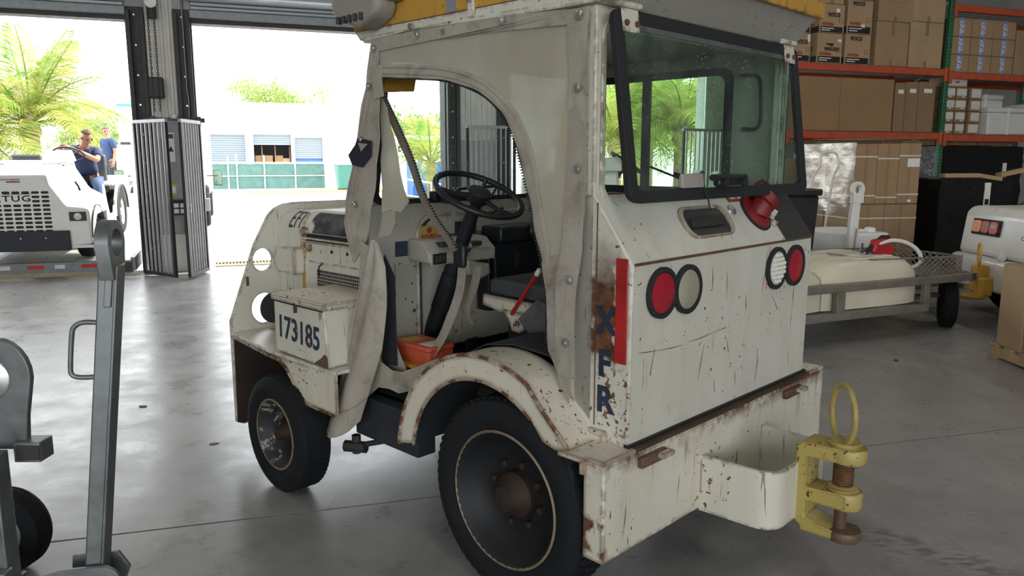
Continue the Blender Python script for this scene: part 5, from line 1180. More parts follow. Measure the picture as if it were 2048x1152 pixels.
MB().box(-.9, .9, 7.0, 10.2, .55, .64).build('front_deck', M['galvanized'], fl_, bevel=.01); MB().box(-.3, .3, 10.1, 10.9, .0, .6).build('front_support', M['dark_metal'], fl_)
# ---- open baggage tractor (front end, sunlit side); local x right, y backwards, z up
def loft(secs, name, m, parent, bevel=.015):
    mb = MB(); n = len(secs[0][1])
    for y, pts in secs: mb.v += [(a, y, b) for a, b in pts]
    for i in range(len(secs) - 1):
        for k in range(n): k2 = (k + 1) % n; mb.f.append((i * n + k, i * n + k2, (i + 1) * n + k2, (i + 1) * n + k))
    mb.f.append(tuple(range(n))); mb.f.append(tuple((len(secs) - 1) * n + k for k in reversed(range(n))))
    return mb.build(name, m, parent, bevel=bevel)
def sym(p): return [(a, b) for a, b in p] + [(-a, b) for a, b in reversed(p)]
def wheel2(parent, x, y, r, w, rim, col):
    t = MB().lathe([(-w / 2, r * .58), (-w / 2, r * .9), (-w * .38, r), (w * .38, r), (w / 2, r * .9), (w / 2, r * .58)], (x, y, r), (1, 0, 0), 28, cap=False).build('tyre', M['tyre'], parent, 35)
    s = 1 if x > 0 else -1
    MB().lathe([(s * w * .45, r * .6), (s * w * .40, r * .56), (s * w * .2, r * .45), (s * w * .2, r * .2), (s * w * .42, r * .16), (s * w * .42, 0)], (x, y, r), (1, 0, 0), 24, cap=False).build('rim', col, t, 35)
    MB().lathe([(-w * .4, r * .6), (w * .3, r * .6)], (x, y, r), (1, 0, 0), 20).build('wheel_disc', M['black_paint'], t, 35)
    for k in range(6):
        a = k * math.pi / 3; MB().lathe([(s * w * .2, .014), (s * w * .32, .012)], (x, y + r * .32 * math.cos(a), r + r * .32 * math.sin(a)), (1, 0, 0), 6).build('wheel_nut', M['steel'], t)
def open_tractor(label, loc, rz, pitch, grp=None, brand=True):
    o = thing('baggage_tractor', label, 'tow tractor', loc, rz, grp); o.rotation_euler = (pitch, 0, rz)
    W = M['tractor_white']
    loft([(0, sym([(.37, 1.20), (.385, 1.06), (.56, .77), (.80, .75), (.84, .70), (.85, .24), (.45, .20)])), (.42, sym([(.40, 1.24), (.41, 1.19), (.58, .82), (.82, .77), (.85, .72), (.86, .60), (.45, .50)])),
          (1.05, sym([(.44, 1.30), (.47, 1.26), (.66, .90), (.82, .80), (.85, .76), (.86, .56), (.45, .45)]))], 'bonnet_body', W, o, .03)
    loft([(.0, sym([(.84, .235), (.85, .20), (.7, .2)])), (.02, sym([(.84, .24), (.85, .20), (.7, .2)]))], 'front_sill', W, o, .003)
    c = loft([(.72, [(.14, 1.27), (.50, 1.27), (.50, 1.30), (.14, 1.30)]), (.86, [(.14, 1.28), (.50, 1.28), (.46, 1.42), (.18, 1.42)]), (1.08, [(.12, 1.28), (.52, 1.28), (.47, 1.44), (.17, 1.44)])], 'dash_cowl', W, o, .02)
    MB().box(.38, .55, .70, .76, 1.262, 1.29).build('bonnet_hinge', M['steel'], o, bevel=.004); MB().box(-.55, -.30, .70, .76, 1.27, 1.29).build('bonnet_hinge', M['steel'], o, bevel=.004)
    # slotted grille in the nose
    gb = MB()
    for r_ in range(10):
        z = .985 - r_ * .058
        for k in range(7):
            x = -.40 + k * .115
            if 1 <= r_ <= 2 and 1 < k < 5 and brand: continue
            gb.plate(rrect(x, x + .092, z - .034, z, .014, 3), lambda a, b, w: (a, w, b), -.003, .001)
    tag(gb.build('grille_slots', M['black_ink'], o), kind='stuff')
    MB().plate(rrect(-.44, .44, .38, 1.01, .02, 3), lambda a, b, w: (a, w, b), -.0012, .001).build('grille_panel', W, o)
    if brand:
        text('lettering', 'TUG', .115, M['black_ink'], o, frame((-.005, -.003, .885), (1, 0, 0), (0, 0, 1)), sx=1.35, bold=.002, spacing=1.15)
        MB().box(-.16, .18, -.003, .0, .945, .952).build('letter_bar', M['black_ink'], o)
        MB().box(-.06, .06, -.012, 0, 1.135, 1.15).build('badge_print', mat('badge_orange', (.55, .17, .08), .6), o); MB().box(-.2, -.07, -.012, 0, 1.135, 1.15).build('badge_print', mat('badge_grey', (.3, .3, .34), .6), o); MB().box(-.1, .06, -.010, 0, 1.105, 1.118).build('badge_print', M['dark_metal'], o)
    fb = MB().box(-.62, .585, -.06, .0, .18, .45).build('front_bumper', mat('tractor_bumper', (.018, .02, .03), .55), o, bevel=.008)
    for x in (-.3, .0, .3): MB().lathe([(0, .014), (.012, .010)], (x, -.06, .36), (0, -1, 0), 8).build('bumper_bolt', M['steel'], fb)
    for s in (-1, 1):
        hl = MB().box(s * .70 - .105, s * .70 + .105, -.008, .01, .575, .70).build('head_lamp', M['black_paint'], o, bevel=.006)
        MB().lathe([(0, .05), (.012, .045), (.018, 0)], (s * .70, -.008, .638), (0, -1, 0), 20, cap=False).build('lamp_lens', M['lens_clear'], hl, 40)
        MB().sheet([[(s * .862, .42 + .40 * math.cos(a), .34 + .40 * math.sin(a)) for a in [math.pi * k / 12 for k in range(13)]], [(s * .80, .42 + .40 * math.cos(a), .34 + .40 * math.sin(a)) for a in [math.pi * k / 12 for k in range(13)]]], .006, (0, 0, -1)).build('front_wheel_arch', M['black_paint'], o, 40)
        wheel2(o, s * .70, .42, .29, .2, .2, W); wheel2(o, s * .74, 2.15, .36, .24, .25, W)
        # step-through side, rear wing
        MB().plate([(1.05, .30), (1.05, .95), (1.12, .70), (1.25, .46), (1.55, .44), (1.62, .55), (1.66, .30)], lambda a, b, w: (s * (.82 + w), a, b), 0, .03).build('side_sill', W, o, bevel=.006)
        arcp = [(2.15 + .44 * math.cos(R(a)), .36 + .44 * math.sin(R(a))) for a in range(0, 181, 15)]
        MB().plate([(2.85, .36), (2.85, .86), (1.9, .86), (1.66, .62), (1.62, .36)] + list(reversed(arcp)), lambda a, b, w: (s * (.83 + w), a, b), 0, .03).build('rear_wing', W, o, bevel=.006)
        MB().tube([(s * .868, a, b) for a, b in arcp], .014, 6).build('wing_edge', M['dark_metal'], o, 40)
        MB().box(min(s * .55, s * .85), max(s * .55, s * .85), 1.64, 2.85, .84, .87).build('wing_top', W, o, bevel=.008)
    MB().tube([(.62, .40, 1.06), (.66, .38, 1.0), (.67, .40, .94), (.65, .42, .96)], .014, 6).build('rubber_latch', M['black_rubber'], o, 40)
    MB().box(-.82, .82, 1.02, 1.7, .36, .42).build('floor_plate', M['dark_metal'], o); MB().box(-.6, .6, .1, 2.7, .26, .36).build('chassis_rail', M['dark_metal'], o)
    MB().box(-.83, .83, 2.55, 2.85, .36, .86).build('rear_body', W, o, bevel=.02)
    for x in (-.42, .48):
        s_ = MB().box(x - .24, x + .24, 1.55, 2.05, .70, .84).build('seat_cushion', M['black_rubber'], o, bevel=.03)
        MB().hexa([(x - .22, 2.02, .84), (x + .22, 2.02, .84), (x + .22, 2.10, .84), (x - .22, 2.10, .84)], [(x - .21, 2.10, 1.28), (x + .21, 2.10, 1.28), (x + .21, 2.16, 1.28), (x - .21, 2.16, 1.28)]).build('seat_back', M['seat_vinyl'], s_, bevel=.03)
    c0 = Vector((.40, 1.14, 1.37)); ax = Vector((0, .55, .83)).normalized(); X = Vector((1, 0, 0)); Y = ax.cross(X)
    sw_ = MB().tube([c0 + (X * math.cos(a) + Y * math.sin(a)) * .205 for a in [2 * math.pi * k / 40 for k in range(40)]], .014, 8, closed=True).build('steering_wheel', M['black_paint'], o, 50)
    for k in range(3): a = R(90 + 120 * k); MB().tube([c0 - ax * .03, c0 + (X * math.cos(a) + Y * math.sin(a)) * .2], .011, 6).build('wheel_spoke', M['black_paint'], sw_, 50)
    MB().lathe([(-.05, .04), (.01, .05), (.015, 0)], c0, ax, 16, cap=False).build('wheel_hub', M['black_paint'], sw_, 40); MB().tube([c0 - ax * .03, c0 - ax * .75], .028, 10).build('steering_column', M['black_paint'], sw_, 40)
    return o
tlift = .20 + .05 * math.tan(SLOPE)
tg = open_tractor('white open baggage tractor with a slotted grille, standing on the flatbed trailer', tr0 + Vector((0, 0, .205)) + td * .02, TRZ, SLOPE, 'white open tow tractors')
t2 = open_tractor('white open baggage tractor standing sideways behind the cab, seen through its rear glass', Vector((.12, 10.2, 0)), R(-90), 0, 'white open tow tractors', False); t2.scale = (1.14,) * 3
# ---- people
M['skin'] = mat('skin', (.40, .20, .13), .5, var=.06); M['skin_head'] = M['skin']
M['shirt_navy'] = mat('shirt_navy', (.02, .03, .085), .85, var=.12); M['shirt_blue'] = mat('shirt_blue', (.03, .055, .14), .85, var=.12)
M['jeans'] = mat('jeans', (.045, .08, .17), .85, var=.15); M['shorts_dark'] = mat('shorts_dark', (.05, .05, .06), .85); M['hair_dark'] = mat('hair_dark', (.10, .06, .045), .8)
M['shoe'] = mat('shoe_dark', (.02, .02, .02), .6)
def person(label, loc, rz, J, clothes, pitch=0., hair=.4, glasses=False, look=0., nod=0.):
    """J: joints dict; continuous skinned body, clothes follow the body surface as separate shells"""
    o = thing('person', label, 'person', loc, rz); o.rotation_euler = (pitch, 0, rz)
    vs = []; rad = []; ed = []; idx = {}
    def v(n, p, r): idx[n] = len(vs); vs.append(Vector(p)); rad.append(r)
    def e(a, b): ed.append((idx[a], idx[b]))
    v('pelvis', J['pelvis'], (.155, .115)); v('waist', J['pelvis'].lerp(J['chest'], .5), (.145, .11)); v('chest', J['chest'], (.165, .12)); v('top', J['chest'].lerp(J['neck'], .65), (.10, .085)); v('neck', J['neck'], (.056, .058))
    hd = J['head']; up = (hd - J['neck']).normalized()
    v('jaw', J['neck'].lerp(hd, .45), (.058, .066)); v('face', hd, (.074, .092)); v('crown', hd + up * .075, (.066, .078)); v('scalp', hd + up * .115, (.03, .035))
    for a, b in (('pelvis', 'waist'), ('waist', 'chest'), ('chest', 'top'), ('top', 'neck'), ('neck', 'jaw'), ('jaw', 'face'), ('face', 'crown'), ('crown', 'scalp')): e(a, b)
    for s in 'RL':
        sh, el, ha = J['sh' + s], J['el' + s], J['ha' + s]
        v('sh' + s, sh, (.068, .068)); v('ua' + s, sh.lerp(el, .5), (.054, .054)); v('el' + s, el, (.043, .043)); v('fa' + s, el.lerp(ha, .4), (.042, .042)); v('wr' + s, el.lerp(ha, .86), (.027, .03)); 
        fw = (ha - el).normalized(); side = J.get('pn' + s, Vector((0, 0, 1))); side = (side - fw * side.dot(fw)).normalized()
        acr = fw.cross(side)
        pm = el.lerp(ha, .86) + fw * .055; v('pm' + s, pm, (.034, .024))
        for a, b in (('top', 'sh'), ('sh', 'ua'), ('ua', 'el'), ('el', 'fa'), ('fa', 'wr'), ('wr', 'pm')): e(a if a == 'top' else a + s, b + s)
        for k in range(4):
            off = acr * (.027 - .018 * k); L = (.072, .08, .074, .058)[k]
            b0 = pm + fw * .03 + off; p1 = b0 + fw * L * .45 - side * .006; p2 = p1 + fw * L * .18 - side * L * .38; p3 = p2 - side * L * .25 - fw * L * .15
            for q, (nm, pp) in enumerate((('a', b0), ('b', p1), ('c', p2), ('d', p3))): v('f%d%s%s' % (k, nm, s), pp, (.0095 - .0008 * q,) * 2)
            e('pm' + s, 'f%da%s' % (k, s)); 
            for a, b in ('ab', 'bc', 'cd'): e('f%d%s%s' % (k, a, s), 'f%d%s%s' % (k, b, s))
        t0 = pm - fw * .015 + acr * .034 - side * .01; t1 = t0 + fw * .03 + acr * .016 - side * .012; t2_ = t1 + fw * .025 - side * .014
        for nm, pp in (('ta', t0), ('tb', t1), ('tc', t2_)): v(nm + s, pp, (.0105, .0105))
        e('wr' + s, 'ta' + s); e('ta' + s, 'tb' + s); e('tb' + s, 'tc' + s)
        hp_, kn, an = J['hp' + s], J['kn' + s], J['an' + s]
        v('hp' + s, hp_, (.095, .095)); v('th' + s, hp_.lerp(kn, .5), (.078, .078)); v('kn' + s, kn, (.058, .058)); v('ca' + s, kn.lerp(an, .35), (.056, .056)); v('an' + s, an, (.036, .036)); v('to' + s, an + J['toe'] * .16 - Vector((0, 0, .045)), (.036, .03))
        e('pelvis', 'hp' + s)
        for a, b in (('hp', 'th'), ('th', 'kn'), ('kn', 'ca'), ('ca', 'an'), ('an', 'to')): e(a + s, b + s)
    me = bpy.data.meshes.new('body'); me.from_pydata([tuple(p) for p in vs], ed, [])
    b = bpy.data.objects.new('body_tmp', me); COL.objects.link(b)
    b.modifiers.new('skin', 'SKIN'); b.modifiers.new('sub', 'SUBSURF').levels = 1
    sk = me.skin_vertices[0].data
    for i, r_ in enumerate(rad): sk[i].radius = r_; sk[i].use_root = (i == idx['pelvis'])
    dg = bpy.context.evaluated_depsgraph_get(); bm_ = bpy.data.meshes.new_from_object(b.evaluated_get(dg)); bpy.data.objects.remove(b)
    bm_.name = 'body'; bm_.shade_smooth(); body = link_mesh('body', bm_, M['skin'], o)
    segs = [(i, j) for i, j in ed]; names = {i: n for n, i in idx.items()}
    co = [p.co.copy() for p in bm_.vertices]; no = [p.normal.copy() for p in bm_.vertices]
    def near(p):
        best = None
        for i, j in segs:
            a, c_ = vs[i], vs[j]; d = c_ - a; t = max(0, min(1, (p - a).dot(d) / max(d.length_squared, 1e-9))); q = (a + d * t - p).length - (rad[i][0] * (1 - t) + rad[j][0] * t)
            if best is None or q < best[0]: best = (q, names[i], names[j], t)
        return best
    cls = [near(p) for p in co]
    for cname, test, m, off in clothes:
        keep = [f.vertices[:] for f in bm_.polygons if all(test(cls[k][1], cls[k][2], cls[k][3]) for k in f.vertices)]
        used = sorted({k for f in keep for k in f}); mp = {k: i for i, k in enumerate(used)}
        if not used: continue
        cm = bpy.data.meshes.new(cname); cm.from_pydata([tuple(co[k] + no[k] * off) for k in used], [], [tuple(mp[k] for k in f) for f in keep]); cm.shade_smooth()
        c_ = link_mesh(cname, cm, m, o); sd = c_.modifiers.new('thickness', 'SOLIDIFY'); sd.thickness = .006; sd.offset = -1
    # face, ears, hair: f = facing direction in local space
    f = Vector((math.sin(look), -math.cos(look) * math.cos(nod), -math.sin(nod))).normalized(); rt = f.cross(up).normalized(); u2 = rt.cross(f)
    for s in (-1, 1):
        p = hd + f * .080 + rt * s * .032 + u2 * .012; MB().lathe([(-.012, .001), (-.008, .010), (0, .012), (.008, .010), (.011, .001)], p, f, 10).build('eye', M['black_ink'], o, 60)
        p = hd + rt * s * .076 - f * .002; MB().lathe([(-.012, .012), (0, .028), (.012, .018)], p - Vector((0, 0, .0)), rt * s, 10).build('ear', M['skin'], o, 60)
        p = hd + f * .086 + rt * s * .03 + u2 * .030; MB().tube([p - rt * .018, p + u2 * .004, p + rt * .018], .005, 6).build('eyebrow', M['hair_dark'], o, 60)
    MB().tube([hd + f * .084 + u2 * .018, hd + f * .106 - u2 * .016, hd + f * .088 - u2 * .022], [.007, .014, .009], 8).build('nose', M['skin'], o, 60)
    p = hd + f * .084 - u2 * .046; MB().tube([p - rt * .022, p + f * .003, p + rt * .022], .006, 6).build('mouth', mat('lips', (.36, .14, .11), .5, var=0), o, 60)
    hm = MB(); rows = []
    for i in range(7):
        th_ = R(8 + 80 * hair * 1.25 * i / 6); r_ = []
        for k in range(17):
            a = 2 * math.pi * k / 16; back = .5 - .5 * math.cos(a); tt = th_ * (1 + .35 * back)
            d = Vector(u2 * math.cos(tt) + (f * math.cos(a) + rt * math.sin(a)) * math.sin(tt)); r_.append(hd + u2 * (.030 + .093 * d.dot(u2)) + rt * d.dot(rt) * .080 + f * (d.dot(f) * .092 - .010))
        rows.append(r_)
    hm.sheet(rows, .006, u2).build('hair', M['hair_dark'], o, 60)
    return o
arm = lambda a, b, t: (a.startswith(('sh', 'ua')) or b.startswith('sh')) and not (b.startswith('el') and t > .35)
torso = lambda a, b, t: a in ('waist', 'chest') or (a == 'pelvis' and b == 'waist') or (a == 'top' and b != 'neck') or (a == 'top' and t < .35)
shirt = lambda a, b, t: torso(a, b, t) or arm(a, b, t)
trous = lambda a, b, t: (a.startswith(('hp', 'th', 'kn', 'ca'))) or b.startswith('hp') or (a == 'pelvis' and b == 'waist' and t < .35)
shorts = lambda a, b, t: a.startswith(('hp', 'th')) or b.startswith('hp') or (a == 'pelvis' and b == 'waist' and t < .35)
shoes = lambda a, b, t: a.startswith('an') or (a.startswith('ca') and t > .9)
VV = Vector
Jd = dict(pelvis=VV((.50, 1.80, .93)), chest=VV((.50, 1.62, 1.24)), neck=VV((.53, 1.53, 1.45)), head=VV((.585, 1.47, 1.585)), shR=VV((.34, 1.56, 1.40)), elR=VV((.20, 1.34, 1.30)), haR=VV((.34, 1.09, 1.50)), shL=VV((.69, 1.60, 1.38)), elL=VV((.73, 1.36, 1.26)), haL=VV((.46, 1.12, 1.46)),
          hpR=VV((.41, 1.76, .90)), knR=VV((.38, 1.36, .92)), anR=VV((.40, 1.20, .50)), hpL=VV((.60, 1.76, .90)), knL=VV((.70, 1.34, .90)), anL=VV((.74, 1.22, .50)), toe=VV((0, -1, 0)), pnR=VV((0, -.4, 1)), pnL=VV((0, -.4, 1)))
drv = person('man in a navy T-shirt and jeans steering the tractor on the trailer, looking down', tg.location.copy(), TRZ, Jd, (('t_shirt', shirt, M['shirt_navy'], .012), ('jeans', trous, M['jeans'], .012), ('shoes', shoes, M['shoe'], .012)), SLOPE, .42, look=R(45), nod=R(30))
Js = dict(pelvis=VV((0, 0, .92)), chest=VV((0, 0, 1.24)), neck=VV((0, -.01, 1.46)), head=VV((.01, -.03, 1.61)), shR=VV((-.17, .0, 1.41)), elR=VV((-.22, .03, 1.13)), haR=VV((-.22, -.05, .84)), shL=VV((.17, 0, 1.41)), elL=VV((.22, .02, 1.13)), haL=VV((.22, -.06, .86)),
          hpR=VV((-.09, 0, .88)), knR=VV((-.10, -.02, .47)), anR=VV((-.11, .0, .075)), hpL=VV((.09, 0, .88)), knL=VV((.10, -.02, .47)), anL=VV((.11, .0, .075)), toe=VV((0, -1, 0)), pnR=VV((-1, 0, 0)), pnL=VV((1, 0, 0)))
sm_ = tr0 + td * 9.2 + ta * .0
person('man in a blue shirt and dark shorts standing beyond the tractor', (-9.72, 18.95, .645), R(-25), Js, (('blue_shirt', shirt, M['shirt_blue'], .014), ('dark_shorts', shorts, M['shorts_dark'], .018), ('shoes', shoes, M['shoe'], .012)), 0, .55, look=R(60))
# ---- vehicles further out
def box_vehicle(name, label, cat, loc, rz, L, W, H, cab):
    o = thing(name, label, cat, loc, rz)
    MB().box(-W / 2, W / 2, 0, L, .75, H).build('cargo_box', M['white_paint'], o, bevel=.04)
    MB().box(-W / 2 + .1, W / 2 - .1, -cab, 0, .5, H * .62).build('cab', M['white_paint'], o, bevel=.12); MB().box(-W / 2 + .2, W / 2 - .2, -cab - .01, -cab + .05, H * .40, H * .58).build('windscreen', M['black_paint'], o, bevel=.02)
    MB().box(-W / 2, W / 2, -cab - .06, -cab + .05, .4, .7).build('bumper', M['galvanized'], o, bevel=.02); MB().box(-.45, .45, -cab * .5, L, .55, .75).build('chassis', M['dark_metal'], o)
    for s in (-1, 1):
        for y in (-cab * .55, L * .72): MB().lathe([(-.14, .3), (-.14, .45), (-.1, .5), (.1, .5), (.14, .45), (.14, .3)], (s * (W / 2 - .16), y, .5), (1, 0, 0), 22).build('wheel', M['tyre'], o, 40)
        m_ = MB().box(s * (W / 2 + .20) - .10, s * (W / 2 + .20) + .10, -cab * .75, -cab * .75 + .06, H * .42, H * .58).build('wing_mirror', M['dark_metal'], o, bevel=.02)
        MB().tube([(s * (W / 2 - .05), -cab * .75, H * .52), (s * (W / 2 + .2), -cab * .75, H * .52)], .015, 6).build('mirror_arm', M['dark_metal'], m_, 40); MB().box(s * (W / 2 + .20) - .085, s * (W / 2 + .20) + .085, -cab * .75 - .008, -cab * .75, H * .43, H * .57).build('mirror_glass', mat('mirror_green', (.18, .26, .19), .1, .4), m_)
    return o
tk = box_vehicle('box_truck', 'tall white truck with teal roof edge, left of the dock post', 'truck', WP(-3.05, 31), R(20), 6, 2.4, 4.2, 1.6)
MB().box(-1.22, 1.22, -.05, 6, 4.2, 4.3).build('teal_roof_edge', mat('teal', (.05, .33, .38), .5), tk); MB().box(-1.25, 1.25, -1.7, -1.6, .6, 2.3).build('rust_streaks', worn_paint('truck_rust', (.6, .56, .48), 1., 1.), tk)
vn = box_vehicle('white_van', 'white van sliver with a wing mirror just right of the barred gates', 'van', WP(-.65, 9.0), R(20), 4, 1.75, 2.35, 1.3)
# ---- far building with three shutters, fence with green screen, skip
M['far_wall'] = mat('far_wall', (.80, .79, .76), .8, var=.04, scale=.4); M['far_shutter'] = mat('far_shutter', (.21, .245, .30), .6, var=.04)
fbz = thing('warehouse_building', 'low white building with three roller shutters behind the green screened fence', 'building', WP(0, 46), R(20))
MB().box(-22, -.65, 0, .4, 0, 5.4).box(-.65, 1.95, 0, .4, 3.32, 5.4).box(1.95, 2.5, 0, .4, 0, 5.4).box(2.5, 5.05, 0, .4, 3.35, 5.4).box(5.05, 5.3, 0, .4, 0, 5.4).box(5.3, 7.25, 0, .4, 3.15, 5.4).box(7.25, 12, 0, .4, 0, 5.4).build('wall', M['far_wall'], fbz)
MB().box(-22, 12, .4, 9, 5.1, 5.3).box(-22, -21.6, .4, 9, 0, 5.1).box(11.6, 12, .4, 9, 0, 5.1).box(-22, 12, 8.6, 9, 0, 5.1).build('roof_and_sides', M['far_wall'], fbz)
MB().box(-22.1, 12.1, -.1, .5, 5.4, 5.52).build('parapet', M['far_wall'], fbz)
def shutter(x0, x1, z0, z1):
    s = MB().box(x0, x1, .15, .2, z1 - .12, z1).build('shutter', M['far_shutter'], fbz); sl = None
    k = 0; z = z1 - .12
    while z > z0 + .05:
        if sl is None: sl = MB().box(x0, x1, .13, .17, -.15, -.012).build('shutter_slat', M['far_shutter'], s, bevel=.02); sl.location.z = z
        else: c_ = sl.copy(); COL.objects.link(c_); c_.location.z = z
        z -= .15
shutter(-.65, 1.95, 0, 3.32); shutter(2.5, 5.05, 2.65, 3.35); shutter(5.3, 7.25, 1.75, 3.15)
MB().box(5.3, 7.25, .25, .3, 0, 1.75).build('blue_goods', mat('blue_sheet', (.06, .14, .36), .6), fbz)
MB().tube([(2.08, -.1, 0), (2.08, -.1, 5.3)], .06, 8).build('down_pipe', mat('pipe_grey', (.25, .25, .26), .6), fbz, 40)
MB().box(2.5, 5.05, 3.4, 3.5, 0, 3.3).build('inner_wall', mat('far_dark', (.12, .11, .12), .9), fbz)
for i, (x, z, w, h, k) in enumerate(((2.6, 1.3, .6, .6, 3), (3.1, .0, .7, 1.9, 2), (4.0, 1.0, .5, .9, 3), (4.5, 1.2, .45, .5, 1), (2.6, .0, .5, 1.2, 2), (4.0, 0, .9, .95, 1))): MB().box(x, x + w, .9, 1.6, z, z + h).build('stored_carton', KR[k], fbz)
for x in (3.05, 3.95, 4.95): MB().box(x, x + .06, .8, .86, 0, 2.6).build('rack_post', KR[3], fbz)
fe = thing('screened_fence', 'pale metal fence with torn green screening in front of the white building', 'fence', WP(0, 30), R(20))
gsn = mat('green_screen', (.085, .175, .155), .8, var=.2, scale=3)
for i, (x0, x1) in enumerate(((-3.2, -.3), (-.3, 1.1), (1.1, 2.45), (2.45, 3.98), (3.98, 5.5))):
    MB().sheet([[(lerp(x0, x1, k / 6) , .03 + .03 * math.sin(k * 2 + i), z) for k in range(7)] for z in (.12, .75, 1.38)], .01, (0, 1, 0)).build('screen_panel', gsn, fe, 40)
for x, h in ((-3.2, 1.6), (-.3, 1.6), (.7, 1.75), (1.12, 1.85), (2.45, 1.8), (3.98, 1.75), (5.5, 1.6)): MB().lathe([(0, .035), (h, .035), (h + .03, .0)], (x, -.02, 0), (0, 0, 1), 8).build('fence_post', M['white_paint'], fe, 40)
for z in (.78, 1.42): MB().tube([(-3.2, -.02, z), (5.5, -.02, z)], .025, 8).build('fence_rail', M['white_paint'], fe, 40)
wm_ = MB()
for k in range(180): wm_.tube([(-3.2 + k * .048, .03, 1.36), (-3.2 + k * .048 + .03, .03, 1.5)], .005, 3)
tag(wm_.build('wire_points', M['white_paint'], fe), kind='stuff')
sk_ = thing('rubbish_skip', 'green rubbish skip right of the screened fence', 'skip', WP(6.6, 29), R(20))
MB().hexa([(-.5, 0, .1), (.75, 0, .1), (.75, 1.2, .1), (-.5, 1.2, .1)], [(-.6, -.15, 1.35), (.85, -.15, 1.35), (.85, 1.35, 1.35), (-.6, 1.35, 1.35)]).build('skip_body', mat('skip_green', (.07, .22, .18), .6), sk_, bevel=.03)
MB().box(-.65, .9, -.2, 1.4, 1.33, 1.42).build('skip_rim', mat('skip_rim', (.5, .5, .46), .6), sk_, bevel=.02); MB().box(-.5, .7, .1, 1.0, 0, .1).build('skip_skid', M['dark_metal'], sk_)
kb = MB().box(0, 6.5, 0, .15, 0, .14); kb_ = kb.build('kerb', mat('yellow_kerb', (.55, .45, .2), .8), None); kb_.location = WP(1.5, 27, -.015); kb_.rotation_euler = (0, 0, R(20)); tag(kb_, 'faded yellow kerb line on the sunny yard in front of the fence', 'kerb')
# ---- plants
M['frond'] = leaf_mat('palm_leaf', (.13, .25, .045), (.42, .40, .12)); M['frond_green'] = leaf_mat('palm_leaf_green', (.07, .17, .05), (.16, .26, .08)); M['foliage'] = leaf_mat('tree_leaf', (.16, .26, .07), (.30, .34, .12))
M['trunk'] = mat('palm_trunk', (.24, .17, .11), .9, var=.25, scale=10, bump=.01)
def frond_mesh(L, droop, seed, nl=44):
    rnd = random.Random(seed); m = MB(); P = []
    for k in range(13):
        s = k / 12; P.append(Vector((L * (s - .16 * droop * s * s), 0, L * (.55 * s - droop * .85 * s * s))))
    m.tube(P, [.028 * (1 - .85 * k / 12) + .004 for k in range(13)], 5)
    for i in range(nl):
        s = .12 + .87 * i / nl; f = s * 12; k = min(11, int(f)); p = P[k].lerp(P[k + 1], f - k); d = (P[k + 1] - P[k]).normalized()
        ll = L * .36 * math.sin(math.pi * (.15 + .78 * s)) * rnd.uniform(.85, 1.1)
        for sd_ in (-1, 1):
            side = Vector((0, sd_, 0)); dr = (side * .8 + d * .65 + Vector((0, 0, .10 - .25 * rnd.random()))).normalized(); w = d * .016
            q1 = p + dr * ll * .5; q2 = p + dr * ll * .95 + Vector((0, 0, -ll * .30 * rnd.uniform(.6, 1.3)))
            m.add([p - w * .6, p + w * .6, q1 + w, q1 - w, q2], [(0, 1, 2, 3), (3, 2, 4)])
    return m.mesh('frond')
FRM = [frond_mesh(2.3, d, i) for i, d in enumerate((.35, .6, .85, 1.1))]
def palm(label, loc, h, nf, scale=1., seed=0, mt='frond', lean=0.):
    rnd = random.Random(seed); o = thing('palm_tree', label, 'palm', loc, 0, 'palm trees in the yard')
    top = Vector((lean, 0, h)); n = 9
    pts = [Vector((lean * (k / n) ** 2, 0, h * k / n)) for k in range(n + 1)]
    MB().tube(pts, [.17 * scale + (.07 if k == 0 else 0) + .012 * (k % 2) for k in range(n + 1)], 10).build('trunk', M['trunk'], o, 40)
    MB().lathe([(-.3, .17 * scale), (-.1, .24 * scale), (.15, .2 * scale), (.4, .08 * scale)], top, (0, 0, 1), 12).build('leaf_base', M['trunk'], o, 50)
    for i in range(nf):
        r_ = i / nf; k = min(3, int(r_ * 4)); me = FRM[k]
        f = link_mesh('frond', me if mt == 'frond' or True else me, None, o)
        f.location = top + Vector((0, 0, .1)); f.scale = (scale,) * 3 if False else (1, 1, 1)
        f.rotation_euler = (rnd.uniform(-.3, .3), -R(lerp(52, -12, r_)) + rnd.uniform(-.12, .12), i * 2.399 + rnd.uniform(-.25, .25))
        s = scale * rnd.uniform(.9, 1.12); f.scale = (s, s, s)
    return o
for me in FRM: me.materials.append(M['frond'])
palm('bushy palm with tall upright fronds behind the driver on the trailer', WP(-4.72, 14.5), 2.5, 26, 1.3, 1)
palm('yellowish palm cut by the left edge of the open door', WP(-5.75, 13), 1.7, 20, 1.05, 2)
palm('palm with drooping yellow fronds nearest to the third dock door', WP(11.9, 9.5), 2.0, 26, 1.15, 3)
palm('taller palm further right beyond the third dock door', WP(15.0, 13), 2.4, 26, 1.3, 4)
palm('palm further back in the row beyond the third dock door', WP(17.0, 17), 3.3, 22, 1.3, 5)
palm('small palm by the pale canopy, seen through the cab windscreen', WP(7.7, 16), 1.3, 16, .9, 6)
palm('palm at the right end of the row beyond the third dock door', WP(13.9, 9.0), 2.3, 26, 1.2, 7)
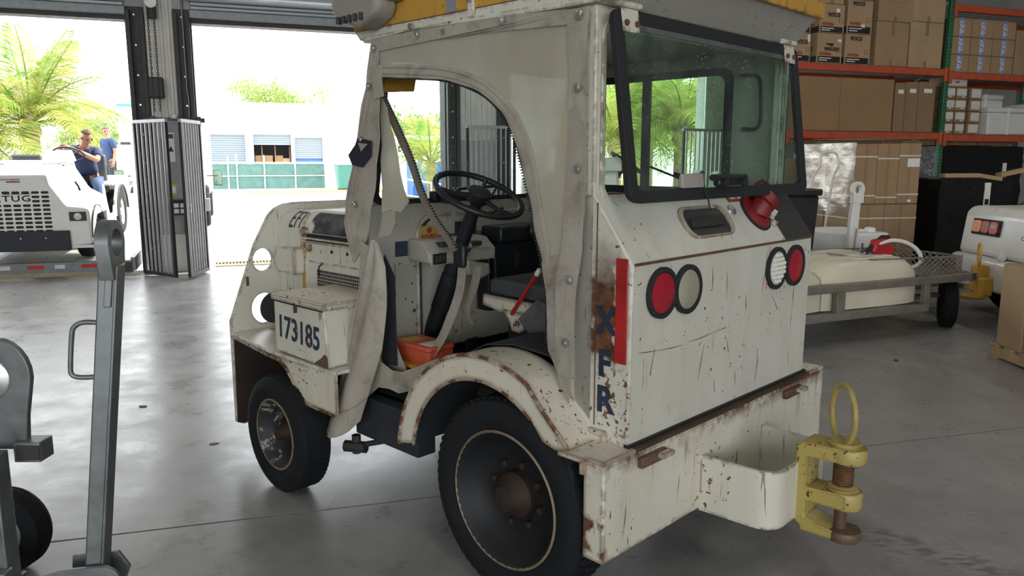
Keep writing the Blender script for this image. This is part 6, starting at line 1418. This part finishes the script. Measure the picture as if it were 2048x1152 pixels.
def tree(label, loc, h, rad, n, seed, name='leafy_tree', zs=.7):
    rnd = random.Random(seed); o = thing(name, label, 'tree', loc, 0)
    MB().tube([(0, 0, 0), (.1, .05, h * .5), (0, 0, h * .8)], [.22, .16, .1], 8).build('trunk', M['trunk'], o, 40)
    br = MB()
    for k in range(7): a = k * .9; br.tube([(0, 0, h * .6), (rad * .4 * math.cos(a), rad * .4 * math.sin(a), h * .85), (rad * .8 * math.cos(a), rad * .8 * math.sin(a), h)], [.09, .06, .02], 5)
    br.build('branches', M['trunk'], o, 40)
    m = MB(); cl = [Vector((rnd.uniform(-1, 1) * rad, rnd.uniform(-1, 1) * rad, h + rnd.uniform(-.55, .8) * rad * zs)) for _ in range(26)]
    for i in range(n):
        c_ = rnd.choice(cl); d = Vector((rnd.gauss(0, 1), rnd.gauss(0, 1), rnd.gauss(0, .7))) * rad * .2; p = c_ + d; a = Vector((rnd.gauss(0, 1), rnd.gauss(0, 1), rnd.gauss(0, 1))).normalized() * .13; b = a.orthogonal().normalized() * .07
        m.add([p - a, p + b, p + a, p - b], [(0, 1, 2, 3)])
    tag(m.build('foliage', M['foliage'], o), kind='stuff'); return o
tree('leafy tree rising behind the roof of the white building', WP(5.0, 58), 6.6, 3.0, 3800, 11, zs=.45)
tree('bushy tree in the yard seen through the cab windscreen', WP(9.6, 26), 2.8, 1.7, 2200, 12)
tree('round green tree far behind the palm row', WP(19, 22), 3.2, 2.6, 3000, 13)
tree('distant green shrub to the right of the palm on the left', WP(-6.6, 40), 3.2, 2.0, 1500, 14)
# pale canopy and blue drums seen through the windscreen
cpn = thing('yard_canopy', 'pale open canopy on thin posts in the yard, seen through the windscreen', 'canopy', WP(8.9, 21), R(20))
MB().box(-1.5, 2.5, 0, 3, 2.5, 2.62).build('canopy_roof', M['white_paint'], cpn, bevel=.02)
for x in (-1.4, 2.4):
    for y in (.1, 2.9): MB().tube([(x, y, 0), (x, y, 2.5)], .05, 8).build('canopy_post', M['white_paint'], cpn, 40)
bt_ = thing('blue_container', 'blue container standing behind the small palm in the yard', 'container', WP(8.6, 19), R(20))
MB().box(-.9, .9, 0, 1.2, .1, 1.5).build('container_body', mat('container_blue', (.03, .10, .42), .5), bt_, bevel=.02)
for k in range(7): MB().box(-.85 + k * .26, -.75 + k * .26, -.03, 0, .15, 1.45).build('container_rib', mat('container_blue2', (.03, .10, .42), .5), bt_, bevel=.01)
MB().box(-.9, .9, .1, 1.1, 0, .1).build('container_skid', M['dark_metal'], bt_)
hr = thing('yard_railing', 'white stair railing in the yard, seen through the steering wheel', 'railing', WP(6.7, 12), R(20))
for k in range(5): MB().tube([(-.8 + k * .4, 0, 0), (-.8 + k * .4, 0, 1.0 - .06 * k)], .02, 6).build('railing_post', M['white_paint'], hr, 40)
for z in (.5, 1.0): MB().tube([(-.85, 0, z), (.85, 0, z - .25)], .022, 6).build('railing_bar', M['white_paint'], hr, 40)
# ================================================================== galvanised cart at the left edge of the frame
GZ = M['galvanized']
CRZ = R(8)
ct = thing('towing_cart', 'galvanised cart with its towing bar folded upright at the left foreground', 'cart', (-1.42, 2.47, 0), CRZ)
def lean(z): return .128 * (z - .22) / 1.04
def skewbox(mb, x0, x1, y0, y1, z0, z1):
    return mb.hexa([(x0 + lean(z0), y0, z0), (x1 + lean(z0), y0, z0), (x1 + lean(z0), y1, z0), (x0 + lean(z0), y1, z0)], [(x0 + lean(z1), y0, z1), (x1 + lean(z1), y0, z1), (x1 + lean(z1), y1, z1), (x0 + lean(z1), y1, z1)])
tw = skewbox(MB(), -.036, .020, -.028, .028, .20, 1.265).build('towing_bar', GZ, ct, bevel=.006)
skewbox(MB(), .018, .028, -.036, .036, .20, 1.265).build('bar_flange', GZ, tw, bevel=.003)
skewbox(MB(), -.012, .012, -.034, -.028, 1.13, 1.265).build('weld_strip', GZ, tw, bevel=.003)
zc = 1.335; xo = lean(1.3)
ol = [(-.05, 1.22), (.05, 1.22), (.075, zc)] + [(.075 * math.cos(R(a)), zc + .075 * math.sin(R(a))) for a in range(12, 180, 12)] + [(-.075, zc)]
MB().plate(ol, lambda a, b, w: (xo + w, a, b), -.030, .014, [circle(0, zc, .046, 22)]).build('towing_eye', GZ, tw, bevel=.006, smooth=35)
hx = lambda z: lean(z) - .033
MB().tube(smooth_path([(hx(1.075), 0, 1.075), (hx(1.075) - .05, 0, 1.077), (hx(1.07) - .078, 0, 1.062), (hx(1.03) - .083, 0, 1.03), (hx(.93) - .083, 0, .93), (hx(.90) - .076, 0, .902), (hx(.89) - .05, 0, .893), (hx(.89), 0, .893)], 4), .0085, 8).build('grab_handle', GZ, tw, 50)
bs = MB().plate([(-.55, .06), (-.55, .215), (-.18, .225), (-.10, .245), (.03, .25)] + [(.03 + .06 * math.cos(R(a)), .19 + .06 * math.sin(R(a))) for a in (70, 45, 20, -5, -30, -60)] + [(.0, .10), (-.1, .06)], lambda a, b, w: (a, -.06 + w, b), 0, .018).build('hinge_plate', GZ, ct, bevel=.004)
MB().plate([(-.12, .07), (-.1, .245), (.05, .25), (.085, .19), (.05, .10)], lambda a, b, w: (a, .045 + w, b), 0, .018).build('hinge_plate', GZ, ct, bevel=.004)
MB().lathe([(-.075, .016), (-.062, .02), (.07, .02), (.08, .012)], (-.01, 0, .165), (0, 1, 0), 10).build('hinge_bolt', M['steel'], bs, 40)
MB().box(-.36, -.26, -.075, -.02, .215, .255).build('lock_bracket', GZ, bs, bevel=.006); MB().lathe([(0, .012), (.003, .012)], (-.31, -.05, .2555), (0, 0, 1), 10).build('bracket_hole', M['black_ink'], bs)
Wc = lambda p: Matrix.Rotation(-CRZ, 3, 'Z') @ (Vector(p) - Vector((-1.42, 2.47, 0)))      # world point in cart space
def wbx(x0, x1, y0, y1, z0, z1):
    P = [Wc(q) for q in ((x0, y0, 0), (x1, y0, 0), (x1, y1, 0), (x0, y1, 0))]
    return MB().hexa([(p.x, p.y, z0) for p in P], [(p.x, p.y, z1) for p in P])
fr = wbx(-1.80, -1.685, 2.40, 2.47, .05, .645).build('frame_post', GZ, ct, bevel=.005)
wbx(-2.6, -1.70, 2.44, 2.52, .10, .18).build('frame_rail', GZ, ct, bevel=.005); wbx(-2.6, -1.80, 2.38, 2.50, .60, .66).build('frame_rail', GZ, ct, bevel=.005)
wbx(-1.69, -1.60, 2.50, 2.58, .585, .655).build('socket_tube', GZ, ct, bevel=.004); wbx(-1.679, -1.601, 2.497, 2.503, .594, .646).build('tube_mouth', M['dark_metal'], ct)
P = [Wc((-1.80 + .18 * math.cos(R(a)) * .95, 2.53, .84 + .17 * math.sin(R(a)))) for a in range(-60, 121, 12)]
fin = MB().plate([(-.06, .62), (.075, .62), (.085, .74)] + [(.11 * math.cos(R(a)), .88 + .13 * math.sin(R(a))) for a in range(-20, 181, 16)] + [(-.1, .74)], lambda a, b, w: tuple(Wc((-1.735 + a, 2.53 + w, b))), 0, .025).build('rounded_bracket', GZ, ct, bevel=.005)
MB().lathe([(0, .075), (.004, .07)], Wc((-1.77, 2.529, .87)), Wc((-1.77, 2.0, .87)) - Wc((-1.77, 2.53, .87)), 20).build('bracket_face', M['steel'], fin, 40)
axw = (Wc((-.12, -1, 0)) - Wc((0, 0, 0))).normalized(); wc_ = Wc((-1.985, 2.86, .166))
ty = MB().lathe([(-.045, .085), (-.05, .135), (-.042, .157), (-.02, .166), (.02, .166), (.042, .157), (.05, .135), (.045, .085)], wc_, axw, 36, cap=False).build('tyre', M['tyre'], ct, 35)
for h in (.022, .0, -.022): MB().lathe([(h - .003, .1655), (h, .1675), (h + .003, .1655)], wc_, axw, 36, cap=False).build('tread_rib', M['tyre'], ty, 50)
MB().lathe([(.048, .09), (.05, .08), (.03, .06), (.01, .055), (.01, .03), (.05, .028), (.055, 0)], wc_, axw, 28, cap=False).build('rim', GZ, ty, 35)
for k in range(4): a = k * 1.57 + .5; X_ = axw.orthogonal().normalized(); Y_ = axw.cross(X_); MB().lathe([(.01, .008), (.025, .007)], wc_ + (X_ * math.cos(a) + Y_ * math.sin(a)) * .044, axw, 6).build('wheel_nut', M['steel'], ty)
MB().tube([wc_ - axw * .12, wc_ + axw * .01], .018, 8).build('axle_stub', M['dark_metal'], ct, 40)
# ================================================================== tank trailer behind the tractor
TO = Vector((2.50, 6.45, 0)); TZ = R(24)
tt = thing('tank_trailer', 'cream plastic tank in a grey steel frame trailer with a mesh basket', 'trailer', TO, TZ)
GB = mat('weathered_steel', (.27, .245, .21), .55, .5, .2, 10)
MB().box(-1.25, 2.12, 0, .07, .465, .535).build('top_rail', GB, tt, bevel=.005); MB().box(-1.25, 2.12, .93, 1.0, .465, .535).build('top_rail', GB, tt, bevel=.005)
MB().box(2.05, 2.125, .0, 1.0, .46, .54).build('end_rail', GB, tt, bevel=.005)
for y in (0, .94): MB().box(-1.25, 1.50, y, y + .06, .215, .285).build('bottom_rail', GB, tt, bevel=.005)
for x in (-1.22, -.45, .34, 1.43):
    for y in (.0, .95): MB().box(x, x + (.10 if x < 1 else .07), y, y + .05, .285, .465).build('frame_post', GB, tt, bevel=.004)
for x in (-1.2, -.4, 1.43): MB().box(x, x + .07, .06, .94, .22, .28).build('cross_member', GB, tt, bevel=.004)
M['cream_tank'] = mat('cream_tank', (.72, .67, .52), .38, var=.06, scale=2)
def tank(x0, x1, zt):
    secs = []; n = 12
    for k in range(n + 1):
        s = k / n; x = lerp(x0, x1, s); ed = min(1, min(s, 1 - s) * 5); hgt = zt - .10 * (1 - ed) ** 2; ins = .04 * (1 - ed) ** 2
        secs.append((x, [(.075 + ins, .29), (.07 + ins, hgt - .14), (.09 + ins, hgt - .05), (.16 + ins, hgt - .005), (.34, hgt), (.42, hgt - .03), (.58, hgt - .03), (.66, hgt), (.84 - ins, hgt - .005), (.90 - ins, hgt - .05), (.92 - ins, hgt - .14), (.92 - ins, .29)]))
    mb = MB(); m = len(secs[0][1])
    for x, p in secs: mb.v += [(x, a, b) for a, b in p]
    for i in range(n):
        for k in range(m): k2 = (k + 1) % m; mb.f.append((i * m + k, i * m + k2, (i + 1) * m + k2, (i + 1) * m + k))
    mb.f.append(tuple(range(m))); mb.f.append(tuple(n * m + k for k in reversed(range(m)))); return mb
tk1 = tank(.27, 1.43, .725).build('tank_section', M['cream_tank'], tt, 50); tk2 = tank(-1.18, .255, .71).build('tank_section', M['cream_tank'], tt, 50)
MB().plate(rrect(.72, .95, .14, .24, .02, 3), lambda a, b, w: (a, b, w), .715, .732).build('moulded_pad', M['cream_tank'], tk1, bevel=.006)
MB().lathe([(0, .10), (.02, .10), (.025, .085), (.025, 0)], (.62, .52, .695), (0, 0, 1), 24, cap=False).build('filler_ring', M['cream_tank'], tk1, 40)
ld_ = MB().lathe([(0, .15), (.02, .15), (.028, .13), (.028, 0)], (.0, .5, .68), (0, 0, 1), 28, cap=False).build('tank_lid', M['cream_tank'], tk2, 40)
MB().box(-.05, .06, .46, .53, .708, .74).build('lid_handle', M['black_paint'], ld_, bevel=.006)
# running gear at the right end
MB().box(1.45, 1.98, .30, .36, .37, .41).build('axle_arm', GB, tt, bevel=.003); MB().box(1.45, 1.98, .26, .32, .27, .31).build('axle_arm', GB, tt, bevel=.003)
wcn = (1.96, .16, .225); wax_ = Vector((math.cos(R(-46)), math.sin(R(-46)), 0)) * -1
wt_ = MB().lathe([(-.06, .12), (-.07, .19), (-.055, .218), (-.03, .225), (.03, .225), (.055, .218), (.07, .19), (.06, .12)], wcn, wax_, 32, cap=False).build('trailer_wheel', M['tyre'], tt, 35)
for h in (-.045, -.015, .015, .045): MB().lathe([(h - .004, .2235), (h - .002, .228), (h + .002, .228), (h + .004, .2235)], wcn, wax_, 32, cap=False).build('tread_rib', M['tyre'], wt_, 50)
MB().lathe([(-.08, .13), (-.07, .11), (-.03, .10), (-.03, .04), (-.08, .035), (-.085, 0)], wcn, wax_, 24, cap=False).build('rim', GB, wt_, 35)
MB().lathe([(.05, .13), (.05, .0)], wcn, wax_, 20).build('wheel_disc', M['dark_metal'], wt_, 35)
for y in (.06, .9): MB().lathe([(-.07, .1), (-.08, .16), (-.05, .2), (.05, .2), (.08, .16), (.07, .1)], (-.9, y + .1, .2), (0, 1, 0), 24).build('trailer_wheel', M['tyre'], tt, 35)
MB().tube([(1.96, .16, .225), (1.9, .2, .46)], .02, 8).build('caster_leg', GB, tt, 40)
# expanded-metal basket
def mesh_wall(p0, p1, z0, z1, step=.075):
    m = MB(); a = Vector(p0); b = Vector(p1); L = (b - a).length; d = (b - a).normalized(); h = z1 - z0; n = int(L / step) + 4
    for sgn in (1, -1):
        for k in range(-4, n):
            s0 = k * step; pts = []
            lo, hi = 0., 1.
            x0, x1 = (s0, s0 + h * 1.5) if sgn > 0 else (s0 + h * 1.5, s0)
            def clipt(x): return (x - x0) / (x1 - x0)
            ts = sorted((clipt(0), clipt(L))); lo = max(0, ts[0]); hi = min(1, ts[1])
            if hi - lo < .03: continue
            q = [a + d * lerp(x0, x1, t) + Vector((0, 0, z0 + h * t)) for t in (lo, hi)]
            m.tube(q, .0062, 4)
    return m
bk_ = MB().tube([(.85, .10, .715), (2.03, .10, .69), (2.03, .92, .69), (.85, .92, .715)], .007, 6, closed=True).build('basket_rim', GB, tt, 50)
for p0, p1 in (((1.45, .10, 0), (2.03, .10, 0)), ((2.03, .10, 0), (2.03, .92, 0)), ((2.03, .92, 0), (.85, .92, 0))):
    tag(mesh_wall(p0, p1, .535, .695).build('basket_mesh', GB, tt), kind='stuff')
MB().box(1.45, 2.05, .08, .93, .53, .538).build('basket_floor', GB, tt)
wtb = MB().plate([(1.50, .52), (1.50, .95), (1.53, 1.22), (1.545, 1.22), (1.62, 1.22), (1.61, .95), (1.61, .52)], lambda a, b, w: (a, .97 + w, b), 0, .05).build('towing_bar', M['white_paint'], tt, bevel=.008)
MB().plate(circle(1.585, 1.295, .085, 26), lambda a, b, w: (a, .975 + w, b), 0, .045, [circle(1.585, 1.295, .048, 22)]).build('towing_eye', M['white_paint'], wtb, bevel=.005)
MB().plate([(1.515, 1.16), (1.655, 1.16), (1.65, 1.26), (1.52, 1.26)], lambda a, b, w: (a, .965 + w, b), 0, .06).build('eye_collar', M['white_paint'], wtb, bevel=.006)
MB().tube([(1.56, .965, .65), (1.575, .96, .9)], .008, 6).build('bar_stay', M['steel'], wtb, 40)
nz = thing('fuel_nozzle', 'red nozzle with a white hose lying on the mesh basket of the tank trailer', 'nozzle', TO + Matrix.Rotation(TZ, 3, 'Z') @ Vector((1.25, .35, .715)), TZ)
MB().plate([(-.17, .02), (-.13, .13), (.02, .15), (.06, .10), (.12, .03), (.10, -.01), (-.06, -.01)], lambda a, b, w: (a, w, b + .012), -.045, .045).build('nozzle_body', M['red'], nz, bevel=.02)
MB().tube([(-.22, 0, .03), (-.12, 0, .09), (-.02, 0, .165), (.06, 0, .16)], .024, 8).build('nozzle_grip', M['black_rubber'], nz, 50)
MB().tube([(-.28, 0, .01), (-.22, 0, .03), (-.17, 0, .06)], .014, 8).build('nozzle_spout', M['steel'], nz, 50); MB().tube([(-.26, .0, .03), (-.27, .0, .12)], .008, 6).build('blue_tip', M['navy'], nz, 50)
MB().tube(smooth_path([(-.10, -.03, .11), (.05, -.04, .135), (.20, -.05, .12), (.33, -.06, .07), (.40, -.08, .0), (.40, -.10, -.08), (.34, -.03, -.14), (.2, .2, -.14), (-.05, .35, -.13), (.1, .45, -.12)], 6), .019, 10).build('white_hose', M['white_plastic'], nz, 60)
MB().box(-.36, -.02, -.13, .10, -.005, .012).build('drip_plate', M['white_plastic'], nz, bevel=.004)
wb = thing('white_tank', 'low white plastic tank standing behind the cream tank trailer', 'tank', (3.70, 8.64, 0), R(20))
MB().box(-.26, .22, -.44, .40, .25, .83).build('tank_body', M['white_plastic'], wb, bevel=.03, seg=3); MB().plate(rrect(-.12, .10, -.25, .15, .05, 4), lambda a, b, w: (a, b, w), .83, .85).build('raised_top', M['white_plastic'], wb, bevel=.01)
MB().lathe([(0, .06), (.04, .055), (.05, .035), (.05, 0)], (.1, -.28, .83), (0, 0, 1), 20, cap=False).build('filler_cap', M['white_plastic'], wb, 40); MB().box(-.19, .19, -.39, .39, .0, .25).build('steel_stand', GB, wb, bevel=.01)
# ================================================================== white tractor at the right, seen from behind; local x forwards, y away
wt2 = thing('white_tractor', 'glossy white tow tractor with red and amber tail lights at the right edge', 'tow tractor', (4.76, 7.30, 0), 0)
W = M['tractor_white']
MB().plate([(0, .30), (.0, .605), (.06, .625), (1.9, .63), (1.9, .25), (.35, .25)], lambda a, b, w: (a, w, b), -.55, 1.06).build('rear_body', W, wt2, bevel=.03, seg=3)
MB().plate([(.05, .63), (.06, .72), (.10, 1.06), (.17, 1.12), (1.7, 1.13), (1.7, .63)], lambda a, b, w: (a, w, b), -.50, 1.02).build('upper_body', W, wt2, bevel=.05, seg=4)
lb = MB().plate(rrect(.36, .82, .84, 1.0, .012, 3), lambda a, b, w: (.085 + (b - .92) * .12 + w, a, b), -.02, .03).build('lamp_housing', M['black_rubber'], wt2, bevel=.004)
for i, (y0, y1, m) in enumerate(((.655, .80, 'amber'), (.52, .645, 'red'), (.38, .51, 'red'))):
    l_ = MB().plate(rrect(y0, y1, .865, .985, .03, 4), lambda a, b, w: (.085 + (b - .92) * .12 + w, a, b), -.035, -.015).build('tail_lamp', M[m], lb, bevel=.008)
    if i == 2: MB().box(.05, .056, .405, .485, .89, .955).build('reversing_lens', M['lens_clear'], l_)
MB().box(-.006, .0, .94, 1.03, .40, .56).build('red_side_reflector', M['tape_red'], wt2); MB().tube([(.05, .30, .655), (.02, .2, .655)], .035, 10).build('corner_knob', W, wt2, 40)
MB().lathe([(0, .02), (.01, .016)], (.07, .0, .86), (-1, 0, 0), 10).build('key_lock', M['steel'], wt2)
for y, in ((.98,), (-.5,)):
    w_ = MB().lathe([(-.12, .2), (-.13, .28), (-.10, .335), (-.04, .345), (.04, .345), (.10, .335), (.13, .28), (.12, .2)], (.62, y - .22, .345), (0, 1, 0), 36, cap=False).build('tyre', M['tyre'], wt2, 35)
    for h in (-.07, -.025, .025, .07): MB().lathe([(h - .008, .342), (h - .005, .352), (h + .005, .352), (h + .008, .342)], (.62, y - .22, .345), (0, 1, 0), 36, cap=False).build('tread_rib', M['tyre'], w_, 50)
    MB().lathe([(-.12, .2), (-.06, .18), (-.06, 0)], (.62, y - .22, .345), (0, 1, 0), 24, cap=False).build('rim', W, w_, 35)
    MB().lathe([(.12, .2), (.06, .18), (.06, 0)], (.62, y - .22, .345), (0, 1, 0), 24, cap=False).build('rim', W, w_, 35)
pn = MB().box(-.14, .0, .35, .44, .30, .56).build('coupling_jaw', M['yellow'], wt2, bevel=.01)
MB().box(-.12, .0, .26, .35, .26, .45).build('coupling_jaw', M['yellow'], wt2, bevel=.02)
MB().lathe([(0, .10), (.02, .13), (.03, .13), (.045, .09)], (-.16, .34, .235), (0, 0, 1), 20).build('coupling_foot', M['yellow'], pn, 40); MB().lathe([(0, .03), (.1, .03)], (-.10, .36, .25), (0, 0, 1), 12).build('coupling_pin', M['yellow'], pn, 40)
MB().tube([(-.11 + .035 * math.cos(a), .36 + .085 * math.cos(a), .67 + .11 * math.sin(a)) for a in [2 * math.pi * k / 32 for k in range(32)]], .010, 8, closed=True).build('ring_handle', M['yellow'], pn, 50)
MB().tube([(-.02 + .02 * math.cos(a), .47, .50 + .05 * math.sin(a)) for a in [2 * math.pi * k / 20 for k in range(20)]], .008, 6, closed=True).build('tow_loop', M['dark_metal'], wt2, 50)
# ================================================================== big carton on a pallet, right foreground
pallet('wooden pallet under the big carton at the right edge', (4.48, 5.72, 0), 0, 1.08, 1.02, .115)
bc = thing('big_carton', 'big brown carton on a wooden pallet at the right edge of the frame', 'carton', (3.965, 5.25, .117), 0)
MB().box(0, 1.0, -.1, .92, 0, .655).build('carton_body', KR[1], bc, bevel=.008)
MB().box(-.012, .0, .62, .925, .0, .66).build('carton_flap', KR[1], bc, bevel=.004)
MB().box(.0, 1.0, -.1, .92, .655, .665).build('carton_lid', KR[0], bc, bevel=.004)
MB().box(-.003, 0, .585, .60, .02, .64).build('flap_gap', KR[2], bc)
# small litter on the floor
for i, (x, y) in enumerate(((-1.72, 4.2), (-1.2, 4.35), (-2.4, 4.9), (3.1, 6.1))):
    o = MB().plate([(0, 0), (.03, .008), (.045, .028), (.018, .035), (-.008, .02)], lambda a, b, w: (a, b, w), 0, .003 + .001 * i).build('floor_scrap', M['dark_metal'], None); o.location = (x, y, .0005); o.rotation_euler = (0, 0, i * 1.3)
    tag(o, ('tiny dark scrap on the floor between cart and tractor, nearer one', 'tiny dark scrap on the floor close to the tractor front wheel', 'tiny dark scrap on the floor in front of the trailer tail', 'tiny dark scrap on the floor under the tank trailer side')[i], 'scrap', 'floor scraps')
